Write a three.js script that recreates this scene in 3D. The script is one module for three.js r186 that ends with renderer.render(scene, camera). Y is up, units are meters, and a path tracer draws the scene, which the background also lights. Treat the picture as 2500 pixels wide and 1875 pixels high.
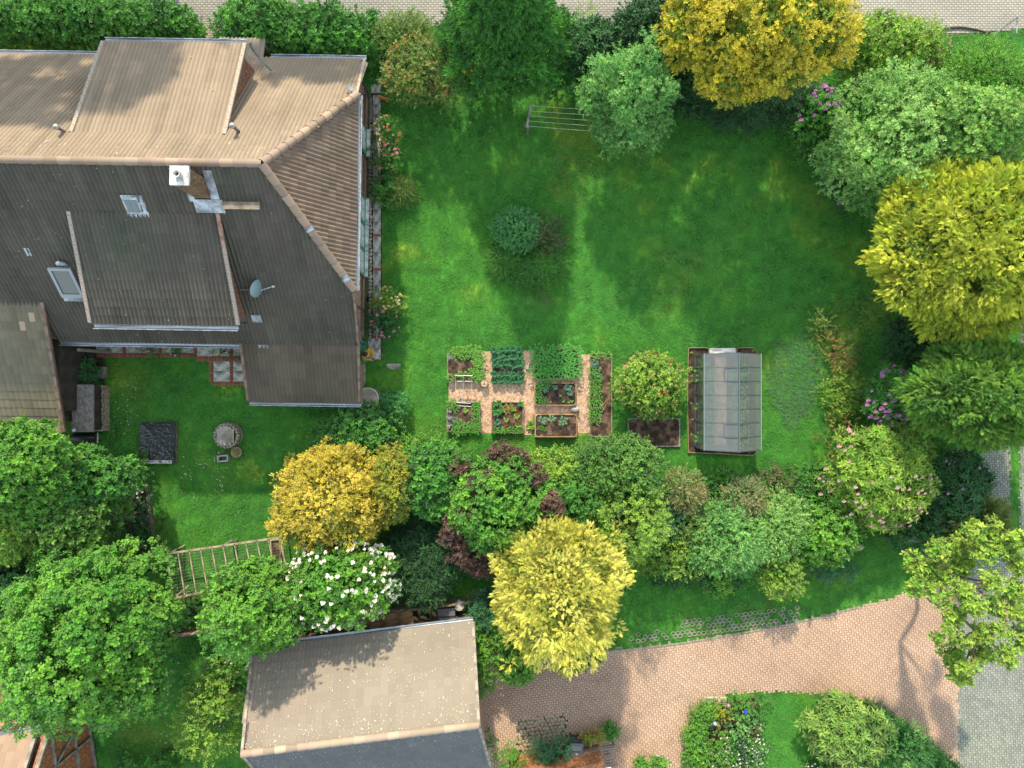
import * as THREE from 'three';
import { mergeGeometries } from 'three/addons/utils/BufferGeometryUtils.js';
import { ImprovedNoise } from 'three/addons/math/ImprovedNoise.js';
import { MarchingCubes } from 'three/addons/objects/MarchingCubes.js';
import { RoundedBoxGeometry } from 'three/addons/geometries/RoundedBoxGeometry.js';

// ------------------------------------------------------------------ camera, sky, sun, exposure
const scene = new THREE.Scene();
const CAM_H = 30, PPM = 58;                       // drone height in metres, photo pixels per metre on the ground
const camera = new THREE.PerspectiveCamera(2 * Math.atan(937.5 / PPM / CAM_H) * 180 / Math.PI, 4 / 3, 0.5, 300);
camera.position.set(0, CAM_H, 0);
camera.up.set(0, 0, -1);
camera.lookAt(0, 0, 0);
scene.add(camera);

const SUN = new THREE.Vector3(-0.2, 1, -1.42).normalize();
const sun = new THREE.DirectionalLight(new THREE.Color().setRGB(1.0, 0.88, 0.64), 4.3);
sun.position.copy(SUN).multiplyScalar(80);
sun.castShadow = true;
sun.shadow.radius = 3;
sun.shadow.mapSize.set(4096, 4096);
Object.assign(sun.shadow.camera, { left: -32, right: 32, top: 32, bottom: -32, near: 1, far: 200 });
scene.add(sun, sun.target);
{ // hazy clear sky: pale towards the horizon, with a soft glow round the sun
  const w = 256, h = 128, d = new Float32Array(w * h * 4), v = new THREE.Vector3();
  for (let j = 0; j < h; j++) for (let i = 0; i < w; i++) {
    const el = ((j + 0.5) / h - 0.5) * Math.PI, az = ((i + 0.5) / w - 0.5) * 2 * Math.PI;
    v.set(Math.cos(el) * Math.cos(az), Math.sin(el), Math.cos(el) * Math.sin(az));
    const t = Math.pow(Math.max(0, Math.min(1, v.y)), 0.5), g = Math.exp(-(1 - v.dot(SUN)) * 9) * 0.7, k = (j * w + i) * 4;
    d[k] = 0.86 + (0.60 - 0.86) * t + g; d[k + 1] = 0.92 + (0.74 - 0.92) * t + g * 0.95; d[k + 2] = 0.94 + (0.86 - 0.94) * t + g * 0.82; d[k + 3] = 1;
  }
  const sky = new THREE.DataTexture(d, w, h, THREE.RGBAFormat, THREE.FloatType);
  sky.mapping = THREE.EquirectangularReflectionMapping; sky.magFilter = THREE.LinearFilter; sky.needsUpdate = true;
  scene.background = sky; scene.environment = sky;
  scene.backgroundIntensity = 1.0; scene.environmentIntensity = 1.0;
}
const renderer = new THREE.WebGLRenderer({ antialias: true });
renderer.setSize(1024, 768);
renderer.toneMapping = THREE.LinearToneMapping;
renderer.toneMappingExposure = 1.95;
renderer.shadowMap.enabled = true;

// ------------------------------------------------------------------ helpers
const V = (x, y, z) => new THREE.Vector3(x, y, z);
const UPV = V(0, 1, 0);
const TONE = 0.76; // colours below were picked against a picture exposed bright: this brings them to real reflectances
const rgb = (r, g, b) => new THREE.Color().setRGB(r * TONE, g * TONE, b * TONE);
function rng(seed) { let a = seed >>> 0; return () => { a = (a + 0x6D2B79F5) | 0; let t = Math.imul(a ^ (a >>> 15), 1 | a); t = (t + Math.imul(t ^ (t >>> 7), 61 | t)) ^ t; return ((t ^ (t >>> 14)) >>> 0) / 4294967296; }; }
let SEED = 11;
const perlin = new ImprovedNoise();
const noise = (x, y, z = 0.37) => perlin.noise(x, y, z);
function fbm(x, y, z = 0.5, o = 4) { let s = 0, a = 0.5; for (let i = 0; i < o; i++) { s += a * perlin.noise(x, y, z + i * 7.3); x *= 2.03; y *= 2.03; z *= 1.7; a *= 0.5; } return s; }
// a photo pixel is a direction; with the height of what it touches it becomes a place
const W = (px, py, h = 0) => V((px - 1250) / PPM * (CAM_H - h) / CAM_H, h, (py - 937.5) / PPM * (CAM_H - h) / CAM_H);
const M_ = (px, h = 0) => px / PPM * (CAM_H - h) / CAM_H;   // pixels to metres at a height
const taken = {};
function numbered(name) { const n = taken[name] = (taken[name] ?? -1) + 1; return n ? `${name}_${String(n).padStart(3, '0')}` : name; }
function tag(o, label, category, group) { o.userData = { ...o.userData, label, category }; if (group) o.userData.group = group; return o; }
function thing(name, label, category, pos = [0, 0, 0], turn = 0, group) {
  const o = new THREE.Group(); o.name = numbered(name); scene.add(o);
  if (pos.isVector3) o.position.copy(pos); else o.position.set(...pos);
  o.rotation.y = turn; return tag(o, label, category, group);
}
const shade = (m) => { m.castShadow = true; m.receiveShadow = true; return m; };
function part(parent, name, geo, mat) { const m = shade(new THREE.Mesh(geo, mat)); m.name = name; parent.add(m); return m; }
function solo(name, label, category, geo, mat, group) { const m = shade(new THREE.Mesh(geo, mat)); m.name = numbered(name); scene.add(m); return tag(m, label, category, group); }
function struct(name, geo, mat) { const m = shade(new THREE.Mesh(geo, mat)); m.name = name; m.userData.kind = 'structure'; scene.add(m); return m; }
function copies(parent, name, geo, mat, mats, cols, kind = 'stuff') {
  const n = mats.length / 16, m = new THREE.InstancedMesh(geo, mat, n);
  m.instanceMatrix.array.set(mats);
  if (cols && cols.length) m.instanceColor = new THREE.InstancedBufferAttribute(new Float32Array(cols), 3);
  m.name = name; if (kind) m.userData.kind = kind; shade(m); parent.add(m); return m;
}
function box(w, h, d, x = 0, y = 0, z = 0) { // centred at x, z, standing on y; uv in metres
  const g = new THREE.BoxGeometry(w, h, d); g.translate(x, y + h / 2, z);
  const p = g.attributes.position, n = g.attributes.normal, u = g.attributes.uv;
  for (let i = 0; i < p.count; i++) {
    const ax = Math.abs(n.getX(i)), ay = Math.abs(n.getY(i));
    if (ax > 0.5) u.setXY(i, p.getZ(i), p.getY(i)); else if (ay > 0.5) u.setXY(i, p.getX(i), p.getZ(i)); else u.setXY(i, p.getX(i), p.getY(i));
  }
  return g;
}
function rbox(w, h, d, r, x = 0, y = 0, z = 0) { const g = new RoundedBoxGeometry(w, h, d, 1, r); g.translate(x, y + h / 2, z); return g; }
function cyl(r0, r1, h, x = 0, y = 0, z = 0, s = 12, open = false) { const g = new THREE.CylinderGeometry(r1, r0, h, s, 1, open); g.translate(x, y + h / 2, z); return g; }
function beam(a, b, w, h, up = UPV) { // square bar from a to b, uv along it in metres
  const d = b.clone().sub(a), L = d.length(); d.normalize();
  let s = d.clone().cross(up); if (s.lengthSq() < 1e-6) s = V(1, 0, 0); s.normalize(); const u = s.clone().cross(d);
  const g = box(w, h, L, 0, -h / 2, 0); g.applyMatrix4(new THREE.Matrix4().makeBasis(s.negate(), u, d).setPosition(a.clone().add(b).multiplyScalar(0.5))); return g;
}
function limb(pts, r0, r1, seg = 6, n = 0, bump = 0) { // tapered tube
  const c = new THREE.CatmullRomCurve3(pts), N = n || Math.max(2, pts.length * 2), g = new THREE.TubeGeometry(c, N, 1, seg, false), p = g.attributes.position, q = V();
  for (let i = 0; i <= N; i++) { const o = c.getPointAt(i / N), r = (r0 + (r1 - r0) * i / N); for (let j = 0; j <= seg; j++) { const k = i * (seg + 1) + j; q.fromBufferAttribute(p, k).sub(o).multiplyScalar(r * (1 + bump * noise(k * 1.7, i * 0.8))).add(o); p.setXYZ(k, q.x, q.y, q.z); } }
  g.computeVertexNormals(); return g;
}
const merged = (l) => mergeGeometries(l.map((g) => { const k = g.index ? g.toNonIndexed() : g; for (const n of Object.keys(k.attributes)) if (!['position', 'normal', 'uv'].includes(n)) k.deleteAttribute(n); return k; }));
function inPoly(p, x, y) { let c = false; for (let i = 0, j = p.length - 1; i < p.length; j = i++) { const a = p[i], b = p[j]; if ((a[1] > y) !== (b[1] > y) && x < (b[0] - a[0]) * (y - a[1]) / (b[1] - a[1]) + a[0]) c = !c; } return c; }
function sheet(pxPoly, y, depth = 0) { // flat ground piece from a ground outline in photo pixels, uv in metres
  const pts = pxPoly.map(([a, b]) => { const w = W(a, b); return new THREE.Vector2(w.x, -w.z); });
  const s = new THREE.Shape(pts), g = depth ? new THREE.ExtrudeGeometry(s, { depth, bevelEnabled: false }) : new THREE.ShapeGeometry(s);
  g.rotateX(-Math.PI / 2); g.translate(0, y - depth, 0); return g;
}

// ------------------------------------------------------------------ textures and materials
function tex(n, f, srgb = true) { // f(u, v) -> [r,g,b] 0..255 ; tileable if f is
  const d = new Uint8Array(n * n * 4);
  for (let j = 0; j < n; j++) for (let i = 0; i < n; i++) { const c = f(i / n, j / n), k = (j * n + i) * 4; for (let q = 0; q < 3; q++) d[k + q] = Math.max(0, Math.min(255, c[q])); d[k + 3] = 255; }
  const t = new THREE.DataTexture(d, n, n); t.wrapS = t.wrapT = THREE.RepeatWrapping; t.magFilter = THREE.LinearFilter; t.minFilter = THREE.LinearMipmapLinearFilter; t.generateMipmaps = true;
  if (srgb) t.colorSpace = THREE.SRGBColorSpace; t.needsUpdate = true; return t;
}
const TAU = Math.PI * 2;
function tileNoise(u, v, f, z, o = 4) { // periodic smooth noise, f cells across
  let s = 0, am = 0.5, n = Math.round(f);
  for (let i = 0; i < o; i++) {
    const x = u * n, y = v * n, xi = Math.floor(x), yi = Math.floor(y), a = x - xi, b = y - yi, sa = a * a * (3 - 2 * a), sb = b * b * (3 - 2 * b);
    const h = (p, q) => { let k = Math.imul(((p % n) + n) % n + 1, 374761393) ^ Math.imul(((q % n) + n) % n + 1, 668265263) ^ Math.imul(Math.round(z * 100) + i * 31, 1274126177); k = Math.imul(k ^ (k >>> 13), 1274126177); return ((k ^ (k >>> 16)) >>> 0) / 2147483648 - 1; };
    s += am * ((h(xi, yi) * (1 - sa) + h(xi + 1, yi) * sa) * (1 - sb) + (h(xi, yi + 1) * (1 - sa) + h(xi + 1, yi + 1) * sa) * sb); n = n * 2; am *= 0.55;
  }
  return s;
}
const R0 = rng(5);
const T_mottle = tex(256, (u, v) => { const n = tileNoise(u, v, 5, 2.1, 5) * 120 + (R0() - 0.5) * 46; return [205 + n, 205 + n, 205 + n]; });
const T_grain = tex(256, (u, v) => { const n = tileNoise(u * 1, v, 3, 5.2, 3) * 60 + Math.sin((v * 34 + tileNoise(u, v, 3, 9, 3) * 5) * TAU) * 14 + noise(v * 160, 3.3) * 60 + (R0() - 0.5) * 26; return [200 + n, 198 + n, 194 + n]; });
const T_soil = tex(256, (u, v) => { const n = tileNoise(u, v, 8, 7.7, 5) * 150 + (R0() - 0.5) * 110; return [170 + n, 165 + n, 160 + n]; });
const T_gravel = tex(256, (u, v) => { const n = tileNoise(u, v, 12, 4.4, 4) * 70 + (R0() - 0.5) * 130; const o = R0() > 0.9 ? 26 : 0; return [200 + n + o, 190 + n, 182 + n - o]; });
const T_brick = tex(128, (u, v) => { const n = tileNoise(u, v, 20, 1.9, 3) * 90 + (R0() - 0.5) * 50; return [205 + n, 195 + n, 190 + n]; });
const std = (c, rough = 0.9, o = {}) => new THREE.MeshStandardMaterial({ color: c, roughness: rough, side: THREE.DoubleSide, ...o });
const withMap = (t, c, rough, rep = 1, o = {}) => { const k = t.clone(); k.repeat.set(rep, rep); k.needsUpdate = true; return std(c, rough, { map: k, ...o }); };
const MT = {
  leaf: new THREE.MeshPhysicalMaterial({ color: rgb(1, 1, 1), roughness: 1, transmission: 0.32, thickness: 0, side: THREE.DoubleSide }),
  needle: new THREE.MeshPhysicalMaterial({ color: rgb(1, 1, 1), roughness: 1, transmission: 0.2, thickness: 0, side: THREE.DoubleSide }),
  petal: new THREE.MeshPhysicalMaterial({ color: rgb(1, 1, 1), roughness: 1, transmission: 0.3, thickness: 0, side: THREE.DoubleSide }),
  bark: withMap(T_grain, rgb(0.16, 0.115, 0.08), 0.95, 2),
  paleBark: withMap(T_grain, rgb(0.34, 0.26, 0.18), 0.95, 2),
  tile: std(rgb(1, 1, 1), 0.85),
  paver: withMap(T_mottle, rgb(1, 1, 1), 0.92, 2.3),
  oldWood: withMap(T_grain, rgb(0.34, 0.27, 0.21), 0.9, 1.5),
  greyWood: withMap(T_grain, rgb(0.40, 0.37, 0.34), 0.9, 1.5),
  newWood: withMap(T_grain, rgb(0.50, 0.31, 0.18), 0.85, 1.5),
  darkWood: withMap(T_grain, rgb(0.075, 0.058, 0.048), 0.9, 1.5),
  soil: withMap(T_soil, rgb(0.185, 0.115, 0.08), 1, 0.8),
  darkSoil: withMap(T_soil, rgb(0.10, 0.064, 0.045), 1, 0.8),
  gravel: withMap(T_gravel, rgb(0.80, 0.57, 0.42), 1, 0.9),
  concrete: withMap(T_mottle, rgb(0.52, 0.52, 0.46), 0.95, 0.7),
  stone: withMap(T_mottle, rgb(0.42, 0.37, 0.31), 0.9, 1.3),
  brickWall: withMap(T_brick, rgb(0.62, 0.39, 0.29), 0.95, 1),
  brickStrip: withMap(T_mottle, rgb(0.36, 0.15, 0.09), 0.95, 2),
  zinc: withMap(T_mottle, rgb(0.55, 0.59, 0.66), 0.42, 1, { metalness: 0.55 }),
  white: withMap(T_mottle, rgb(0.80, 0.79, 0.78), 0.6, 1),
  greenPaint: std(rgb(0.03, 0.27, 0.17), 0.5),
  glassPane: new THREE.MeshPhysicalMaterial({ color: rgb(0.86, 0.9, 0.9), roughness: 0.06, transmission: 1, thickness: 0, ior: 1.5 }),
  darkGlass: new THREE.MeshPhysicalMaterial({ color: rgb(0.03, 0.04, 0.045), roughness: 0.05, clearcoat: 1 }),
  black: std(rgb(0.018, 0.018, 0.02), 0.5),
  darkMetal: std(rgb(0.06, 0.07, 0.09), 0.45, { metalness: 0.6 }),
};
// ------------------------------------------------------------------ foliage
function leafSet(list) { // leaves as folded kites: {p base, d direction, n up side, l length, w width, f fold}
  const pos = [];
  for (const { p, d, n, l, w, f = 0.25, k = 0.45, c = 0 } of list) {
    const s = d.clone().cross(n).normalize(), u = s.clone().cross(d).normalize();
    const at = (t, a, h) => p.clone().addScaledVector(d, t * l).addScaledVector(s, a * w / 2).addScaledVector(u, h * w / 2 - c * t * t * l);
    const B = p, L = at(k, -1, f), R = at(k, 1, f), C = at(k, 0, 0), T = at(1, 0, 0);
    for (const q of [B, C, L, B, R, C, C, T, L, C, R, T]) pos.push(q.x, q.y, q.z);
  }
  const g = new THREE.BufferGeometry(); g.setAttribute('position', new THREE.Float32BufferAttribute(pos, 3)); return g;
}
const sph = (R, lowY = -1) => { const y = lowY + (1 - lowY) * R(), a = R() * TAU, r = Math.sqrt(Math.max(0, 1 - y * y)); return V(r * Math.cos(a), y, r * Math.sin(a)); };
function clumpGeo(seed, n, l, w, len, spread, o = {}) { // leaves round a short twig that points along +y
  const R = rng(seed), list = [];
  for (let i = 0; i < n; i++) {
    const t = (i + 0.5) / n, a = i * 2.4 + R() * 0.8, e = spread * (1.25 - 0.9 * t) + (R() - 0.5) * 0.5;
    const d = V(Math.sin(e) * Math.cos(a), Math.cos(e), Math.sin(e) * Math.sin(a)).normalize();
    const nn = V(-Math.cos(e) * Math.cos(a), Math.sin(e), -Math.cos(e) * Math.sin(a)).add(sph(R).multiplyScalar(0.35)).normalize();
    const sc = 0.75 + 0.5 * R();
    list.push({ p: V((R() - 0.5) * len * 0.35, t * len, (R() - 0.5) * len * 0.35), d, n: nn, l: l * sc, w: w * sc, f: o.fold ?? 0.3, c: o.curl ?? 0.15, k: o.k ?? 0.45 });
  }
  return leafSet(list);
}
function frondGeo(seed, n, L, wid) { // flat feathery conifer spray along +y that nods at the tip
  const R = rng(seed), list = [];
  for (let i = 0; i < n; i++) {
    const t = (i + 0.3) / n, s = i % 2 ? 1 : -1, a = 0.75 - 0.35 * t + (R() - 0.5) * 0.3;
    list.push({ p: V(0, t * L, -t * t * L * 0.18), d: V(s * Math.sin(a), Math.cos(a), -0.25 + (R() - 0.5) * 0.4).normalize(), n: V(0, 0, 1), l: L * 0.5 * (1.15 - 0.6 * t) * (0.8 + 0.4 * R()), w: wid * (1.1 - 0.4 * t), f: 0.2, k: 0.55, c: 0.1 });
  }
  list.push({ p: V(0, L * 0.55, -L * 0.06), d: V(0, 1, -0.3).normalize(), n: V(0, 0, 1), l: L * 0.5, w: wid, f: 0.2, k: 0.5 });
  return leafSet(list);
}
const GEO = {
  broad: [1, 2, 3].map((s) => clumpGeo(s, 8, 0.15, 0.10, 0.16, 1.25)),
  small: [4, 5, 6].map((s) => clumpGeo(s, 11, 0.085, 0.055, 0.17, 1.2)),
  fine: [7, 8].map((s) => clumpGeo(s, 12, 0.06, 0.035, 0.2, 1.05)),
  maple: [9, 10, 11].map((s) => clumpGeo(s, 7, 0.19, 0.16, 0.2, 1.35, { fold: 0.18, k: 0.55 })),
  whorl: [12, 13].map((s) => clumpGeo(s, 9, 0.2, 0.065, 0.05, 1.5, { fold: 0.35, curl: 0.25 })),
  yew: [14, 15].map((s) => clumpGeo(s, 12, 0.13, 0.03, 0.14, 0.85, { fold: 0.2 })),
  frond: [16, 17, 18].map((s) => frondGeo(s, 13, 0.34, 0.036)),
  strap: [19, 20].map((s) => clumpGeo(s, 14, 0.62, 0.03, 0.03, 1.0, { fold: 0.3, curl: 0.45, k: 0.35 })),
  narrow: [21, 22].map((s) => clumpGeo(s, 10, 0.17, 0.035, 0.14, 1.15, { fold: 0.25, curl: 0.2 })),
};
const _m = new THREE.Matrix4(), _q = new THREE.Quaternion(), _s = V(), _t = V();
class Cloud { // collects the copies of one foliage part, for each leaf shape
  constructor(kind, base) { this.kind = kind; this.base = base; this.mats = GEO[kind].map(() => []); this.cols = GEO[kind].map(() => []); this.n = 0; }
  put(p, dir, s, c, R) {
    const k = this.n++ % this.mats.length;
    _q.setFromUnitVectors(UPV, dir); const tw = new THREE.Quaternion().setFromAxisAngle(UPV, R() * TAU); _q.multiply(tw);
    _m.compose(_t.copy(p).sub(this.base), _q, _s.setScalar(s)); const a = this.mats[k]; for (let i = 0; i < 16; i++) a.push(_m.elements[i]); this.cols[k].push(c.r, c.g, c.b);
  }
  build(parent, name, mat) { this.mats.forEach((m, i) => { if (m.length) copies(parent, name, GEO[this.kind][i], mat, m, this.cols[i]); }); }
}
const _c = new THREE.Color();
function tint(a, b, t, j, R) { const k = 1 + (R() - 0.5) * 2 * j, w = (R() - 0.5) * 0.12; return _c.setRGB((a[0] + (b[0] - a[0]) * t) * k * (1 + w), (a[1] + (b[1] - a[1]) * t) * k, (a[2] + (b[2] - a[2]) * t) * k * (1 - w)); }
/* one lobe of a crown: bunches of leafy twigs spread through an ellipsoid, thick at its skin
   o: c centre, r radii, dens twigs per m2 of skin, bunch size (m), gap 0..1 share of bunches left out, cols [a, b], low lowest latitude, size leaf scale, droop, rough outline unevenness */
function lobe(cloud, o, R) {
  const { c, r } = o, low = o.low ?? -0.35, rb = o.bunch ?? 0.42, rough = o.rough ?? 0.22;
  const area = TAU * Math.pow((Math.pow(r.x * r.y, 1.6) + Math.pow(r.x * r.z, 1.6) + Math.pow(r.y * r.z, 1.6)) / 3, 1 / 1.6) * (1 - low);
  const nb = Math.max(6, Math.round(area / (rb * rb) * 0.95)), per = Math.max(4, Math.round((o.dens ?? 75) * area / nb)), off = R() * 50, axis = V();
  for (let b = 0; b < nb; b++) {
    const y = low + (1 - low) * (b + R()) / nb, a = b * 2.39996 + R() * 0.9, h = Math.sqrt(Math.max(0, 1 - y * y)), d = V(h * Math.cos(a), y, h * Math.sin(a));
    const n1 = noise(d.x * 1.8 + off, d.y * 1.8, d.z * 1.8) + 0.5 * noise(d.x * 4 + off, d.y * 4, d.z * 4);
    if (R() < (o.gap ?? 0.05) + (n1 < -0.25 ? (o.gap ?? 0.05) * 2 : 0)) continue;
    const in_ = rb * 0.5 + 0.05 * (o.size ?? 1), f = 1 + rough * n1 * 1.3 + (R() - 0.5) * 0.1, bc = V(d.x * Math.max(r.x * 0.35, r.x - in_), d.y * Math.max(r.y * 0.35, r.y - in_ * 0.8), d.z * Math.max(r.z * 0.35, r.z - in_)).multiplyScalar(f).add(c);
    const rr = rb * (0.65 + 0.6 * R()), tb = Math.min(1, Math.max(0, 0.5 + 0.75 * noise(d.x * 2.5 + off, d.y * 2.5 + 9, d.z * 2.5) + (R() - 0.5) * 0.6)), jb = 1 + (R() - 0.5) * 0.3;
    axis.set(d.x / r.x, d.y / r.y, d.z / r.z).normalize().addScaledVector(UPV, o.lift ?? 0.25).normalize();
    for (let i = 0; i < per; i++) {
      const inner = R() < 0.22, s = sph(R), q = s.clone().addScaledVector(axis, 0.75).normalize();
      const p = q.clone().multiplyScalar(rr * (inner ? R() * 0.6 : 0.6 + 0.45 * R())); p.y *= o.flat ?? 0.75; p.add(bc); if (inner) p.addScaledVector(d, -rb * R());
      if (o.droop) p.y -= o.droop * Math.pow(p.clone().sub(bc).setY(0).length() / rb, 2) * 0.25;
      if (p.y < 0.06) p.y = 0.06 + R() * 0.1;
      const dir = q.clone().multiplyScalar(0.7).addScaledVector(axis, 0.5).addScaledVector(sph(R), 0.5); if (o.droop) dir.y -= o.droop * 0.6; dir.normalize();
      const col = tint(o.cols[0], o.cols[1], tb, 0.22, R); col.multiplyScalar(jb);
      cloud.put(p, dir, (o.size ?? 1) * (0.7 + 0.6 * R()), col, R);
    }
  }
}
// colours of leaves: pairs between which a crown varies
const C = {
  mid: [[0.035, 0.20, 0.014], [0.10, 0.36, 0.022]], bright: [[0.06, 0.27, 0.012], [0.19, 0.46, 0.022]], deep: [[0.012, 0.10, 0.016], [0.03, 0.18, 0.022]],
  yew: [[0.022, 0.16, 0.01], [0.08, 0.34, 0.02]], gold: [[0.50, 0.46, 0.012], [0.86, 0.72, 0.03]], goldGreen: [[0.18, 0.28, 0.012], [0.50, 0.46, 0.02]],
  amber: [[0.52, 0.45, 0.018], [0.90, 0.72, 0.09]], lemon: [[0.48, 0.49, 0.035], [0.86, 0.80, 0.17]], lime: [[0.13, 0.34, 0.018], [0.34, 0.52, 0.045]], silver: [[0.08, 0.34, 0.05], [0.30, 0.60, 0.14]],
  pale: [[0.14, 0.40, 0.055], [0.40, 0.66, 0.17]], olive: [[0.08, 0.24, 0.025], [0.26, 0.36, 0.05]], blue: [[0.022, 0.17, 0.05], [0.07, 0.27, 0.10]], bronze: [[0.10, 0.045, 0.03], [0.24, 0.11, 0.08]],
  rust: [[0.12, 0.19, 0.025], [0.46, 0.25, 0.055]], ivy: [[0.010, 0.085, 0.014], [0.028, 0.15, 0.024]], cypress: [[0.04, 0.18, 0.012], [0.13, 0.30, 0.022]], straw: [[0.30, 0.24, 0.10], [0.48, 0.37, 0.16]],
};
function blossomGeo(seed, r, n = 7) { // a flower head: overlapping petals in a dome
  const R = rng(seed), list = [];
  for (let i = 0; i < n; i++) { const a = i * 2.4, e = 1.45 - 1.1 * i / n; list.push({ p: V(0, 0.1 * r * (i / n), 0), d: V(Math.sin(e) * Math.cos(a), Math.cos(e) * 0.8 + 0.1, Math.sin(e) * Math.sin(a)).normalize(), n: UPV, l: r * (0.85 + 0.3 * R()), w: r * 0.95, f: 0.15, k: 0.6 }); }
  return leafSet(list);
}
const BLOSSOM = [31, 32].map((s) => blossomGeo(s, 1, 8));
function flowers(parent, base, spots, r, cols, R, each = false) { // spots: [pos, dir]
  if (each) { for (const [p, d] of spots) { const k = Math.floor(R() * 2), m = part(parent, 'blossom', BLOSSOM[k], cols[Math.floor(R() * cols.length)]); m.position.copy(p).sub(base); m.quaternion.setFromUnitVectors(UPV, d); m.rotateY(R() * TAU); m.scale.setScalar(r * (0.75 + 0.5 * R())); } return; }
  const mats = [], cl = [];
  for (const [p, d] of spots) { _q.setFromUnitVectors(UPV, d); _m.compose(_t.copy(p).sub(base), _q, _s.setScalar(r * (0.7 + 0.6 * R()))); mats.push(..._m.elements); const c = cols[Math.floor(R() * cols.length)]; cl.push(c[0], c[1], c[2]); }
  copies(parent, 'blossom', BLOSSOM[0], MT.petal, mats, cl);
}
function skinSpots(lobes, n, R, up = 0.1, inside) { // points on the skin of lobes, facing up
  const out = []; let guard = 0;
  while (out.length < n && guard++ < n * 60) { const o = lobes[Math.floor(R() * lobes.length)], d = sph(R, up), p = V(d.x * o.r.x, d.y * o.r.y, d.z * o.r.z).multiplyScalar(1.15 + 0.1 * R()).add(o.c); if (inside && !inside(p)) continue; if (lobes.some((l) => l !== o && ((p.x - l.c.x) / l.r.x) ** 2 + ((p.y - l.c.y) / l.r.y) ** 2 + ((p.z - l.c.z) / l.r.z) ** 2 < 1.25)) continue; out.push([p, d.addScaledVector(UPV, 0.8).normalize()]); }
  return out;
}
/* a tree or shrub.  o: at [px, py] of the crown as seen, h height of its middle, r [px, px] radii as seen, v vertical radius (m), lobes extra [[dx, dz, dh, f]] ... */
const PLANTS = [];
function plant(name, label, category, o) {
  const R = rng(SEED += 17), c = W(o.at[0], o.at[1], o.h), base = V(c.x + (o.lean?.[0] ?? 0), 0, c.z + (o.lean?.[1] ?? 0)), t = thing(name, label, category, base, 0, o.group);
  const rx = M_(o.r[0], o.h), rz = M_(o.r[1], o.h), ry = o.v ?? Math.min(rx, rz), lobes = [];
  const opt = { cols: o.cols ?? C.mid, dens: o.dens, bunch: o.bunch, gap: o.gap, low: o.low, size: o.size, droop: o.droop, rough: o.rough, lift: o.lift, flat: o.flat };
  if (o.cone) { for (let k = 0; k < 4; k++) { const f = 1 - k * 0.23; lobes.push({ ...opt, c: c.clone().add(V(0, (k - 0.8) * ry * 0.42, 0)), r: V(rx * f, ry * 0.55, rz * f) }); } }
  else if (o.parts) for (const [dx, dz, dh, f, g] of o.parts) lobes.push({ ...opt, c: c.clone().add(V(dx * rx, dh * ry, dz * rz)), r: V(rx * f, ry * (g ?? f), rz * f) });
  else if (Math.min(rx, rz) > 0.85 && (o.rough ?? 0.22) > 0.15) { // a rounded middle with uneven boughs round it
    lobes.push({ ...opt, c: c.clone().add(V(0, 0.04 * ry, 0)), r: V(rx * 0.8, ry * 0.88, rz * 0.8) });
    const nl = 5 + Math.floor(R() * 3), a0 = R() * TAU; for (let k = 0; k < nl; k++) { const a = a0 + (k + (R() - 0.5) * 0.7) / nl * TAU, f = 0.36 + 0.2 * R(), d = 1 - f * (0.9 + 0.15 * R()); lobes.push({ ...opt, low: -0.6, c: c.clone().add(V(Math.cos(a) * rx * d, (R() * 0.75 - 0.4) * ry, Math.sin(a) * rz * d)), r: V(rx * f, ry * f * 0.8, rz * f) }); }
  } else lobes.push({ ...opt, c, r: V(rx, ry, rz) });
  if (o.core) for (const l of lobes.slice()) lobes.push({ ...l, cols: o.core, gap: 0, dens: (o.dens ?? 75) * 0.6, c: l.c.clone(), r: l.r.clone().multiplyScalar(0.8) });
  const cloud = new Cloud(o.kind ?? 'broad', base);
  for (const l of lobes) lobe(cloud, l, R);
  cloud.build(t, 'crown', (o.kind === 'frond' || o.kind === 'yew') ? MT.needle : MT.leaf);
  // trunk and limbs
  const wood = [], tr = o.trunk ?? Math.max(0.03, Math.min(0.22, ry * 0.06)), fork = V(c.x, Math.max(0.15, o.h - ry * 0.55), c.z).sub(base);
  wood.push(limb([V(0, -0.05, 0), V(fork.x * 0.4 + (R() - 0.5) * tr, fork.y * 0.5, fork.z * 0.4 + (R() - 0.5) * tr), fork], tr * 1.25, tr * 0.8, 8, 6, 0.12));
  const nl = o.limbs ?? 7;
  for (let i = 0; i < nl; i++) {
    const l = lobes[i % lobes.length], d = sph(R, 0.05), e = V(d.x * l.r.x, d.y * l.r.y, d.z * l.r.z).multiplyScalar(o.reach ?? 0.8).add(l.c).sub(base), m = fork.clone().lerp(e, 0.5).add(V((R() - 0.5) * 0.3, 0.12 * ry, (R() - 0.5) * 0.3));
    wood.push(limb([fork, m, e], tr * 0.6, tr * 0.12, 5, 5));
    if (o.twigs) for (let k = 0; k < o.twigs; k++) { const s = m.clone().lerp(e, 0.2 + 0.7 * R()), q = s.clone().add(sph(R).multiplyScalar(ry * 0.35)); wood.push(limb([s, s.clone().lerp(q, 0.5).add(V(0, 0.05, 0)), q], tr * 0.2, tr * 0.06, 4, 3)); }
  }
  part(t, 'trunk', merged(wood), o.wood ?? MT.bark);
  if (o.bloom) flowers(t, base, skinSpots(lobes, o.bloom.n, R, o.bloom.up ?? 0.15, o.bloom.inside), o.bloom.r, o.bloom.cols, R, o.bloom.each);
  PLANTS.push({ x: base.x, z: base.z, r: Math.max(rx, rz) });
  return t;
}
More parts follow.
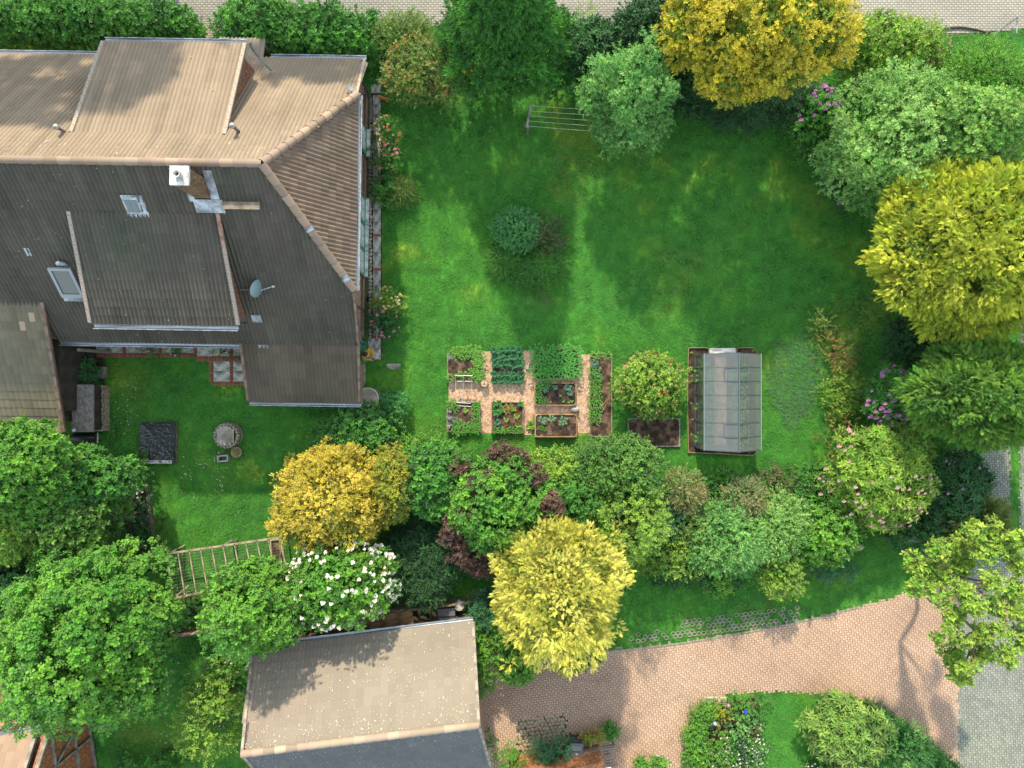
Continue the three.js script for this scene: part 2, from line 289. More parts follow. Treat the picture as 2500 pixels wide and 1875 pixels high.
function hedge(name, label, category, pts, o) { // pts: [px, py] along its middle line on the ground; o.hw half width, o.ht height
  const R = rng(SEED += 17), w = pts.map(([a, b]) => W(a, b)), base = w[0].clone(), t = thing(name, label, category, base, 0, o.group), cloud = new Cloud(o.kind ?? 'small', base), wood = [];
  for (let i = 0; i + 1 < w.length; i++) {
    const n = Math.max(1, Math.round(w[i].distanceTo(w[i + 1]) / (o.hw * 0.9)));
    for (let k = 0; k < n; k++) {
      const p = w[i].clone().lerp(w[i + 1], (k + 0.5) / n), f = 0.85 + 0.3 * R();
      lobe(cloud, { c: p.clone().setY(o.ht * 0.5 * f), r: V(o.hw * f, o.ht * 0.5 * f, o.hw * f), cols: o.cols, dens: o.dens ?? 85, bunch: o.bunch ?? 0.3, low: -0.3, size: o.size, rough: o.rough ?? 0.25, gap: 0.02 }, R);
      const q = p.clone().sub(base); wood.push(limb([q, q.clone().add(V(0.05, o.ht * 0.3, 0.03)), q.clone().add(V(-0.03, o.ht * 0.6, 0))], 0.03, 0.012, 5, 3));
    }
  }
  cloud.build(t, 'foliage', MT.leaf); part(t, 'stem', merged(wood), MT.bark); return t;
}
// ------------------------------------------------------------------ ground, roads, pavements
const T_lawn = tex(2048, (u, v) => {
  const a = tileNoise(u, v, 26, 3.1, 4), b = tileNoise(u, v, 150, 8.8, 4), s = (R0() - 0.5) * 26, dry = Math.max(0, a - 0.22) * 150;
  return [56 + a * 34 + b * 36 + s + dry, 132 + a * 30 + b * 44 + s + dry * 0.25, 34 + b * 26 + s * 0.6 + dry * 0.2];
});
{
  const g = new THREE.PlaneGeometry(240, 240, 1, 1); g.rotateX(-Math.PI / 2);
  const t = T_lawn; t.repeat.set(5, 5);
  struct('ground', g, std(rgb(0.8, 0.8, 0.8), 1, { map: t }));
}
// outlines on the ground, in photo pixels
const DRIVE = [[1150, 1560], [1300, 1590], [1420, 1602], [1480, 1592], [1660, 1572], [1780, 1552], [1900, 1530], [2000, 1508], [2100, 1482], [2180, 1462], [2240, 1440], [2336, 1425], [2336, 1700], [2336, 1860], [2280, 1822], [2210, 1762], [2120, 1712], [2000, 1690], [1850, 1684], [1780, 1692], [1715, 1712], [1690, 1742], [1678, 1790], [1682, 1960], [1178, 1960], [1178, 1700]];
const STREET = [[2334, 1425], [2395, 1330], [2395, 1000], [2462, 1000], [2462, 1330], [2492, 1330], [2492, 600], [2900, 600], [2900, 2300], [2300, 2300], [2392, 1905], [2334, 1862]];
const ROAD = [[-600, -400], [3100, -400], [3100, 60], [2600, 62], [2350, 84], [2100, 88], [1600, 64], [900, 62], [553, 62], [553, 112], [505, 112], [505, 62], [-600, 40]];
const COBBLES = [[1262, 1756], [1380, 1744], [1386, 1830], [1266, 1840]];
function paverGeo(w, l, h = 0.05, b = 0.006) { // block with a chamfered top, top face at y = 0
  const x = w / 2, z = l / 2, xi = x - b, zi = z - b, p = [[-xi, 0, -zi], [xi, 0, -zi], [xi, 0, zi], [-xi, 0, zi], [-x, -b, -z], [x, -b, -z], [x, -b, z], [-x, -b, z], [-x, -h, -z], [x, -h, -z], [x, -h, z], [-x, -h, z]];
  const q = [[3, 2, 1, 0]]; for (let i = 0; i < 4; i++) { const j = (i + 1) % 4; q.push([i, j, j + 4, i + 4], [i + 4, j + 4, j + 8, i + 8]); }
  const pos = [], uv = []; for (const f of q) for (const k of [0, 1, 2, 0, 2, 3]) { pos.push(...p[f[k]]); uv.push(p[f[k]][0], p[f[k]][2]); }
  const g = new THREE.BufferGeometry(); g.setAttribute('position', new THREE.Float32BufferAttribute(pos, 3)); g.setAttribute('uv', new THREE.Float32BufferAttribute(uv, 2)); g.computeVertexNormals(); return g;
}
const G_paver = paverGeo(0.19, 0.09);
function herringbone(parent, poly, ang, y, color, holes = [], box_ = [-60, -60, 2560, 1935], singles = 0, pick) {
  const R = rng(SEED += 3), u = 0.1, ca = Math.cos(ang), sa = Math.sin(ang), items = [];
  const corners = poly.map(([a, b]) => W(a, b)), ext = 34 / u;
  let x0 = 1e9, x1 = -1e9, z0 = 1e9, z1 = -1e9;
  for (const c of [[box_[0], box_[1]], [box_[2], box_[1]], [box_[0], box_[3]], [box_[2], box_[3]]].map(([a, b]) => W(a, b))) { const a = c.x * ca - c.z * sa, b = c.x * sa + c.z * ca; x0 = Math.min(x0, a); x1 = Math.max(x1, a); z0 = Math.min(z0, b); z1 = Math.max(z1, b); }
  for (let r = Math.floor(z0 / u); r <= z1 / u; r++) for (let i = Math.floor(x0 / u) - 4; i <= x1 / u; i++) {
    const k = ((i - r) % 4 + 4) % 4; if (k !== 0 && k !== 2) continue;
    const lx = (k === 0 ? i + 1 : i + 0.5) * u, lz = (k === 0 ? r + 0.5 : r) * u, x = lx * ca + lz * sa, z = -lx * sa + lz * ca, px = x * PPM + 1250, py = z * PPM + 937.5;
    if (px < box_[0] || px > box_[2] || py < box_[1] || py > box_[3] || !(inPoly(poly, px, py) || inPoly(poly, px - 3.5, py) || inPoly(poly, px + 3.5, py) || inPoly(poly, px, py - 3.5) || inPoly(poly, px, py + 3.5)) || holes.some((h) => inPoly(h, px, py))) continue;
    const c = color(x, z, R), m = new THREE.Matrix4().makeRotationFromEuler(new THREE.Euler((R() - 0.5) * 0.02, ang + (k === 2 ? Math.PI / 2 : 0) + (R() - 0.5) * 0.02, (R() - 0.5) * 0.02)).setPosition(x, y + (R() - 0.5) * 0.004, z);
    items.push({ m, c, d: pick ? pick(px, py) : 0 });
  }
  laid(parent, 'paver', G_paver, MT.paver, items, singles, 'paver_field');
}
const toneCache = {};
function toned(base, c) { // a few shared tones for pieces built one by one
  const lum = (c[0] + c[1] + c[2]) / 3, ql = Math.exp(Math.round(Math.log(lum) * 14) / 14), q = [c[0], c[1], c[2]].map((v) => Math.round(v / lum * 16) / 16 * ql), key = base.uuid + q.join();
  if (!toneCache[key]) { toneCache[key] = base.clone(); toneCache[key].color.setRGB(...q.map((v) => Math.min(1, v * TONE))); }
  return toneCache[key];
}
function laid(parent, name, geo, mat, items, singles, fieldName) { // the largest pieces as parts, the rest as one field
  if (singles) items.sort((a, b) => a.d - b.d);
  for (const it of items.slice(0, singles)) { const m = part(parent, name, geo, toned(mat, it.c)); m.applyMatrix4(it.m); }
  const mats = [], cols = [];
  for (const it of items.slice(singles)) { for (const e of it.m.elements) mats.push(e); cols.push(...it.c); }
  if (mats.length) copies(parent, fieldName, geo, mat, mats, cols);
}
const T_sand = withMap(T_soil, rgb(0.20, 0.135, 0.10), 1, 1.2);
const driveway = struct('driveway', sheet(DRIVE, 0.012), T_sand);
herringbone(driveway, DRIVE, 0.13, 0.035, (x, z, R) => { const n = fbm(x * 0.35, z * 0.35, 1.2), m = Math.max(0, fbm(x * 0.9, z * 0.9, 6.1) - 0.12), k = 0.92 + 0.16 * R() + n * 0.35 - m * 0.5; return [0.60 * k, 0.40 * k + m * 0.02, 0.29 * k]; }, [COBBLES], [1170, 1400, 2345, 1900], 300, (a, b) => Math.hypot(a - 1640, b - 1660));
const street = struct('street', sheet(STREET, 0.008), withMap(T_soil, rgb(0.19, 0.20, 0.17), 1, 1.2));
herringbone(street, STREET, 0.05, 0.03, (x, z, R) => { const k = 0.84 + 0.3 * R() + fbm(x * 0.4, z * 0.4, 3.3) * 0.35; return [0.31 * k, 0.33 * k, 0.28 * k]; }, [], [2290, 1000, 2540, 1920], 300, (a, b) => Math.hypot(a - 2420, b - 1700));
const road = struct('road', sheet(ROAD, 0.006), withMap(T_soil, rgb(0.46, 0.425, 0.37), 1, 1.2));
{ // the road along the top is laid in straight courses
  const R = rng(91), items = [];
  for (let r = 0; r < 40; r++) { const z = -17.6 + r * 0.1; for (let i = 0; i < 230; i++) { const x = -23 + (i + (r % 2) * 0.5) * 0.2, px = x * PPM + 1250, py = z * PPM + 937.5; if (px < -60 || px > 2560 || !inPoly(ROAD, px, py)) continue; const k = 0.93 + 0.12 * R() + fbm(x * 0.3, z * 0.8, 2.2) * 0.4; items.push({ m: new THREE.Matrix4().makeRotationY((R() - 0.5) * 0.02).setPosition(x, 0.028 + (R() - 0.5) * 0.004, z), c: [0.45 * k, 0.42 * k, 0.365 * k], d: Math.abs(x) + Math.abs(py - 40) * 0.1 }); } }
  laid(road, 'paver', G_paver, MT.paver, items, 200, 'paver_field');
}
// kerb stones along the drive's lawn side
{ const k = struct('drive_kerb', sheet([[1480, 1590], [1481, 1594], [1661, 1574], [1660, 1570]], 0.02), MT.concrete); const run = [[1420, 1600], [1480, 1590], [1660, 1570], [1780, 1550], [1900, 1528], [2000, 1506], [2100, 1480]].map(([a, b]) => W(a, b));
  for (let i = 0; i + 1 < run.length; i++) { const n = Math.round(run[i].distanceTo(run[i + 1]) / 0.5); for (let j = 0; j < n; j++) { const a = run[i].clone().lerp(run[i + 1], (j + 0.01) / n).setY(0.03), b = run[i].clone().lerp(run[i + 1], (j + 0.98) / n).setY(0.03); part(k, 'kerb_stone', beam(a, b, 0.05, 0.07), toned(MT.concrete, [0.36, 0.36, 0.30])); } } }
// irregular stones set in the drive
function pebbleGeo(seed, n = 7) { const R = rng(seed), p = []; const rr = [...Array(n)].map(() => 0.36 + 0.18 * R()); const at = (i, f, y) => { const a = i / n * TAU; return [Math.cos(a) * rr[i % n] * f, y, Math.sin(a) * rr[i % n] * f]; };
  for (let i = 0; i < n; i++) { p.push(0, 0.1, 0, ...at(i + 1, 0.75, 0.06), ...at(i, 0.75, 0.06)); p.push(...at(i, 0.75, 0.06), ...at(i + 1, 0.75, 0.06), ...at(i + 1, 1, -0.1), ...at(i, 0.75, 0.06), ...at(i + 1, 1, -0.1), ...at(i, 1, -0.1)); }
  const g = new THREE.BufferGeometry(); g.setAttribute('position', new THREE.Float32BufferAttribute(p, 3)); g.setAttribute('uv', new THREE.Float32BufferAttribute(p.filter((_, i) => i % 3 !== 1), 2)); g.computeVertexNormals(); return g; }
const PEB = [1, 2, 3, 4].map((s) => pebbleGeo(s + 40));
{ const k = struct('cobbled_patch', sheet(COBBLES, 0.022), withMap(T_soil, rgb(0.28, 0.24, 0.15), 1, 1.2)), R = rng(77);
  for (let r = 0; r < 10; r++) for (let i = 0; i < 13; i++) { const px = 1266 + i * 9.3 + (r % 2) * 4.5 + R() * 3, py = 1750 + r * 9 - (i - 6) * 1.0 + R() * 3; if (!inPoly(COBBLES, px, py)) continue; const w = W(px, py, 0), m = part(k, 'cobble', PEB[Math.floor(R() * 4)], toned(MT.stone, [0.46 + 0.16 * R(), 0.37 + 0.12 * R(), 0.26 + 0.08 * R()])); m.position.set(w.x, 0.03, w.z); m.rotation.y = R() * TAU; m.scale.set(0.2, 0.14, 0.2); } }
// honeycomb paving stones half grown over beside the drive
{ const k = struct('grass_paving', sheet([[1500, 1580], [1503, 1586], [1520, 1584], [1520, 1578]], 0.012), MT.concrete), R = rng(78);
  const ring = (() => { const l = []; for (let i = 0; i < 6; i++) { const a = i / 6 * TAU, b = (i + 1) / 6 * TAU; l.push(beam(V(Math.cos(a) * 0.095, 0.012, Math.sin(a) * 0.095), V(Math.cos(b) * 0.095, 0.012, Math.sin(b) * 0.095), 0.026, 0.05)); } return merged(l); })();
  for (let i = 0; i < 40; i++) for (let r = 0; r < 5; r++) { const px = 1512 + i * 11.4 + (r % 2) * 5.7, py = 1579 - (i * 11.4 + 30) * 0.125 - r * 8.4 - 5; const p = i < 4 ? 0.25 : i < 12 ? 0.6 : 0.85; if (R() > p - r * 0.12 || (px > 1950)) continue; const w = W(px, py), m = part(k, 'paving_ring', ring, toned(MT.concrete, [0.42 + 0.1 * R(), 0.40 + 0.1 * R(), 0.33 + 0.1 * R()])); m.position.set(w.x, 0.012 + R() * 0.01, w.z); m.rotation.y = R() * 0.2; m.scale.set(1, 1, 0.85); } }
// paths round the house
function slabRun(parent, px0, py0, px1, py1, nx, ny, y = 0.03) {
  const R = rng(SEED += 5);
  for (let i = 0; i < nx; i++) for (let j = 0; j < ny; j++) { const a = W(px0 + (px1 - px0) * i / nx, py0 + (py1 - py0) * j / ny), b = W(px0 + (px1 - px0) * (i + 1) / nx, py0 + (py1 - py0) * (j + 1) / ny); const g = rbox(b.x - a.x - 0.015, 0.05, b.z - a.z - 0.015, 0.008), k = 0.85 + 0.25 * R(); const m = part(parent, 'slab', g, toned(MT.concrete, [0.56 * k, 0.56 * k, 0.49 * k])); m.position.set((a.x + b.x) / 2, y - 0.045 + R() * 0.006, (a.z + b.z) / 2); }
}
const G_brick = paverGeo(0.22, 0.1);
function brickRun(parent, px0, py0, px1, py1, y = 0.032) { // a row of bricks between two points
  const a = W(px0, py0), b = W(px1, py1), L = a.distanceTo(b), n = Math.max(1, Math.round(L / 0.115)), R = rng(SEED += 5), ang = Math.atan2(-(b.z - a.z), b.x - a.x);
  for (let i = 0; i < n; i++) { const p = a.clone().lerp(b, (i + 0.5) / n), k = 0.8 + 0.4 * R(), m = part(parent, 'brick', G_brick, toned(MT.brickStrip, [0.36 * k, 0.14 * k, 0.09 * k])); m.position.set(p.x, y + (R() - 0.5) * 0.006, p.z); m.rotation.y = ang + Math.PI / 2 + (R() - 0.5) * 0.04; }
}
{ // slabs along the east gable
  const k = struct('garden_path', sheet([[909, 205], [932, 215], [934, 880], [906, 880], [906, 205]], 0.006), MT.soil);
  for (const [a, b, n] of [[232, 330, 4], [336, 400, 2], [406, 478, 2], [484, 572, 3], [578, 655, 2], [661, 736, 2], [742, 820, 2]]) { slabRun(k, 911, a, 930, b, 1, n); brickRun(k, 911, b + 3, 930, b + 3); }
  slabRun(k, 898, 826, 930, 878, 2, 2); slabRun(k, 906, 206, 930, 228, 2, 1); slabRun(k, 886, 880, 893, 938, 1, 3);
  const R = rng(66), st = struct('cobble_strip', sheet([[898, 240], [910, 240], [910, 826], [898, 826]], 0.01), MT.darkSoil);
  for (let py = 290; py < 824; py += 9.2) { const px = 904.5 + (R() - 0.5) * 2.5, w = W(px, py), c = 0.36 + R() * 0.26, m = part(st, 'cobble', PEB[Math.floor(R() * 4)], toned(MT.stone, [c * 1.05, c * 0.92, c * 0.78])); m.position.set(w.x, 0.03, w.z); m.rotation.y = R() * TAU; m.scale.set(0.2 + 0.06 * R(), 0.5, 0.15 + 0.05 * R()); }
  const pb = []; for (let i = 0; i < 260; i++) { const w = W(899 + R() * 10, 240 + R() * 60); _m.compose(_t.set(w.x, 0.016, w.z), _q.setFromEuler(new THREE.Euler(0, R() * 6, 0)), _s.setScalar(0.05)); pb.push(..._m.elements); }
  copies(st, 'pebble', PEB[0], MT.stone, pb);
}
{ // slabs and brick bands in the courtyard
  const k = struct('courtyard_path', sheet([[170, 846], [615, 846], [615, 936], [517, 936], [517, 880], [478, 880], [478, 868], [170, 868]], 0.006), MT.soil);
  for (const [a, b] of [[235, 300], [308, 388], [396, 474], [482, 562], [570, 612]]) slabRun(k, a, 838, b, a > 470 ? 870 : 862, a > 560 ? 1 : 2, 1);
  for (const x of [231, 304, 392, 478, 566]) brickRun(k, x, 838, x, 866);
  brickRun(k, 235, 866, 476, 866); brickRun(k, 480, 876, 612, 878); brickRun(k, 517, 880, 517, 934); brickRun(k, 519, 936, 612, 936); brickRun(k, 566, 882, 566, 932);
  slabRun(k, 522, 882, 562, 932, 1, 2); slabRun(k, 570, 882, 612, 932, 1, 2);
}
// gravel between the vegetable beds
struct('gravel_path', sheet([[1096, 925], [1172, 925], [1172, 858], [1204, 858], [1204, 925], [1276, 925], [1278, 856], [1304, 856], [1306, 925], [1412, 920], [1412, 866], [1440, 866], [1440, 1058], [1404, 1058], [1404, 1014], [1302, 1014], [1298, 1062], [1278, 1062], [1278, 985], [1200, 985], [1200, 1058], [1172, 1058], [1172, 985], [1094, 985]], 0.012), MT.gravel);
{ const R = rng(70), mats = [], cols = []; for (let i = 0; i < 7000; i++) { const px = 1092 + R() * 350, py = 854 + R() * 208; if (!inPoly([[1096, 925], [1172, 925], [1172, 858], [1204, 858], [1204, 925], [1276, 925], [1278, 856], [1304, 856], [1306, 925], [1412, 920], [1412, 866], [1440, 866], [1440, 1058], [1404, 1058], [1404, 1014], [1302, 1014], [1298, 1062], [1278, 1062], [1278, 985], [1200, 985], [1200, 1058], [1172, 1058], [1172, 985], [1094, 985]], px, py)) continue; const w = W(px, py); _m.compose(_t.set(w.x, 0.014, w.z), _q.setFromEuler(new THREE.Euler(R(), R() * 6, R())), _s.set(0.05, 0.04, 0.03)); mats.push(..._m.elements); const k = 0.6 + 0.7 * R(); cols.push(0.80 * k, 0.60 * k, 0.44 * k); }
  const o = copies(scene, 'wood_chips', PEB[1], std(rgb(1, 1, 1), 1), mats, cols); o.userData.label = 'pale wood chips and gravel scattered between the beds'; o.userData.category = 'wood chips'; }
// ------------------------------------------------------------------ roofs
function tileGeo(w, l, waves, amp, seg = 12) { // x across, z down the slope (front lip at +l/2), y out of the roof
  const pos = [], uv = [], over = 0.04, pt = (i, f) => { const x = -w / 2 + w * i / seg, y = amp * (0.5 + 0.5 * Math.cos(waves * TAU * i / seg + Math.PI)); return [x, y + (f ? 0.022 : 0.004), f ? l / 2 + over : -l / 2]; };
  for (let i = 0; i < seg; i++) {
    const a = pt(i, 0), b = pt(i + 1, 0), c = pt(i + 1, 1), d = pt(i, 1), e = [c[0], c[1] - 0.02, c[2]], f = [d[0], d[1] - 0.02, d[2]];
    for (const p of [a, d, c, a, c, b, d, f, e, d, e, c]) { pos.push(...p); uv.push(p[0] * 1.3, p[2] * 1.3 + p[1]); }
  }
  const g = new THREE.BufferGeometry(); g.setAttribute('position', new THREE.Float32BufferAttribute(pos, 3)); g.setAttribute('uv', new THREE.Float32BufferAttribute(uv, 2)); g.computeVertexNormals(); return g;
}
const G_tile = tileGeo(0.3, 0.32, 2, 0.058), G_flatTile = tileGeo(0.3, 0.34, 2, 0.02, 8), G_plainTile = tileGeo(0.21, 0.34, 1, 0.016, 6);
function planeFrame(poly) { // poly: Vector3 corners of a roof slope
  const n = poly[1].clone().sub(poly[0]).cross(poly[poly.length - 1].clone().sub(poly[0])).normalize(); if (n.y < 0) n.negate();
  const v = V(n.x * n.y, n.y * n.y - 1, n.z * n.y).normalize(), u = n.clone().cross(v).normalize();
  return { n, v, u, o: poly[0], flat: poly.map((p) => { const q = p.clone().sub(poly[0]); return [q.dot(u), q.dot(v)]; }) };
}
function tiled(poly, tw, tl, color, world, R, skip) { // places of tiles on a slope
  const F = planeFrame(poly), a0 = Math.min(...F.flat.map((p) => p[0])), a1 = Math.max(...F.flat.map((p) => p[0])), b0 = Math.min(...F.flat.map((p) => p[1])), b1 = Math.max(...F.flat.map((p) => p[1])), out = [];
  const nr = Math.round((b1 - b0) / tl), rl = (b1 - b0) / nr, nc = Math.round((a1 - a0) / tw), cw = (a1 - a0) / nc;
  for (let r = 0; r < nr; r++) for (let c = 0; c < nc; c++) {
    const a = a0 + (c + 0.5) * cw, b = b0 + (r + 0.5) * rl; if (!inPoly(F.flat, a, b)) continue;
    const p = F.o.clone().addScaledVector(F.u, a).addScaledVector(F.v, b); if (skip && skip(p)) continue;
    const m = new THREE.Matrix4().makeBasis(F.u, F.n, F.v); m.multiply(new THREE.Matrix4().makeRotationFromEuler(new THREE.Euler((R() - 0.5) * 0.02, (R() - 0.5) * 0.012, (R() - 0.5) * 0.02)).scale(V(cw / tw, 1, rl / tl))); m.setPosition(p.clone().addScaledVector(F.n, (R() - 0.5) * 0.006));
    const w = p.clone().applyMatrix4(world); out.push({ m, c: color(w, R), d: w.distanceTo(camera.position) - F.n.y * 3 });
  }
  return out;
}
function deck(poly, drop = 0.02, thick = 0.14) { // solid boards under the tiles
  const F = planeFrame(poly), s = new THREE.Shape(F.flat.map(([a, b]) => new THREE.Vector2(a, -b))), g = new THREE.ExtrudeGeometry(s, { depth: thick, bevelEnabled: false });
  g.translate(0, 0, -thick - drop); g.applyMatrix4(new THREE.Matrix4().makeBasis(F.u, F.v.clone().negate(), F.n).setPosition(F.o)); return g;
}
function ridgeCapGeo(l, r) { const g = new THREE.CylinderGeometry(r * 0.92, r * 1.08, l * 1.08, 10, 1, true, -Math.PI / 2 - 0.2, Math.PI + 0.4); g.rotateX(Math.PI / 2); g.rotateZ(0); return g; } // arch over +y, along z
function ridgeRun(parent, a, b, r, cols, R, len = 0.42, name = 'ridge_tile') {
  const n = Math.max(1, Math.round(a.distanceTo(b) / len)), d = b.clone().sub(a).normalize(), s = d.clone().cross(UPV).normalize(), u = s.clone().cross(d).normalize(), g = ridgeCapGeo(a.distanceTo(b) / n, r);
  { const p = g.attributes.position; let my = 0; for (let i = 0; i < p.count; i++) my += p.getY(i); if (my < 0) g.rotateZ(Math.PI); }
  for (let i = 0; i < n; i++) { const k = 0.8 + 0.4 * R(), c = cols[Math.floor(R() * cols.length)]; const m = part(parent, name, g, toned(MT.tile, [c[0] * k, c[1] * k, c[2] * k])); m.applyMatrix4(new THREE.Matrix4().makeBasis(s.clone().negate(), u, d).setPosition(a.clone().lerp(b, (i + 0.5) / n))); }
}
function gutterGeo(a, b, r = 0.07) { const L = a.distanceTo(b), g = new THREE.CylinderGeometry(r, r, L, 10, 1, true, 0, Math.PI); g.rotateX(Math.PI / 2); { const p = g.attributes.position; let mx = 0; for (let i = 0; i < p.count; i++) mx += p.getX(i); g.rotateZ(mx > 0 ? -Math.PI / 2 : Math.PI / 2); }
  const d = b.clone().sub(a).normalize(), s = UPV.clone().cross(d).normalize(), u = d.clone().cross(s); g.applyMatrix4(new THREE.Matrix4().makeBasis(s, u, d).setPosition(a.clone().add(b).multiplyScalar(0.5))); const e = beam(a.clone().addScaledVector(s, r), b.clone().addScaledVector(s, r), 0.02, 0.02), f = beam(a.clone().addScaledVector(s, -r), b.clone().addScaledVector(s, -r), 0.02, 0.02); return merged([g, e, f]); }
function flakes(parent, poly, n, R, keep, size = 0.03, cols = [[0.7, 0.68, 0.62]], long = 1.6) { // lichen on the tiles
  const F = planeFrame(poly), mats = [], cl = [], a0 = Math.min(...F.flat.map((p) => p[0])), a1 = Math.max(...F.flat.map((p) => p[0])), b0 = Math.min(...F.flat.map((p) => p[1])), b1 = Math.max(...F.flat.map((p) => p[1]));
  let guard = 0; while (mats.length / 16 < n && guard++ < n * 30) { const a = a0 + (a1 - a0) * R(), b = b0 + (b1 - b0) * R(); if (!inPoly(F.flat, a, b) || (keep && R() > keep(a, (b - b0) / (b1 - b0), R))) continue; const s = size * (0.4 + 1.1 * R() * R()); const m = new THREE.Matrix4().makeBasis(F.u, F.n, F.v).multiply(new THREE.Matrix4().makeRotationY((R() - 0.5) * 0.7)).scale(V(s * 1.6, 0.025, s * 1.6 * (1 + long * R()))); m.setPosition(F.o.clone().addScaledVector(F.u, a).addScaledVector(F.v, b).addScaledVector(F.n, 0.05)); mats.push(...m.elements); const c = cols[Math.floor(R() * cols.length)]; cl.push(...c); }
  copies(parent, 'lichen', PEB[2], std(rgb(1, 1, 1), 1), mats, cl);
}
// ------------------------------------------------------------------ the farmhouse
{
  const O = V(-7.82, 0, -6.89), TURN = -0.0157, R = rng(301);
  const H = thing('farmhouse', 'large half-timbered farmhouse with tiled half-hipped roof, two dormers and a white-capped chimney', 'house', O, TURN);
  H.updateMatrixWorld(true); const world = H.matrixWorld;
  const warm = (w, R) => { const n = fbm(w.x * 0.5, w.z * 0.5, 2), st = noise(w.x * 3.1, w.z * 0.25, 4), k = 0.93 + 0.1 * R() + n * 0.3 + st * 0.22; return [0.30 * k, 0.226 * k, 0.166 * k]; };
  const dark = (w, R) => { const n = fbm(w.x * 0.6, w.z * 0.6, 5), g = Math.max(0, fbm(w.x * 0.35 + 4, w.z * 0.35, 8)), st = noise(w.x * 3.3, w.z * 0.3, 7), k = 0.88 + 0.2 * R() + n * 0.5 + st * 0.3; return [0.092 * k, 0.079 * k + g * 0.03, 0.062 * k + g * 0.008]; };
  const brown = (w, R) => { const k = 0.8 + 0.4 * R(); return [0.22 * k, 0.155 * k, 0.115 * k]; };
  const mossy = (w, R) => { const n = fbm(w.x * 0.8, w.z * 0.8, 9), k = 0.88 + 0.24 * R() + n * 0.4; return R() < 0.02 ? [0.4, 0.29, 0.2] : [0.155 * k, 0.135 * k, 0.09 * k]; };
  const A = V(-16, 7.7, 0), B = V(0, 7.7, 0), Cn = V(2.22, 4.5, -3.47), Cs = V(2.22, 4.5, 3.47), Dn = V(2.05, 2.5, -5.64), Ds = V(2.05, 2.76, 5.36), En = V(-16, 2.5, -5.64);
  const N = [A, B, Cn, Dn, En], S = [B, A, V(-16, 3.97, 4.05), V(-9.5, 3.97, 4.05), V(-9.5, 2.76, 5.36), Ds, Cs], E = [B, Cs, Cn];
  const WE = [V(-2.45, 2.76, 5.36), V(-2.5, 1.75, 7.6), V(1.9, 1.75, 7.6), V(2.05, 2.76, 5.36)], WW = [V(-16, 3.97, 4.05), V(-16, 2.1, 8.9), V(-9.55, 2.1, 8.9), V(-9.25, 3.97, 4.05)];
  const DN = [V(-6.7, 6.5, -1.3), V(-6.75, 4.7, -5.14), V(-1.72, 4.7, -5.14), V(-1.66, 6.5, -1.3)], DS = [V(-6.75, 6.5, 1.3), V(-7.05, 4.7, 4.82), V(-1.8, 4.7, 4.82), V(-1.84, 6.5, 1.3)];
  const under = (p) => p.x > -6.6 && p.x < -1.95 && Math.abs(p.z) > 1.6 && Math.abs(p.z) < 4.7;
  const all = []; const add = (holder, list) => list.forEach((t) => all.push({ ...t, holder }));
  const roof = part(H, 'roof', merged([deck(N), deck(S), deck(E)]), std(rgb(0.12, 0.1, 0.085), 1));
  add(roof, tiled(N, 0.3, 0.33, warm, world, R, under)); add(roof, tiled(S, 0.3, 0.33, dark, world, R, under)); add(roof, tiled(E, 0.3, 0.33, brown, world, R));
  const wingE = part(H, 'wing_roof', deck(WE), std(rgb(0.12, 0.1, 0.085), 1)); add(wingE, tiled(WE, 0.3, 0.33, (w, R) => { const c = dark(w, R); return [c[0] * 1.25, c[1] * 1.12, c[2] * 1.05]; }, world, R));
  const wingW = part(H, 'wing_roof', deck(WW), std(rgb(0.12, 0.1, 0.085), 1)); const wwTiles = tiled(WW, 0.21, 0.34, mossy, world, R);
  laid(wingW, 'roof_tile', G_plainTile, MT.tile, wwTiles.filter((t) => t.d < 34), 60, 'tile_field');
  const dormN = part(H, 'dormer_roof', deck(DN, 0.02, 0.12), std(rgb(0.12, 0.1, 0.085), 1)); add(dormN, tiled(DN, 0.3, 0.33, warm, world, R));
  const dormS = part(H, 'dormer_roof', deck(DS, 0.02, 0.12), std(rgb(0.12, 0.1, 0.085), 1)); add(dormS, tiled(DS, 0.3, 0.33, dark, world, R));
  all.sort((a, b) => a.d - b.d); const first = new Set(all.slice(0, 240));
  for (const h of [roof, wingE, dormN, dormS]) { const mine = all.filter((t) => t.holder === h), big = mine.filter((t) => first.has(t)); for (const it of big) { const m = part(h, 'roof_tile', G_tile, toned(MT.tile, it.c)); m.applyMatrix4(it.m); } laid(h, 'roof_tile', G_tile, MT.tile, mine.filter((t) => !first.has(t)), 0, 'tile_field'); }
  const cap = [[0.31, 0.222, 0.165], [0.27, 0.2, 0.155], [0.35, 0.25, 0.185]];
  ridgeRun(roof, A.clone().add(V(0, 0.04, 0)), B.clone().add(V(0, 0.04, 0)), 0.125, cap, R); ridgeRun(roof, B.clone().add(V(0, 0.03, 0)), Cn.clone().add(V(0, 0.05, 0)), 0.14, cap, R, 0.4, 'hip_tile'); ridgeRun(roof, B.clone().add(V(0, 0.03, 0)), Cs.clone().add(V(0, 0.05, 0)), 0.14, cap, R, 0.4, 'hip_tile');
  // lichen streaks below the ridge and specks on the dark slope
  flakes(roof, N, 420, R, (a, t) => (t < 0.16 ? 0.9 : 0.05), 0.024, [[0.44, 0.37, 0.29], [0.5, 0.45, 0.39]], 5);
  flakes(roof, S, 480, R, (a, t, R) => 0.5, 0.022, [[0.5, 0.5, 0.46], [0.42, 0.45, 0.38]], 0.5);
  flakes(dormS, DS, 110, R, null, 0.022, [[0.5, 0.5, 0.46], [0.40, 0.44, 0.36]], 0.5);
  flakes(dormN, DN, 14, R, null, 0.05, [[0.42, 0.26, 0.06]], 0.4);
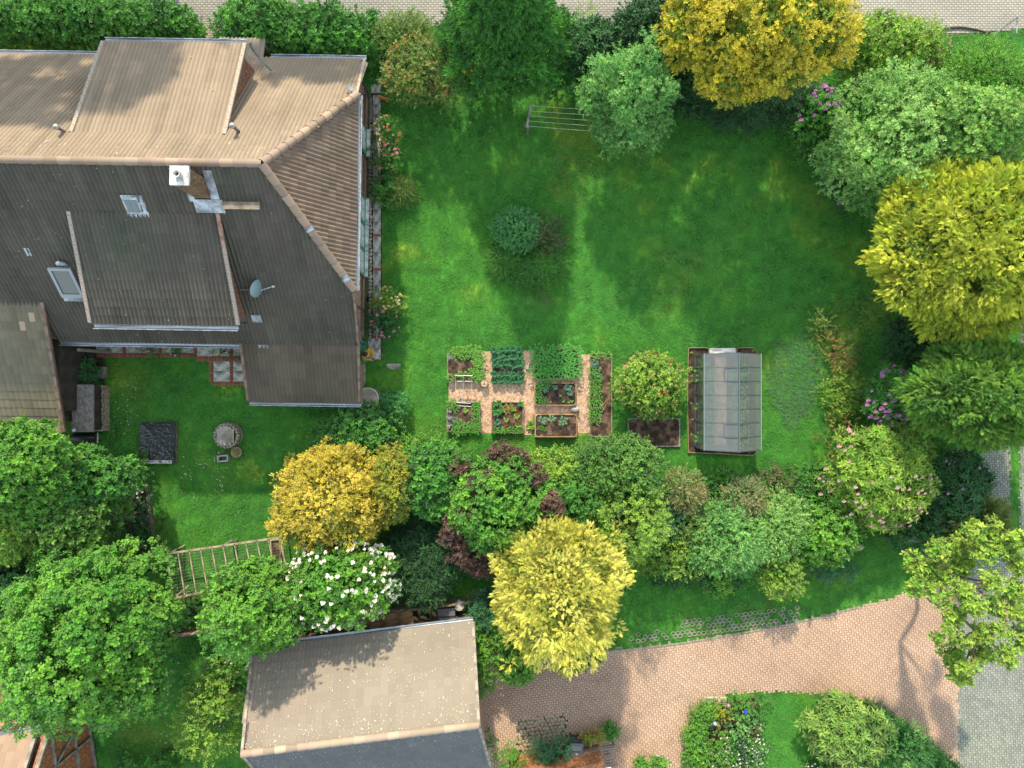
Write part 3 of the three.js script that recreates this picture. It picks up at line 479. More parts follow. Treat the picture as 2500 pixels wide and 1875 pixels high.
  // verge boards
  const verge = (a, b, mat, w = 0.13) => part(H, 'verge_board', beam(a.clone().add(V(0, 0.055, 0)), b.clone().add(V(0, 0.055, 0)), w, 0.07), mat);
  const lich = withMap(T_gravel, rgb(0.60, 0.56, 0.53), 1, 3), brownV = withMap(T_mottle, rgb(0.30, 0.20, 0.15), 1, 1);
  verge(DS[0], DS[1], lich); verge(DS[3].clone().lerp(DS[2], 0.3), DS[2], lich); verge(DS[3], DS[3].clone().lerp(DS[2], 0.3), withMap(T_mottle, rgb(0.5, 0.28, 0.22), 1, 1)); verge(DN[0], DN[1], lich); verge(DN[3], DN[2], lich);
  verge(Cn, Dn, lich, 0.1); verge(Cs, Ds, brownV, 0.1); verge(WE[3], WE[2], brownV, 0.1); verge(WE[0], WE[1], brownV, 0.1); verge(WW[3], WW[2], brownV, 0.14);
  // gutters
  const gut = (a, b, r) => part(H, 'gutter', gutterGeo(a, b, r), MT.zinc);
  gut(V(-16, 2.46, -5.76), V(-6.85, 2.46, -5.76)); gut(V(-1.6, 2.46, -5.76), V(2.1, 2.46, -5.76)); gut(V(-6.75, 4.66, -5.26), V(-1.72, 4.66, -5.26)); gut(V(-9.45, 2.7, 5.48), V(-2.5, 2.7, 5.48), 0.08); gut(V(-7.0, 4.66, 4.95), V(-1.85, 4.66, 4.95), 0.08); gut(V(-2.5, 1.69, 7.7), V(1.95, 1.69, 7.7)); gut(V(2.32, 4.44, -3.5), V(2.32, 4.44, 3.5));
  part(H, 'gutter_end', beam(V(2.32, 4.44, -3.5), V(1.85, 4.6, -3.75), 0.12, 0.05), MT.zinc);
  const pipe = (pts, r = 0.045) => part(H, 'downpipe', limb(pts, r, r, 8, 8), MT.zinc);
  pipe([V(-1.6, 4.6, -5.2), V(-1.55, 4.3, -5.1), V(-1.2, 3.5, -4.75)], 0.05); pipe([V(2.2, 1.6, 7.8), V(2.18, 1.3, 7.7), V(2.25, 0.9, 7.75)]); pipe([V(2.05, 2.4, 5.3), V(1.9, 1.8, 5.0), V(1.78, 1.0, 4.7)], 0.03);
  // walls
  const wallMat = MT.brickWall;
  { const s = new THREE.Shape([[-5.3, 0], [5.3, 0], [5.3, 2.55], [3.5, 4.2], [-3.5, 4.2], [-5.3, 2.55]].map(([a, b]) => new THREE.Vector2(a, b))), g = new THREE.ExtrudeGeometry(s, { depth: 0.3, bevelEnabled: false }); g.rotateY(-Math.PI / 2); g.translate(1.74, 0, 0); part(H, 'gable_wall', g, wallMat); }
  part(H, 'north_wall', box(17.4, 2.75, 0.3, -7.1, 0, -5.15), wallMat); part(H, 'south_wall', box(11.0, 2.75, 0.3, -6.9, 0, 5.15), wallMat);
  part(H, 'wing_wall', merged([box(0.3, 1.6, 2.0, 1.56, 0, 6.2), box(0.3, 1.6, 2.0, -2.2, 0, 6.2), box(3.46, 1.55, 0.3, -0.32, 0, 7.1)]), wallMat);
  part(H, 'wing_wall', merged([box(0.3, 2.4, 3.0, -9.75, 0, 6.6), box(6, 1.95, 0.3, -12.9, 0, 8.4)]), MT.darkWood);
  for (const [zs, poly] of [[-1, DN], [1, DS]]) { // cheeks and fronts of the dormers
    for (const x of [poly[1].x + 0.25, poly[2].x - 0.25]) { const zf = Math.abs(poly[1].z) - 0.35, s = new THREE.Shape([[1.5, 6.2], [zf, 7.7 - 0.922 * zf - 0.1], [zf, 4.72]].map(([a, b]) => new THREE.Vector2(zs * a, b))), g = new THREE.ExtrudeGeometry(s, { depth: 0.2, bevelEnabled: false }); g.rotateY(-Math.PI / 2); g.translate(x + 0.1, 0, 0); part(H, 'dormer_cheek', g, withMap(T_brick, rgb(0.42, 0.22, 0.15), 1)); }
    const zf = Math.abs(poly[1].z) - 0.35; part(H, 'dormer_front', box(poly[2].x - poly[1].x - 0.5, 1.5, 0.2, (poly[1].x + poly[2].x) / 2, 3.2, zs * (zf - 0.1)), wallMat);
  }
  // timber frame on the gable
  const tim = withMap(T_grain, rgb(0.16, 0.12, 0.10), 0.9, 1.5), tb = (z0, y0, z1, y1, w = 0.11) => part(H, 'timber_beam', beam(V(1.75, y0, z0), V(1.75, y1, z1), 0.06, w, V(1, 0, 0)), tim);
  for (const y of [0.3, 1.05, 2.35]) tb(-5.28, y, 5.28, y); tb(-4.2, 3.4, 4.2, 3.4);
  for (const z of [-5.2, -3.6, -2.45, -0.72, 0.35, 1.4, 2.45, 3.8, 5.2]) tb(z, 0.3, z, 2.4); tb(-5.1, 0.4, -4.4, 2.3); tb(5.1, 0.4, 4.4, 2.3);
  // windows in the gable, green frames
  for (const z of [-3.02, -0.18, 0.88, 1.92]) { const w = part(H, 'window', box(0.05, 1.3, 0.98, 1.775, 0.9, z), MT.white); for (const s of [-1, 1]) { part(w, 'frame', box(0.09, 1.42, 0.07, 1.785, 0.84, z + s * 0.5), MT.greenPaint); part(w, 'pane', box(0.012, 1.05, 0.36, 1.812, 1.03, z + s * 0.22), std(rgb(0.5, 0.54, 0.57), 0.08)); } for (const y of [0.84, 2.19]) part(w, 'frame', box(0.09, 0.07, 1.0, 1.787, y, z), MT.greenPaint); part(w, 'sill', box(0.2, 0.04, 1.1, 1.86, 0.79, z), MT.white); for (const y of [1.35, 1.72]) part(w, 'glazing_bar', box(0.02, 0.03, 0.86, 1.822, y, z), MT.white); }
  { const d = part(H, 'door', box(0.06, 1.75, 0.9, 1.77, 0.05, 5.55), MT.greenPaint); part(d, 'handle', box(0.06, 0.03, 0.12, 1.83, 0.95, 5.25), MT.darkMetal); }
  part(H, 'porch_post', box(0.12, 2.2, 0.12, -9.0, 0, 5.7), MT.greyWood);
  // chimney
  { const c = part(H, 'chimney', box(0.5, 1.9, 0.5, -2.16, 6.6, 0.66), withMap(T_brick, rgb(0.34, 0.22, 0.13), 1)); part(c, 'cap', box(0.58, 0.09, 0.58, -2.16, 8.52, 0.66), MT.white); const pot = new THREE.LatheGeometry([[0.075, 0], [0.11, 0], [0.11, 0.16], [0.125, 0.16], [0.125, 0.2], [0.075, 0.2], [0.07, 0]].map(([a, b]) => new THREE.Vector2(a, b)), 16); pot.translate(-2.16, 8.61, 0.66); part(c, 'flue_pot', pot, MT.white); part(c, 'flue_mouth', cyl(0.07, 0.07, 0.01, -2.16, 8.62, 0.66), std(rgb(0.03, 0.015, 0.015), 1));
    const slope = (x0, x1, z0, z1, l = 0.06) => beam(V((x0 + x1) / 2, 7.7 - 0.922 * z0 + l, z0), V((x0 + x1) / 2, 7.7 - 0.922 * z1 + l, z1), x1 - x0, 0.03, V(0, 0.735, 0.678)); part(c, 'flashing', slope(-1.9, -1.62, 0.2, 1.0, 0.09), MT.zinc); part(c, 'flashing', slope(-2.5, -1.55, 0.95, 1.3, 0.11), MT.zinc); part(c, 'flashing', slope(-2.62, -2.42, 0.3, 1.0, 0.09), MT.zinc); }
  const yS = (z) => 7.7 - 0.922 * z; // height of the south slope
  { const w = part(H, 'roof_walkway', beam(V(-1.5, yS(1.0) + 0.28, 1.16), V(-0.28, yS(1.0) + 0.28, 1.16), 0.24, 0.03), MT.oldWood); for (const x of [-1.35, -0.45]) part(w, 'bracket', beam(V(x, yS(1.15), 1.15), V(x, yS(1.0) + 0.26, 1.15), 0.03, 0.03), MT.zinc); }
  // roof hatch, roof window, glass tiles and vent pipes
  const onS = (x, z, y = 0) => new THREE.Matrix4().makeBasis(V(1, 0, 0), V(0, 0.735, 0.678), V(0, -0.678, 0.735)).setPosition(x, yS(z) + y, z);
  { const h = part(H, 'roof_hatch', merged([rbox(0.5, 0.07, 0.62, 0.03, 0, 0.02, 0), box(0.72, 0.02, 0.85, 0.08, 0.045, 0.05)]), MT.zinc); h.applyMatrix4(onS(-4.55, 1.1)); for (const s of [-1, 1]) part(h, 'pane', rbox(0.17, 0.02, 0.44, 0.008, s * 0.1, 0.09, 0), std(rgb(0.14, 0.19, 0.19), 0.12)); }
  { const h = part(H, 'roof_window', merged([box(0.1, 0.1, 1.25, -0.36, 0.05, 0), box(0.1, 0.1, 1.25, 0.36, 0.05, 0), box(0.62, 0.1, 0.1, 0, 0.051, -0.575), box(0.62, 0.1, 0.16, 0, 0.051, 0.56)]), std(rgb(0.34, 0.36, 0.4), 0.5)); h.applyMatrix4(onS(-7.95, 3.35)); part(h, 'pane', box(0.62, 0.015, 1.05, 0, 0.1, -0.01), new THREE.MeshPhysicalMaterial({ color: rgb(0.05, 0.07, 0.06), roughness: 0.03, clearcoat: 1, clearcoatRoughness: 0.02 })); part(h, 'blind', box(0.58, 0.01, 0.2, 0, 0.075, 0.4), MT.white); part(h, 'flashing', box(0.9, 0.02, 0.22, 0.03, 0.06, 0.72), MT.zinc); }
  for (const [x, z] of [[-3.3, 1.75], [-3.22, 1.75], [-6.5, 2.35], [-6.4, 2.35], [-8.85, 2.45], [-8.75, 2.45]]) { const m = part(H, 'glass_tile', rbox(0.07, 0.03, 0.32, 0.01, 0, 0.035, 0), std(rgb(0.42, 0.45, 0.46), 0.2)); m.applyMatrix4(onS(x, z)); }
  for (const [x, z, s] of [[-6.95, -1.32, 1], [-1.25, -1.45, 1]]) { const y = 7.7 - 0.922 * 1.4, v = part(H, 'vent_pipe', cyl(0.055, 0.055, 0.55, x, y, z, 10), MT.greyWood); const k = new THREE.SphereGeometry(0.1, 12, 7, 0, TAU, 0, Math.PI / 2); k.translate(x, y + 0.53, z); part(v, 'cowl', k, withMap(T_mottle, rgb(0.52, 0.49, 0.44), 0.8)); part(v, 'cowl_base', cyl(0.1, 0.1, 0.015, x, y + 0.52, z, 12), MT.greyWood); }
  { const v = part(H, 'vent_pipe', limb([V(-7.65, yS(2.85), 2.85), V(-7.65, yS(2.85) + 0.25, 2.85), V(-7.75, yS(2.85) + 0.32, 2.85)], 0.07, 0.07, 8, 6), MT.zinc); part(v, 'cowl', new THREE.SphereGeometry(0.09, 10, 8).translate(-7.8, yS(2.85) + 0.32, 2.85), MT.white); }
  for (const [x, z] of [[-1.55, 4.45], [-1.6, 5.5]]) { const m = part(H, 'flashing', box(0.36, 0.02, 0.34, 0, 0.06, 0), MT.zinc); m.applyMatrix4(onS(x, z)); }
  { // satellite dish on the dormer cheek
    const d = part(H, 'satellite_dish', (() => { const g = new THREE.SphereGeometry(0.7, 20, 8, 0, TAU, 0, 0.5); g.translate(0, -0.7, 0); g.rotateZ(-1.25); g.rotateY(-0.35); g.translate(-1.1, 4.75, 3.55); return g; })(), std(rgb(0.20, 0.29, 0.32), 0.45)); part(d, 'feed_arm', beam(V(-1.1, 4.68, 3.6), V(-0.6, 4.75, 3.45), 0.03, 0.03), MT.zinc); part(d, 'receiver', rbox(0.1, 0.07, 0.07, 0.02, -0.58, 4.73, 3.45), MT.white); part(d, 'mount', beam(V(-1.85, 4.5, 3.55), V(-1.12, 4.72, 3.56), 0.04, 0.04), MT.greyWood); }
  for (const [p0, p1] of [[0.22, 0.3], [0.62, 0.72]]) { const a = B.clone().lerp(Cs, p0 + 0.25), b = B.clone().lerp(Cs, p1 + 0.2); part(H, 'hip_patch', limb([a.add(V(0, 0.07, 0)), b.add(V(0, 0.07, 0))], 0.155, 0.155, 10, 2), MT.zinc); }
  // small roof over the north door
  { const pr = [V(-3.7, 2.45, -5.6), V(-3.7, 2.2, -6.5), V(-1.9, 2.2, -6.5), V(-1.9, 2.45, -5.6)]; const p = part(H, 'porch_roof', deck(pr, 0, 0.05), MT.oldWood); laid(p, 'corrugation', G_tile, MT.tile, tiled(pr, 0.3, 0.3, (w, R) => [0.30, 0.25, 0.2], world, R), 0, 'tile_field'); for (const x of [-3.6, -2.0]) part(H, 'porch_post', box(0.1, 2.2, 0.1, x, 0, -6.35), MT.greyWood); }
}
// ------------------------------------------------------------------ the barn
{
  const R = rng(302), ang = 0.122, mid = W(886, 1804, 4.9), Bn = thing('barn', 'low barn with speckled grey-brown tiled roof, weathered plank wall facing the shrubs', 'barn', V(mid.x, 0, mid.z), ang); Bn.updateMatrixWorld(true);
  const hl = 4.12, up = 4.9, ev = 2.4, dz = 2.82;
  const N = [V(-hl - 0.15, up, 0), V(hl, up, 0), V(hl, ev, -dz), V(-hl - 0.35, ev, -dz)], S = [V(hl, up, 0), V(-hl - 0.15, up, 0), V(-hl - 0.15, ev, dz), V(hl, ev, dz)];
  const roof = part(Bn, 'roof', merged([deck(N), deck(S)]), std(rgb(0.1, 0.09, 0.085), 1));
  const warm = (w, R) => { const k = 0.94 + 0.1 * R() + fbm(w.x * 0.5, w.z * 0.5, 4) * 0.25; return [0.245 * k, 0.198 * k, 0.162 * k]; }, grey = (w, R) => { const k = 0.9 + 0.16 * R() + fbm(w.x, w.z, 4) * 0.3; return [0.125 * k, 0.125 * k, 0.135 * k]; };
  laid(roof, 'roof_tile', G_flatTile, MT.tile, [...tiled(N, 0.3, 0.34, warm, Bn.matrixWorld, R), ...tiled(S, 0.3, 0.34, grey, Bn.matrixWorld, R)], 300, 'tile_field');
  flakes(roof, N, 1500, R, (a, t) => 0.25 + 0.6 * t * 0 + (t < 0.2 ? 0.6 : 0.1), 0.022, [[0.62, 0.58, 0.54], [0.56, 0.53, 0.47], [0.54, 0.43, 0.28]], 1.2);
  flakes(roof, S, 900, R, (a, t) => (t < 0.25 ? 0.8 : 0.3), 0.02, [[0.62, 0.64, 0.66], [0.5, 0.5, 0.48]], 0.8);
  ridgeRun(roof, V(-hl - 0.15, up + 0.03, 0), V(hl, up + 0.03, 0), 0.13, [[0.34, 0.25, 0.19], [0.30, 0.23, 0.18], [0.37, 0.285, 0.22]], R, 0.4);
  for (const [a, b] of [[N[1], N[2]], [N[0], N[3]], [S[0], S[3]], [S[1], S[2]]]) part(Bn, 'verge_board', beam(a.clone().add(V(0, 0.05, 0)), b.clone().add(V(0, 0.05, 0)), 0.11, 0.08), withMap(T_mottle, rgb(0.42, 0.36, 0.31), 1));
  part(Bn, 'gutter', gutterGeo(V(-hl - 0.35, ev - 0.04, -dz - 0.1), V(hl, ev - 0.04, -dz - 0.1), 0.06), MT.zinc);
  for (const x of [-hl + 0.3, hl - 0.35]) { const s = new THREE.Shape([[-2.5, 0], [2.5, 0], [2.5, 2.45], [0, 4.68], [-2.5, 2.45]].map(([a, b]) => new THREE.Vector2(a, b))), g = new THREE.ExtrudeGeometry(s, { depth: 0.2, bevelEnabled: false }); g.rotateY(-Math.PI / 2); g.translate(x + 0.1, 0, 0); part(Bn, 'gable_wall', g, MT.brickWall); }
  part(Bn, 'south_wall', box(7.6, 2.4, 0.2, 0, 0, 2.45), MT.brickWall);
  for (let i = 0; i < 42; i++) { const x = -3.75 + i * 0.18; part(Bn, 'plank', box(0.17, 2.2 + R() * 0.15, 0.03, x, 0, -2.45 - R() * 0.02), toned(MT.oldWood, [0.28 + 0.12 * R(), 0.19 + 0.08 * R(), 0.12 + 0.05 * R()])); }
}
// ------------------------------------------------------------------ other buildings at the lower edge
{ // half-timbered cottage, bottom left corner
  const c = W(20, 1845, 3), R = rng(303), t = thing('cottage', 'half-timbered cottage corner with orange brick panels and grey beams, under the big tree', 'house', V(c.x + 0.7, 0, c.z - 0.1), 0.15); t.updateMatrixWorld(true);
  part(t, 'wall', box(6, 2.6, 4, -2.6, 0, 1.6), MT.brickWall);
  const N = [V(-6, 4.6, 1.6), V(0.2, 4.6, 1.6), V(0.2, 2.6, -0.6), V(-6, 2.6, -0.6)], S = [V(0.2, 4.6, 1.6), V(-6, 4.6, 1.6), V(-6, 2.6, 3.8), V(0.2, 2.6, 3.8)];
  const roof = part(t, 'roof', merged([deck(N), deck(S)]), std(rgb(0.12, 0.1, 0.09), 1)); laid(roof, 'roof_tile', G_flatTile, MT.tile, [...tiled(N, 0.3, 0.34, (w, R) => { const k = 0.9 + 0.2 * R(); return [0.30 * k, 0.21 * k, 0.15 * k]; }, t.matrixWorld, R), ...tiled(S, 0.3, 0.34, (w, R) => [0.25, 0.2, 0.17], t.matrixWorld, R)], 120, 'tile_field');
  { const s = new THREE.Shape([[-0.4, 0], [3.6, 0], [3.6, 2.6], [1.6, 4.4], [-0.4, 2.6]].map(([a, b]) => new THREE.Vector2(a, b))), g = new THREE.ExtrudeGeometry(s, { depth: 0.2, bevelEnabled: false }); g.rotateY(-Math.PI / 2); g.translate(0.6, 0, 0); part(t, 'gable_wall', g, withMap(T_brick, rgb(0.55, 0.24, 0.10), 0.95)); }
  for (const [y0, z0, y1, z1] of [[0.2, -0.4, 0.2, 3.6], [1.2, -0.4, 1.2, 3.6], [2.5, -0.4, 2.5, 3.6], [0.2, -0.35, 2.5, -0.35], [0.2, 0.9, 2.6, 0.9], [0.2, 2.2, 2.6, 2.2], [0.2, 3.5, 2.5, 3.5], [2.6, -0.45, 4.5, 1.6], [1.2, 0.2, 2.5, 0.85]]) part(t, 'timber_beam', beam(V(0.62, y0, z0), V(0.62, y1, z1), 0.08, 0.16, V(1, 0, 0)), MT.greyWood);
  part(t, 'verge_board', beam(V(0.24, 4.64, 1.6), V(0.24, 2.64, -0.6), 0.14, 0.1), MT.greyWood); part(t, 'gutter', gutterGeo(V(-6, 2.55, -0.7), V(0.3, 2.55, -0.7), 0.06), MT.zinc);
  { const w = part(t, 'window', box(1.0, 1.0, 0.08, -1.6, 1.0, -0.44), MT.white); for (const x of [-1.83, -1.37]) part(w, 'pane', box(0.38, 0.8, 0.02, x, 1.1, -0.49), MT.darkGlass); }
  struct('cottage_terrace', sheet([[-80, 1740], [60, 1760], [60, 1810], [-80, 1800]], 0.014), withMap(T_brick, rgb(0.46, 0.24, 0.14), 1));
  struct('brick_terrace', sheet([[-80, 1640], [45, 1640], [42, 1712], [-80, 1715]], 0.014), withMap(T_brick, rgb(0.42, 0.22, 0.13), 1));
}
{ // brick house with pale timber gable, bottom edge
  const t = thing('brick_house', 'orange brick house with pale grey gable beams beside the bench', 'house', V(1.0, -0.4, 15.3), 0.21), R = rng(304);
  part(t, 'wall', box(3.8, 2.2, 3, 0.7, 0, 1.7), withMap(T_brick, rgb(0.55, 0.25, 0.12), 0.95));
  part(t, 'wall_coping', box(2.4, 0.12, 0.3, -0.4, 2.2, 0.2), withMap(T_brick, rgb(0.62, 0.36, 0.26), 0.95));
  for (const [a, b] of [[V(1.2, 2.3, 1.4), V(2.75, 2.75, 0.25)], [V(1.6, 2.3, 1.9), V(2.8, 2.6, 0.75)], [V(2.75, 2.75, 0.2), V(2.75, 2.3, 2.2)]]) part(t, 'gable_beam', beam(a, b, 0.14, 0.12), withMap(T_grain, rgb(0.55, 0.56, 0.58), 0.9, 1.5));
  part(t, 'beam_cap', rbox(0.26, 0.1, 0.3, 0.03, 2.75, 2.78, 0.25), MT.zinc);
  for (let i = 0; i < 9; i++) part(t, 'roof_tile', ridgeCapGeo(0.42, 0.11).rotateY(0).translate(-0.9 + i * 0.22, 2.25, 0.6), toned(MT.tile, [0.55 + 0.1 * R(), 0.25, 0.12]));
  for (let i = 0; i < 6; i++) part(t, 'step_slat', box(0.42, 0.04, 0.07, 2.95, 0.4, 0.75 + i * 0.13), MT.greyWood);
  part(t, 'step_frame', box(0.4, 0.38, 0.8, 2.95, 0, 1.08), MT.oldWood);
}
// ------------------------------------------------------------------ vegetable garden
const bedBox = (px0, py0, px1, py1) => { const a = W(px0, py0), b = W(px1, py1); return { x: (a.x + b.x) / 2, z: (a.z + b.z) / 2, w: b.x - a.x, d: b.z - a.z }; };
function raisedBed(px0, py0, px1, py1, h, label, wood = MT.newWood, soil = MT.soil) {
  const q = bedBox(px0, py0, px1, py1), t = thing('raised_bed', label, 'raised bed', V(q.x, 0, q.z)), th = 0.04;
  part(t, 'board', box(q.w, h, th, 0, 0, -q.d / 2 + th / 2), wood); part(t, 'board', box(q.w, h, th, 0, 0, q.d / 2 - th / 2), wood);
  part(t, 'board', box(th, h, q.d - 2 * th, -q.w / 2 + th / 2, 0, 0), wood); part(t, 'board', box(th, h, q.d - 2 * th, q.w / 2 - th / 2, 0, 0), wood);
  for (const [i, j] of [[-1, -1], [1, -1], [-1, 1], [1, 1]]) part(t, 'corner_post', box(0.05, h + 0.02, 0.05, i * (q.w / 2 - 0.066), 0, j * (q.d / 2 - 0.066)), wood);
  const g = new THREE.PlaneGeometry(q.w - 0.08, q.d - 0.08, 40, 40); g.rotateX(-Math.PI / 2); const p = g.attributes.position, u = g.attributes.uv;
  for (let i = 0; i < p.count; i++) { const x = p.getX(i), z = p.getZ(i); p.setY(i, h - 0.06 + 0.03 * fbm(x * 5 + q.x, z * 5 + q.z, 1) + 0.025 * noise(x * 17, z * 17, q.x)); u.setXY(i, x + q.x, z + q.z); } g.computeVertexNormals(); part(t, 'soil', g, soil);
  return { ...q, h, px0, py0, px1, py1 };
}
const rosette = (seed, n, l, w, o = {}) => { const R = rng(seed), list = []; for (let i = 0; i < n; i++) { const t = i / n, a = i * 2.4 + R() * 0.5, e = (o.open ?? 1.35) * (1 - t * 0.75) + (R() - 0.5) * 0.25, sc = (1 - 0.45 * t) * (0.8 + 0.4 * R()), d = V(Math.sin(e) * Math.cos(a), Math.cos(e) + 0.1, Math.sin(e) * Math.sin(a)).normalize(); const st = o.stem ? d.clone().multiplyScalar(o.stem * sc).add(V(0, o.rise ?? 0.05, 0)) : V(0, 0.02 + t * l * 0.3, 0); list.push({ p: st, d: o.stem ? d.clone().setY(d.y * 0.3).normalize() : d, n: V(-Math.cos(a) * Math.cos(e), Math.sin(e) + 0.3, -Math.sin(a) * Math.cos(e)).normalize(), l: l * sc, w: w * sc, f: o.fold ?? 0.3, k: 0.6, c: o.curl ?? 0.2 });
  if (o.stem) { const s = d.clone().cross(UPV).normalize().multiplyScalar(0.004); list.push({ p: V(0, 0, 0), d: st.clone().normalize(), n: s.clone().normalize(), l: st.length() * 1.1, w: 0.012, f: 0 }); } } return leafSet(list); };
const leafy = (c, tr = 0.25) => new THREE.MeshPhysicalMaterial({ color: rgb(...c), roughness: 1, transmission: tr, thickness: 0, side: THREE.DoubleSide });
const VEG = {
  cabbage: [rosette(1, 22, 0.21, 0.16, { fold: 0.3, curl: 0.15, open: 1.5 }), leafy([0.11, 0.25, 0.16])],
  kale: [rosette(2, 18, 0.24, 0.17, { fold: 0.5 }), leafy([0.04, 0.20, 0.07])],
  potato: [rosette(3, 34, 0.13, 0.10, { stem: 0.24, rise: 0.12, open: 1.5 }), leafy([0.07, 0.30, 0.04])],
  strawberry: [rosette(4, 26, 0.11, 0.10, { stem: 0.16, rise: 0.05, open: 1.5 }), leafy([0.09, 0.29, 0.03])],
  vine: [rosette(5, 18, 0.17, 0.16, { stem: 0.2, rise: 0.08, open: 1.6 }), leafy([0.12, 0.32, 0.035])],
  lettuce: [rosette(6, 18, 0.16, 0.15, { fold: 0.5 }), leafy([0.24, 0.42, 0.05])],
  redLettuce: [rosette(7, 20, 0.15, 0.14, { fold: 0.5 }), leafy([0.30, 0.07, 0.02])],
  parsley: [rosette(8, 60, 0.07, 0.05, { stem: 0.2, rise: 0.1, open: 1.3 }), leafy([0.06, 0.28, 0.03])],
  sprout: [rosette(9, 12, 0.15, 0.10, { stem: 0.08, rise: 0.08, open: 1.2 }), leafy([0.12, 0.30, 0.14])],
  lavender: [rosette(10, 40, 0.2, 0.018, { open: 1.0, fold: 0.1 }), leafy([0.42, 0.42, 0.46])],
  seedling: [rosette(11, 6, 0.08, 0.05, {}), leafy([0.16, 0.36, 0.05])],
  chard: [rosette(12, 12, 0.22, 0.12, { fold: 0.4, open: 1.1 }), leafy([0.06, 0.27, 0.04])],
  marigold: [rosette(13, 18, 0.08, 0.05, { stem: 0.1, rise: 0.06 }), leafy([0.32, 0.30, 0.03])],
};
function veg(kind, name, label, category, spots, bed, s = 1, group) { // spots in photo pixels
  const R = rng(SEED += 7);
  for (const [px, py, k = 1] of spots) { const w = W(px, py, bed ? bed.h : 0.02), [g, m] = VEG[kind], o = solo(name, label, category, g, m, spots.length > 1 ? group ?? `${name.replace(/_/g, ' ')} growing in the vegetable beds` : undefined); o.position.set(w.x, (bed ? bed.h - 0.05 : 0.0), w.z); o.rotation.set((R() - 0.5) * 0.3, R() * TAU, (R() - 0.5) * 0.3); o.scale.setScalar(s * k * (0.85 + 0.3 * R())); }
}
const grid = (x0, y0, x1, y1, nx, ny, seed = 3) => { const R = rng(seed), l = []; for (let i = 0; i < nx; i++) for (let j = 0; j < ny; j++) l.push([x0 + (x1 - x0) * (i + 0.5) / nx + (R() - 0.5) * 6, y0 + (y1 - y0) * (j + 0.5) / ny + (R() - 0.5) * 6]); return l; };
const bA = raisedBed(1093, 858, 1174, 932, 0.24, 'square raised bed of bare soil with leafy vines along two edges', MT.oldWood);
const bB = raisedBed(1201, 858, 1277, 932, 0.22, 'square raised bed filled with dark green kale', MT.oldWood);
const bC = raisedBed(1304, 854, 1412, 918, 0.26, 'wide raised bed wholly covered by potato foliage', MT.oldWood, MT.darkSoil);
const bD = raisedBed(1304, 934, 1406, 990, 0.26, 'raised bed with dark soil, parsley and blue-green cabbages', MT.newWood, MT.darkSoil);
const bE = raisedBed(1305, 1010, 1407, 1066, 0.34, 'tall-sided raised bed with three seedlings in brown soil');
const bF = raisedBed(1092, 981, 1172, 1054, 0.26, 'square raised bed edged by silver lavender and strawberries', MT.oldWood);
const bG = raisedBed(1200, 981, 1278, 1057, 0.26, 'square raised bed of mixed green and red lettuces', MT.oldWood);
const bH = raisedBed(1440, 863, 1493, 1066, 0.18, 'long narrow raised bed, strawberries on one side, dry stalks on the other', MT.oldWood);
raisedBed(1532, 1021, 1659, 1090, 0.12, 'bare soil bed in the lawn between the rose bush and the greenhouse', MT.greyWood);
veg('vine', 'squash_vine', 'squash vine leaves trailing over the bare-soil bed edge', 'squash', [...grid(1103, 852, 1175, 872, 6, 2, 5), ...grid(1158, 872, 1176, 930, 2, 5, 6), [1100, 922], [1126, 915], [1150, 914]], bA, 0.7);
veg('lavender', 'lavender', 'silver lavender tuft on the corner of the vine-edged bed', 'lavender', [[1099, 872]], bA, 0.9);
veg('kale', 'kale', 'dark blue-green kale plant in its own square bed', 'kale', grid(1200, 848, 1278, 900, 5, 3, 8).concat(grid(1202, 908, 1278, 934, 5, 2, 9)), bB, 0.95);
veg('potato', 'potato_plant', 'bushy potato plant in the densely covered bed', 'potato plant', grid(1302, 850, 1412, 918, 7, 4, 10), bC, 1.0);
veg('parsley', 'parsley', 'curly bright green parsley beside the cabbages', 'parsley', [[1316, 942], [1314, 960], [1312, 976], [1326, 978], [1326, 934], [1342, 936]], bD, 1.0);
veg('cabbage', 'cabbage', 'blue-green cabbage with spread leaves in dark soil beside the parsley', 'cabbage', [[1331, 950, 1], [1386, 946, 1.15], [1355, 947, 0.8], [1392, 960, 0.8]], bD, 0.95);
veg('seedling', 'seedling', 'tiny pale seedling in the cabbage bed', 'seedling', [[1368, 966], [1376, 980], [1388, 982], [1344, 982], [1396, 980]], bD, 1.0);
veg('sprout', 'brassica_seedling', 'young brassica standing in the tall-sided bed', 'seedling', [[1322, 1025], [1346, 1024], [1375, 1025]], bE, 1.15, 'three young brassicas in a row');
veg('strawberry', 'strawberry_plant', 'low strawberry plant in the corner of the tall-sided bed', 'strawberry', [[1320, 1044], [1330, 1047]], bE, 0.55, 'low plants in the tall bed');
veg('lavender', 'lavender', 'silver lavender tuft along the edge of the strawberry-rimmed bed', 'lavender', [[1098, 1003], [1098, 1020], [1097, 1038]], bF, 0.95);
veg('strawberry', 'strawberry_plant', 'strawberry plant rimming the lavender bed', 'strawberry', [...grid(1108, 1034, 1168, 1056, 5, 2, 12), ...grid(1156, 984, 1172, 1034, 1, 5, 13), [1104, 982], [1112, 996], [1100, 988]], bF, 0.85);
veg('cabbage', 'cabbage', 'blue-green cabbage among strawberries beside the lavender', 'cabbage', [[1111, 1026]], bF, 0.75);
veg('lettuce', 'lettuce', 'lone bright lettuce in bare soil beside the lavender', 'lettuce', [[1136, 1003]], bF, 0.75);
veg('chard', 'chard', 'green chard tuft in the lettuce bed', 'chard', [[1208, 986], [1220, 984], [1208, 1000], [1222, 1000], [1270, 988], [1212, 1008]], bG, 0.95);
veg('cabbage', 'cabbage', 'blue-green cabbage in the mixed lettuce bed', 'cabbage', [[1215, 1032]], bG, 0.85);
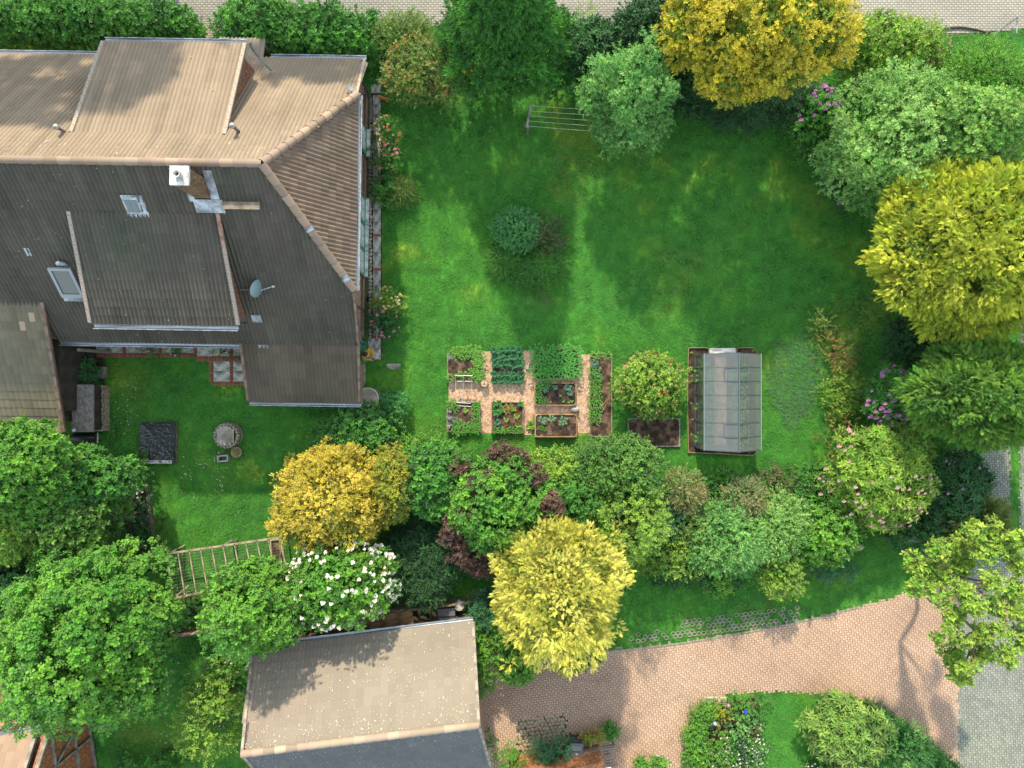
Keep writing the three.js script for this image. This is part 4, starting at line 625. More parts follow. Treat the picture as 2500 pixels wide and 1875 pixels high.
veg('redLettuce', 'lettuce', 'rusty red lettuce in the mixed lettuce bed', 'lettuce', [[1264, 1006], [1266, 1028], [1236, 1038]], bG, 0.85, 'red lettuces');
veg('lettuce', 'lettuce', 'pale green lettuce in the mixed lettuce bed', 'lettuce', [[1236, 1026], [1262, 1017], [1264, 1038], [1254, 1000]], bG, 0.85, 'pale lettuces');
veg('marigold', 'marigold', 'yellow-green marigold in the mixed lettuce bed', 'marigold', [[1232, 996], [1238, 1004], [1246, 994]], bG, 1.1);
veg('strawberry', 'strawberry_plant', 'strawberry plant along the front edge of the lettuce bed', 'strawberry', grid(1204, 1044, 1276, 1058, 6, 1, 14), bG, 0.7);
veg('strawberry', 'strawberry_plant', 'strawberry plant in the long narrow bed', 'strawberry', [...grid(1440, 896, 1466, 1034, 2, 8, 15)], bH, 0.85);
veg('cabbage', 'cabbage', 'large pale cabbage at the end of the long narrow bed', 'cabbage', [[1452, 888], [1458, 916]], bH, 1.0, 'cabbages in the long bed');
veg('vine', 'squash_vine', 'squash leaf tuft at the top of the long narrow bed', 'squash', [[1450, 868], [1484, 870], [1466, 866]], bH, 0.6, 'squash in the long bed');
veg('lettuce', 'lettuce', 'bright green bolting lettuce growing in the gravel path', 'lettuce', [[1296, 1038, 1.4]], null, 1.1);
{ // dry stalks in the long bed
  const R = rng(71); for (const [a, b, c, d] of [[1466, 990, 1482, 975], [1462, 985, 1476, 1000], [1470, 1003, 1480, 986], [1456, 1036, 1466, 1040], [1466, 1028, 1463, 1012]]) { const p = W(a, b, 0.2), q = W(c, d, 0.22); solo('dry_stalk', 'dry straw-coloured stalk lying on the long narrow bed', 'stalk', limb([p, p.clone().lerp(q, 0.5).add(V(0.02, 0.02, 0.02)), q], 0.012, 0.006, 5, 4), std(rgb(0.55, 0.42, 0.22), 0.9), 'dry stalks'); }
}
{ // wire tunnel frame leaning between two beds
  const t = thing('cloche_frame', 'pale metal tube frame spanning the gravel between two square beds', 'frame', W(1124, 945)), R = rng(72), L = (a, b) => { const o = W(1124, 945), p = W(a[0], a[1], a[2]).sub(o), q = W(b[0], b[1], b[2]).sub(o); part(t, 'tube', limb([p, q], 0.012, 0.012, 6, 1), std(rgb(0.62, 0.66, 0.66), 0.4, { metalness: 0.4 })); };
  for (const x of [1113, 1132, 1153]) { L([x, 917, 0.75], [x - 1, 932, 0.55]); L([x - 1, 932, 0.55], [x - 2, 984, 0.25]); L([x, 917, 0.75], [x, 917, 0.2]); } L([1112, 917, 0.75], [1154, 917, 0.75]); L([1112, 931, 0.56], [1153, 931, 0.56]); L([1110, 982, 0.26], [1149, 985, 0.26]); L([1110, 990, 0.25], [1152, 993, 0.25]);
}
{ const w = W(1183, 936), t = thing('log_stool', 'sawn log slice with a dark hole standing in the gravel', 'log', w); part(t, 'log', cyl(0.17, 0.16, 0.3, 0, 0, 0, 14), MT.paleBark); part(t, 'cut_face', cyl(0.15, 0.15, 0.012, 0, 0.3, 0, 14), withMap(T_grain, rgb(0.62, 0.45, 0.3), 0.9, 2)); part(t, 'hole', cyl(0.035, 0.035, 0.012, 0.0, 0.305, 0.02, 8), MT.brickStrip); }
solo('stone_block', 'upright grey stone block in the gravel beside the kale bed', 'stone', rbox(0.16, 0.14, 0.3, 0.03), MT.concrete).position.copy(W(1288, 894));
{ const w = W(1403, 999), g = new THREE.SphereGeometry(0.19, 14, 10); g.scale(1, 0.55, 0.8); const p = g.attributes.position; for (let i = 0; i < p.count; i++) p.setY(i, Math.max(-0.1, p.getY(i)) + 0.02 * noise(p.getX(i) * 14, p.getZ(i) * 14)); g.translate(0, 0.1, 0); g.computeVertexNormals(); solo('sack', 'small pale grey sack lying in the gravel beside the cabbages', 'sack', g, withMap(T_mottle, rgb(0.5, 0.49, 0.45), 1)).position.copy(w); }
{ const w = W(1416, 1024), t = thing('hand_trowel', 'hand trowel lying in the gravel beside the tall-sided bed', 'trowel', w, 0.8); part(t, 'blade', rbox(0.1, 0.015, 0.18, 0.006, 0, 0.015, 0.1), MT.zinc); part(t, 'handle', cyl(0.016, 0.016, 0.16).rotateX(Math.PI / 2).translate(0, 0.03, -0.16), MT.darkWood); }
// ------------------------------------------------------------------ greenhouse
{
  const x0 = 7.69, x1 = 9.93, z0 = -1.2, z1 = 2.64, cx = (x0 + x1) / 2, hz = (z1 - z0) / 2, hx = (x1 - x0) / 2, E = 1.53, Rg = 2.32, t = thing('greenhouse', 'small gabled greenhouse with translucent panes and four roof vents', 'greenhouse', V(cx, 0, (z0 + z1) / 2)), nb = 7;
  const al = std(rgb(0.12, 0.14, 0.17), 0.4, { metalness: 0.5 }), pale = std(rgb(0.30, 0.34, 0.36), 0.35, { metalness: 0.6 }), bar = (a, b, w = 0.03, m = al) => part(t, 'glazing_bar', beam(a, b, w, w), m);
  const glass = new THREE.MeshPhysicalMaterial({ color: rgb(0.66, 0.73, 0.78), roughness: 0.28, transmission: 0.86, thickness: 0, ior: 1.5, specularIntensity: 1 }), clear = new THREE.MeshPhysicalMaterial({ color: rgb(0.80, 0.87, 0.84), roughness: 0.2, transmission: 0.88, thickness: 0, ior: 1.5 });
  const quad = (a, b, c, d) => { const g = new THREE.BufferGeometry(); g.setAttribute('position', new THREE.Float32BufferAttribute([...a, ...b, ...c, ...a, ...c, ...d].flatMap((p) => p.toArray()), 3)); g.setAttribute('uv', new THREE.Float32BufferAttribute([0, 0, 1, 0, 1, 1, 0, 0, 1, 1, 0, 1], 2)); g.computeVertexNormals(); return g; };
  const pane = (a, b, c, d, m = glass) => { const g = new THREE.BufferGeometry(); g.setAttribute('position', new THREE.Float32BufferAttribute([a, b, c, a, c, d].flatMap((p) => p.toArray()), 3)); g.setAttribute('uv', new THREE.Float32BufferAttribute([0, 0, 1, 0, 1, 1, 0, 0, 1, 1, 0, 1], 2)); g.computeVertexNormals(); return part(t, 'pane', g, m); };
  for (let i = 0; i <= nb; i++) { const z = -hz + 2 * hz * i / nb; for (const s of [-1, 1]) { bar(V(s * hx, 0.05, z), V(s * hx, E, z)); bar(V(s * hx, E, z), V(0, Rg, z)); } }
  for (let i = 0; i < nb; i++) { const a = -hz + 2 * hz * i / nb + 0.02, b = -hz + 2 * hz * (i + 1) / nb - 0.02; for (const s of [-1, 1]) { pane(V(s * hx, 0.08, a), V(s * hx, 0.08, b), V(s * hx, E, b), V(s * hx, E, a), clear); pane(V(s * hx, E + 0.012, a), V(s * hx, E + 0.012, b), V(0, Rg + 0.012, b), V(0, Rg + 0.012, a), s < 0 ? glass : clear); } }
  for (const z of [-hz, hz]) { const f = Math.sign(z) * 0.004; pane(V(-hx, 0.08, z + f), V(-0.35, 0.08, z + f), V(-0.35, E + 0.5, z + f), V(-hx, E, z + f), clear); pane(V(0.35, 0.08, z + f), V(hx, 0.08, z + f), V(hx, E, z + f), V(0.35, E + 0.5, z + f), clear); pane(V(-0.35, 0.08, z + f), V(0.35, 0.08, z + f), V(0.35, E + 0.4, z + f), V(-0.35, E + 0.4, z + f), clear); pane(V(-0.35, E + 0.42, z + f), V(0.35, E + 0.42, z + f), V(0.02, Rg, z + f), V(-0.02, Rg, z + f), clear); bar(V(-hx, E, z), V(hx, E, z)); bar(V(-0.35, 0.05, z), V(-0.35, E + 0.5, z)); bar(V(0.35, 0.05, z), V(0.35, E + 0.5, z)); }
  part(t, 'ridge_bar', beam(V(0, Rg + 0.03, -hz - 0.02), V(0, Rg + 0.03, hz + 0.02), 0.06, 0.05), al); for (const s of [-1, 1]) part(t, 'eave_gutter', beam(V(s * (hx + 0.02), E, -hz - 0.02), V(s * (hx + 0.02), E, hz + 0.02), 0.03, 0.04), pale); part(t, 'base_frame', merged([box(2 * hx, 0.08, 0.04, 0, 0, -hz), box(2 * hx, 0.08, 0.04, 0, 0, hz), box(0.04, 0.08, 2 * hz, -hx, 0, 0), box(0.04, 0.08, 2 * hz, hx, 0, 0)]), al);
  for (const i of [1, 5]) for (const s of [-1, 1]) { const a = -hz + 2 * hz * i / nb + 0.01, b = a + 2 * hz / nb - 0.02, f = 0.42, P = (k, z) => V(s * hx * k, Rg + 0.035 - (Rg - E) * k, z), v = part(t, 'roof_vent', merged([beam(P(0.03, a), P(f, a), 0.035, 0.03), beam(P(0.03, b), P(f, b), 0.035, 0.03), beam(P(f, a), P(f, b), 0.04, 0.03)]), al); }
  // soil strip and edging round it, threshold slab, crops inside
  const gy = 0.02; const bed = struct('greenhouse_border', (() => { const s = new THREE.Shape(); const P = (px, py) => { const w = W(px, py); return [w.x, -w.z]; }; s.moveTo(...P(1680, 852)); s.lineTo(...P(1728, 850)); s.lineTo(...P(1730, 864)); s.lineTo(...P(1796, 864)); s.lineTo(...P(1797, 850)); s.lineTo(...P(1840, 850)); s.lineTo(...P(1845, 858)); s.lineTo(...P(1843, 1104)); s.lineTo(...P(1838, 1110)); s.lineTo(...P(1680, 1104)); const g = new THREE.ShapeGeometry(s); g.rotateX(-Math.PI / 2); g.translate(0, gy, 0); return g; })(), MT.darkSoil);
  const rim = [[1679, 1104], [1677, 960], [1679, 852], [1683, 849], [1724, 849], [1729, 853], [1729, 862]], rim2 = [[1797, 862], [1797, 853], [1801, 849], [1838, 849], [1845, 856], [1845, 866]], rim3 = [[1679, 1104], [1760, 1107], [1836, 1112], [1843, 1106], [1844, 1096]];
  for (const r of [rim, rim2, rim3]) for (let i = 0; i + 1 < r.length; i++) { const a = W(...r[i]), b = W(...r[i + 1]), n = Math.max(1, Math.round(a.distanceTo(b) / 0.25)); for (let k = 0; k < n; k++) part(bed, 'edging_stick', beam(a.clone().lerp(b, k / n).setY(0.06), a.clone().lerp(b, (k + 0.97) / n).setY(0.06), 0.035, 0.11), toned(MT.newWood, [0.52, 0.40, 0.22])); }
  { const th = solo('threshold_slab', 'whitish concrete threshold slab in front of the greenhouse door', 'slab', rbox(1.1, 0.05, 0.24, 0.01), MT.white); const w = W(1763, 857); th.position.set(w.x, 0.02, w.z); }
  part(t, 'floor_path', box(0.5, 0.03, 2 * hz - 0.1, -0.05, 0.025, 0), withMap(T_gravel, rgb(0.70, 0.46, 0.34), 1, 0.8));
  const R = rng(73); for (let i = 0; i < 9; i++) for (const s of [-1, 1]) { const [g, m] = VEG[i % 3 ? 'potato' : 'kale'], o = solo('greenhouse_crop', s < 0 ? 'leafy crop under glass on the rose bush side' : 'leafy crop under glass on the open lawn side', 'crop', g, m, s < 0 ? 'crops on the near side of the path' : 'crops on the far side of the path'); o.position.set(cx + s * (0.62 + 0.2 * R()), 0.03, (z0 + z1) / 2 - hz + 0.3 + i * 0.4); o.rotation.y = R() * 6; o.scale.set(1.3, s < 0 ? 1.9 : 1.2, 1.3); }
  veg('seedling', 'seedling', 'small herb in the soil strip along the greenhouse', 'seedling', [[1687, 860], [1688, 897], [1688, 930], [1687, 985], [1690, 1024], [1688, 1060], [1838, 856]], null, 1.0, 'herbs along the greenhouse');
}
// ------------------------------------------------------------------ courtyard
{ const t = thing('timber_deck', 'dark weathered plank deck in the courtyard corner', 'deck', W(196, 900)), o = W(196, 900), R = rng(80); for (let i = 0; i < 9; i++) { const a = W(160, 878 + i * 6.4), b = W(256, 878 + i * 6.4); part(t, 'plank', box(b.x - a.x, 0.05, 0.1, (a.x + b.x) / 2 - o.x, 0.02, a.z - o.z), toned(MT.darkWood, [0.085 + 0.03 * R(), 0.06 + 0.02 * R(), 0.05])); } }
{ const t = thing('planter_crate', 'open grey crate planter at the edge of the timber deck', 'crate', W(246, 910).setY(0.07)); for (const [w, d, x, z] of [[0.66, 0.04, 0, -0.22], [0.66, 0.04, 0, 0.22], [0.04, 0.4, -0.31, 0], [0.04, 0.4, 0.31, 0], [0.2, 0.4, 0.19, 0]]) part(t, 'side', box(w, 0.3, d, x, 0, z), MT.greyWood); part(t, 'soil', box(0.38, 0.2, 0.4, -0.1, 0, 0), MT.darkSoil); }
plant('potted_shrub', 'small leafy green shrub growing over the timber deck', 'shrub', { at: [208, 905], h: 0.7, r: [34, 34], v: 0.5, kind: 'whorl', cols: C.deep, dens: 45, gap: 0.35, bunch: 0.25 });
{ // firewood with a felt-covered lid
  const t = thing('wood_store', 'grey felt-roofed wood store against the annex wall', 'shed', W(203, 995)), o = W(203, 995); const a = W(178, 939, 1.2).sub(o), b = W(229, 1054, 1.2).sub(o); const g = box(b.x - a.x, 0.05, b.z - a.z, (a.x + b.x) / 2, 1.22, (a.z + b.z) / 2); part(t, 'lid', g, withMap(T_gravel, rgb(0.42, 0.43, 0.46), 1, 1)); part(t, 'side', box(b.x - a.x - 0.1, 1.2, b.z - a.z - 0.1, (a.x + b.x) / 2, 0, (a.z + b.z) / 2), MT.darkWood); part(t, 'lid_trim', box(0.03, 0.07, b.z - a.z, b.x + 0.02, 1.22, (a.z + b.z) / 2), MT.greyWood);
  const f = thing('firewood_stack', 'stack of split firewood logs beside the grey wood store', 'firewood', W(249, 996)), R = rng(81); const q = W(249, 996); for (let i = 0; i < 20; i++) for (let j = 0; j < 4; j++) for (let k = 0; k < 2; k++) { const L = 0.3 + R() * 0.05, g = cyl(0.07, 0.065, L, 0, -L / 2, 0, 5).rotateZ(Math.PI / 2); const m = part(f, 'log', g, toned(MT.greyWood, R() < 0.3 ? [0.55, 0.38, 0.2] : [0.5 + 0.25 * R(), 0.45 + 0.2 * R(), 0.40 + 0.17 * R()])); m.position.set(-0.14 + k * 0.32 + R() * 0.03 - 0.02, 0.075 + j * 0.13 + (j === 3 ? R() * 0.08 : 0), -0.9 + i * 0.094); m.rotation.set(R() * 6, (R() - 0.5) * 0.2, 0); } }
{ const t = thing('barbecue', 'black covered barbecue beside the wood store', 'barbecue', W(225, 1066)); const g = new THREE.SphereGeometry(0.34, 18, 8, 0, TAU, 0, Math.PI / 2); g.scale(1.6, 0.8, 0.62); g.translate(0, 0.6, 0); part(t, 'lid', g, MT.black); part(t, 'kettle', rbox(1.0, 0.3, 0.4, 0.05, 0, 0.3, 0), MT.black); for (const [x, z] of [[-0.4, -0.15], [0.4, -0.15], [-0.4, 0.15], [0.4, 0.15]]) part(t, 'leg', cyl(0.02, 0.02, 0.32, x, 0, z, 6), MT.darkMetal); part(t, 'side_shelf', rbox(0.06, 0.03, 0.42, 0.01, 0.6, 0.62, 0), MT.white); }
{ const p = W(184, 1050, 1.27), t = thing('garden_lamp', 'small white round garden lamp on the wood store lid', 'lamp', V(p.x, 1.27, p.z)); part(t, 'globe', new THREE.SphereGeometry(0.075, 12, 8).translate(0, 0.1, 0), std(rgb(0.75, 0.73, 0.85), 0.3)); part(t, 'base', cyl(0.05, 0.04, 0.05), MT.darkMetal); }
{ // tarpaulin over a square pit
  const t = thing('covered_sandpit', 'square pit covered by wrinkled black tarpaulin with a white board at one edge', 'sandpit', W(391, 1078)), g = new THREE.PlaneGeometry(1.52, 1.66, 60, 60); g.rotateX(-Math.PI / 2); const p = g.attributes.position; for (let i = 0; i < p.count; i++) { const x = p.getX(i), z = p.getZ(i), e = Math.max(Math.abs(x) / 0.76, Math.abs(z) / 0.83), w = Math.abs(noise(x * 3 + z * 7, z * 2.5 - x * 5, 2.2)) + 0.5 * Math.abs(noise(x * 9 - z * 4, z * 6 + x * 3, 5)); p.setXYZ(i, x * (1 + 0.02 * noise(z * 5, 1)), 0.06 + 0.12 * Math.pow(e, 5) - 0.05 * (1 - e) + 0.11 * w * (0.4 + 0.6 * e), z * (1 + 0.02 * noise(x * 5, 3))); } g.computeVertexNormals(); part(t, 'tarpaulin', g, new THREE.MeshPhysicalMaterial({ color: rgb(0.035, 0.038, 0.042), roughness: 0.36, side: THREE.DoubleSide })); for (const [w, d, x, z] of [[1.5, 0.05, 0, -0.8], [1.5, 0.05, 0, 0.8], [0.05, 1.56, -0.73, 0], [0.05, 1.56, 0.73, 0]]) part(t, 'board', box(w, 0.14, d, x, 0, z), MT.oldWood); part(t, 'white_board', rbox(1.2, 0.04, 0.14, 0.015, -0.02, 0.17, 0.84), MT.white); }
{ // old well
  const t = thing('stone_well', 'round stone well with grey plank lid on the courtyard lawn', 'well', W(561, 1062)), R = rng(82); for (let i = 0; i < 22; i++) { const a = i / 22 * TAU, m = part(t, 'stone', PEB[i % 4], toned(MT.stone, [0.36 + 0.1 * R(), 0.31 + 0.08 * R(), 0.26 + 0.06 * R()])); m.position.set(Math.cos(a) * 0.47, 0.38, Math.sin(a) * 0.47); m.rotation.y = R() * TAU; m.scale.set(0.2, 0.6, 0.18); } part(t, 'shaft', new THREE.CylinderGeometry(0.5, 0.56, 0.42, 24, 1, true).translate(0, 0.2, 0), MT.stone);
  for (let i = 0; i < 6; i++) { const x = -0.3 + i * 0.12, L = 2 * Math.sqrt(0.42 * 0.42 - x * x); part(t, 'lid_plank', box(0.112, 0.03, L, x, 0.45, 0), toned(MT.greyWood, [0.42 + 0.14 * R(), 0.38 + 0.12 * R(), 0.33 + 0.1 * R()])); } part(t, 'lid_batten', box(0.62, 0.025, 0.06, 0, 0.482, 0.12), MT.greyWood); part(t, 'pump_base', cyl(0.09, 0.08, 0.1, 0.02, 0.48, 0.32, 10), MT.concrete); }
{ const t = thing('stone_trough', 'pale rectangular trough beside the old well', 'trough', W(549, 1118), 0.08); for (const [w, d, x, z] of [[0.46, 0.06, 0, -0.11], [0.46, 0.06, 0, 0.11], [0.06, 0.16, -0.2, 0], [0.06, 0.16, 0.2, 0]]) part(t, 'side', rbox(w, 0.26, d, 0.012, x, 0, z), withMap(T_mottle, rgb(0.55, 0.52, 0.50), 0.9)); part(t, 'bottom', box(0.34, 0.08, 0.16), MT.black); part(t, 'post', box(0.07, 0.7, 0.07, 0.05, 0, -0.28), MT.oldWood); }
{ const w = W(582, 1103), t = thing('basket', 'round coiled straw basket beside the old well', 'basket', w); for (let i = 0; i < 5; i++) part(t, 'coil', new THREE.TorusGeometry(0.1 + i * 0.028, 0.022, 6, 20).rotateX(Math.PI / 2).translate(0, 0.03 + i * 0.045, 0), toned(MT.newWood, [0.55, 0.42, 0.22])); part(t, 'base', cyl(0.1, 0.1, 0.02, 0, 0.01, 0, 14), MT.oldWood); }
{ const w = W(268, 1150, 0.9), t = thing('garden_chair', 'grey garden chair half hidden by tree leaves near the rose border', 'chair', V(w.x, 0, w.z), 0.5); part(t, 'seat', rbox(0.5, 0.04, 0.48, 0.02, 0, 0.42, 0), withMap(T_mottle, rgb(0.35, 0.4, 0.48), 0.6)); part(t, 'backrest', rbox(0.5, 0.55, 0.04, 0.02, 0, 0.45, -0.24), withMap(T_mottle, rgb(0.4, 0.45, 0.54), 0.6)); for (const [x, z] of [[-0.2, -0.2], [0.2, -0.2], [-0.2, 0.2], [0.2, 0.2]]) part(t, 'leg', cyl(0.02, 0.02, 0.42, x, 0, z, 6), MT.darkMetal); }
// rose border with a plank edge
struct('border_soil', sheet([[318, 1130], [358, 1136], [384, 1392], [330, 1400], [300, 1250]], 0.006), MT.darkSoil);
{ const run = [[357, 1164], [368, 1240], [380, 1334], [384, 1400]], R = rng(83), t = thing('border_edging', 'brown plank edging between rose border and courtyard lawn', 'edging', W(370, 1260)), o = W(370, 1260); for (let i = 0; i + 1 < run.length; i++) for (const s of [0, 1]) { const a = W(run[i][0] + s * 4, run[i][1]).sub(o).setY(0.1), b = W(run[i + 1][0] + s * 4, run[i + 1][1] - 3).sub(o).setY(0.1); part(t, 'plank', beam(a, b, 0.05, 0.2), MT.oldWood); } }
{ // netted run
  const Ht = 1.0, TL = W(407, 1352, Ht), TR = W(683, 1312, Ht), BL = W(424, 1460, Ht), BR = W(703, 1405, Ht), t = thing('netted_frame', 'pale timber run with slatted top and wire netting on the lawn', 'frame', V(TL.x, 0, TL.z)), o = V(TL.x, 0, TL.z), wood = withMap(T_grain, rgb(0.56, 0.47, 0.36), 0.9, 1.5), B = (a, b, w = 0.055, n = 'rail') => part(t, n, beam(a.clone().sub(o), b.clone().sub(o), w, 0.045), wood);
  B(TL, TR, 0.08); B(BL, BR, 0.08); B(TL, BL, 0.08); B(TR, BR, 0.08); const n = 10; for (let i = 1; i < n; i++) B(TL.clone().lerp(TR, i / n), BL.clone().lerp(BR, i / n), 0.05, 'slat');
  for (const c of [TL, TR, BL, BR, TL.clone().lerp(TR, 0.5), BL.clone().lerp(BR, 0.5)]) { const f = c.clone().setY(0); part(t, 'post', beam(f.sub(o), c.clone().sub(o), 0.06, 0.06, V(1, 0, 0)), wood); }
  B(TL.clone().add(V(0.05, 0, 0)), W(452, 1330, 0.0), 0.05, 'brace'); B(TL.clone().lerp(TR, 0.5), W(580, 1318, 0), 0.05, 'brace'); B(BL, W(460, 1430, 0.2), 0.05, 'brace');
  const wires = []; for (let i = 1; i < 40; i++) wires.push(limb([TL.clone().lerp(TR, i / 40).sub(o).add(V(0, -0.01, 0)), BL.clone().lerp(BR, i / 40).sub(o).add(V(0, -0.01, 0))], 0.003, 0.003, 3, 1)); for (let j = 1; j < 14; j++) wires.push(limb([TL.clone().lerp(BL, j / 14).sub(o).add(V(0, -0.01, 0)), TR.clone().lerp(BR, j / 14).sub(o).add(V(0, -0.01, 0))], 0.003, 0.003, 3, 1)); part(t, 'netting', merged(wires), std(rgb(0.35, 0.38, 0.36), 0.6));
  { const w = W(682, 1345, 0), q = thing('planter_box', 'timber planter box of brown soil at the end of the netted run', 'planter', V(w.x, 0, w.z), 0.12); for (const [a, d, x, z] of [[0.4, 0.04, 0, -0.55], [0.4, 0.04, 0, 0.55], [0.04, 1.06, -0.18, 0], [0.04, 1.06, 0.18, 0]]) part(q, 'board', box(a, 0.4, d, x, 0, z), wood); part(q, 'soil', box(0.32, 0.33, 1.06), MT.soil); } }
{ // plank fence north of the barn
  const R = rng(84), a0 = W(424, 1538), b0 = W(1190, 1452), t = thing('plank_fence', 'weathered plank fence in the shrubs behind the barn', 'fence', a0); const n = 74; for (let i = 0; i < n; i++) { const p = b0.clone().sub(a0).multiplyScalar(i / n), q = b0.clone().sub(a0).multiplyScalar((i + 0.9) / n), h = 0.75 + R() * 0.2; part(t, 'plank', beam(p.clone().setY(h / 2), q.clone().setY(h / 2), 0.03 + R() * 0.02, h).translate(0, 0, (R() - 0.5) * 0.05), toned(MT.oldWood, [0.45 + 0.15 * R(), 0.34 + 0.1 * R(), 0.25 + 0.08 * R()])); } for (const h of [0.25, 0.7]) part(t, 'rail', beam(V(0, h, 0.07), b0.clone().sub(a0).add(V(0, h, 0.07)), 0.07, 0.07), MT.oldWood); }
{ const R = rng(85); // boards laid behind the barn
  for (let i = 0; i < 9; i++) { const a = W(770 + R() * 14, 1552 - i * 3.2, 0.9), b = W(1012 - R() * 10, 1522 - i * 3.2, 0.9); solo('long_board', 'long brown board lying in the stack along the barn eaves', 'board', beam(a.setY(0.62 + 0.02 * i), b.setY(0.62 + 0.02 * i), 0.15, 0.04), toned(MT.oldWood, [0.40 + 0.2 * R(), 0.26 + 0.12 * R(), 0.15 + 0.06 * R()]), 'boards behind the barn'); }
  for (const [x, y] of [[800, 1545], [980, 1520]]) { const w = W(x, y); solo('trestle', 'trestle block carrying the boards behind the barn', 'trestle', box(0.15, 0.58, 0.55), MT.oldWood, 'trestles under the boards').position.set(w.x, 0, w.z - 0.15); } }
for (const [i, [a, b, c, d]] of [[1012, 1508, 1032, 1526], [1022, 1485, 1028, 1518], [1044, 1482, 1056, 1516], [1030, 1505, 1062, 1520], [1060, 1494, 1066, 1522]].entries()) { const p = W(a, b, 0.9), q = W(c, d, 0.06); solo('leaning_plank', 'grey plank in the loose heap beside the tarpaulin crate', 'plank', beam(p, q, 0.13, 0.03), toned(MT.greyWood, [0.5 + i * 0.02, 0.45, 0.38]), 'loose planks beside the barn'); }
{ const w = W(1090, 1502, 0.7), t = thing('covered_crate', 'crate under dark grey tarpaulin behind the barn', 'crate', V(w.x, 0, w.z), 0.08); const g = new THREE.BoxGeometry(0.72, 0.72, 0.55, 10, 6, 8); const p = g.attributes.position; for (let i = 0; i < p.count; i++) { const x = p.getX(i), y = p.getY(i), z = p.getZ(i), k = 0.02 * noise(x * 7, y * 7, z * 7); p.setXYZ(i, x + k, y + k, z + k); } g.translate(0, 0.36, 0); g.computeVertexNormals(); part(t, 'tarpaulin', g, std(rgb(0.13, 0.14, 0.17), 0.5)); part(t, 'strap', box(0.76, 0.02, 0.05, 0, 0.73, 0.05), MT.darkMetal); part(t, 'board', beam(V(-0.5, 0.4, 0.36), V(0.75, 0.45, 0.2), 0.06, 0.12), MT.newWood); }
{ const w = W(1121, 1480, 0.8), t = thing('rain_barrel', 'round barrel with pale grey lid behind the barn', 'barrel', V(w.x, 0, w.z)); part(t, 'body', new THREE.LatheGeometry([[0.17, 0], [0.21, 0.3], [0.21, 0.5], [0.18, 0.78]].map(([a, b]) => new THREE.Vector2(a, b)), 18), withMap(T_mottle, rgb(0.3, 0.3, 0.28), 0.8)); part(t, 'lid', cyl(0.2, 0.195, 0.03, 0, 0.78, 0, 20), withMap(T_mottle, rgb(0.52, 0.5, 0.46), 0.8)); part(t, 'rim', new THREE.TorusGeometry(0.185, 0.014, 6, 22).rotateX(Math.PI / 2).translate(0, 0.81, 0), MT.concrete); }
for (const [a, b, c, d] of [[1150, 1488, 1188, 1512], [1145, 1480, 1160, 1460], [1152, 1484, 1182, 1504]]) solo('thin_pole', 'thin pale pole leaning in the bamboo beside the barn', 'pole', limb([W(a, b, 0.05), W(c, d, 0.5)], 0.02, 0.014, 6, 2), MT.paleBark, 'poles beside the bamboo');
// ------------------------------------------------------------------ east side of the house
{ const w = W(897, 974, 0.7), t = thing('rain_cistern', 'round concrete cistern under the wing downpipe', 'cistern', V(w.x, 0, w.z)); part(t, 'ring', new THREE.CylinderGeometry(0.46, 0.46, 0.7, 28, 1, true).translate(0, 0.35, 0), MT.concrete); for (const y of [0.2, 0.45]) part(t, 'hoop', new THREE.TorusGeometry(0.465, 0.012, 6, 28).rotateX(Math.PI / 2).translate(0, y, 0), MT.darkMetal); part(t, 'rim', new THREE.TorusGeometry(0.45, 0.03, 8, 28).rotateX(Math.PI / 2).translate(0, 0.7, 0), MT.concrete); part(t, 'lid', cyl(0.43, 0.43, 0.03, 0, 0.68, 0, 26), withMap(T_grain, rgb(0.5, 0.44, 0.36), 0.9, 1.5)); }
{ const w = W(924, 986), t = thing('ceramic_pot', 'small whitish ceramic pot beside the cistern', 'pot', w); part(t, 'body', new THREE.LatheGeometry([[0.09, 0], [0.15, 0.15], [0.14, 0.28], [0.12, 0.27], [0.11, 0.1], [0, 0.08]].map(([a, b]) => new THREE.Vector2(a, b)), 18), MT.white); part(t, 'soil', cyl(0.11, 0.11, 0.02, 0, 0.2, 0), MT.darkSoil); }
{ const w = W(894, 730, 0.25), t = thing('black_bucket', 'black round bucket hanging at the gable corner', 'bucket', V(w.x, 0.0, w.z)); part(t, 'body', new THREE.LatheGeometry([[0, 0.02], [0.08, 0.02], [0.11, 0.26], [0.09, 0.26], [0.06, 0.06], [0, 0.06]].map(([a, b]) => new THREE.Vector2(a, b)), 16), MT.black); part(t, 'handle', new THREE.TorusGeometry(0.1, 0.006, 5, 14, Math.PI).translate(0, 0.26, 0), MT.darkMetal); }
{ const s = new THREE.Shape(); s.absarc(0, 0, 0.3, Math.PI, TAU, false); s.lineTo(-0.3, 0); const g = new THREE.ExtrudeGeometry(s, { depth: 0.05, bevelEnabled: true, bevelSize: 0.012, bevelThickness: 0.01, bevelSegments: 1 }); g.rotateX(-Math.PI / 2); g.scale(1, 1, 0.8); solo('stepping_stone', 'half-round grey stepping stone in the lawn beside the doorstep', 'stone', g, MT.stone).position.copy(W(961, 888)); }
{ const o = W(926, 432), t = thing('rose_arch', 'thin pale cane arch over the path beside the roses', 'arch', o); for (const dx of [0, 0.55]) { part(t, 'hoop', limb([V(-0.5, 0, dx * 0.6 - 0.2), V(-0.3, 0.75, dx * 0.6 - 0.2), V(0.1, 0.75, dx * 0.6 - 0.15), V(0.2, 0, dx * 0.6 - 0.2)], 0.012, 0.012, 5, 12), MT.paleBark); } part(t, 'crosspiece', limb([V(-0.1, 0.82, -0.2), V(-0.1, 0.82, 0.13)], 0.01, 0.01, 5, 1), MT.paleBark); }
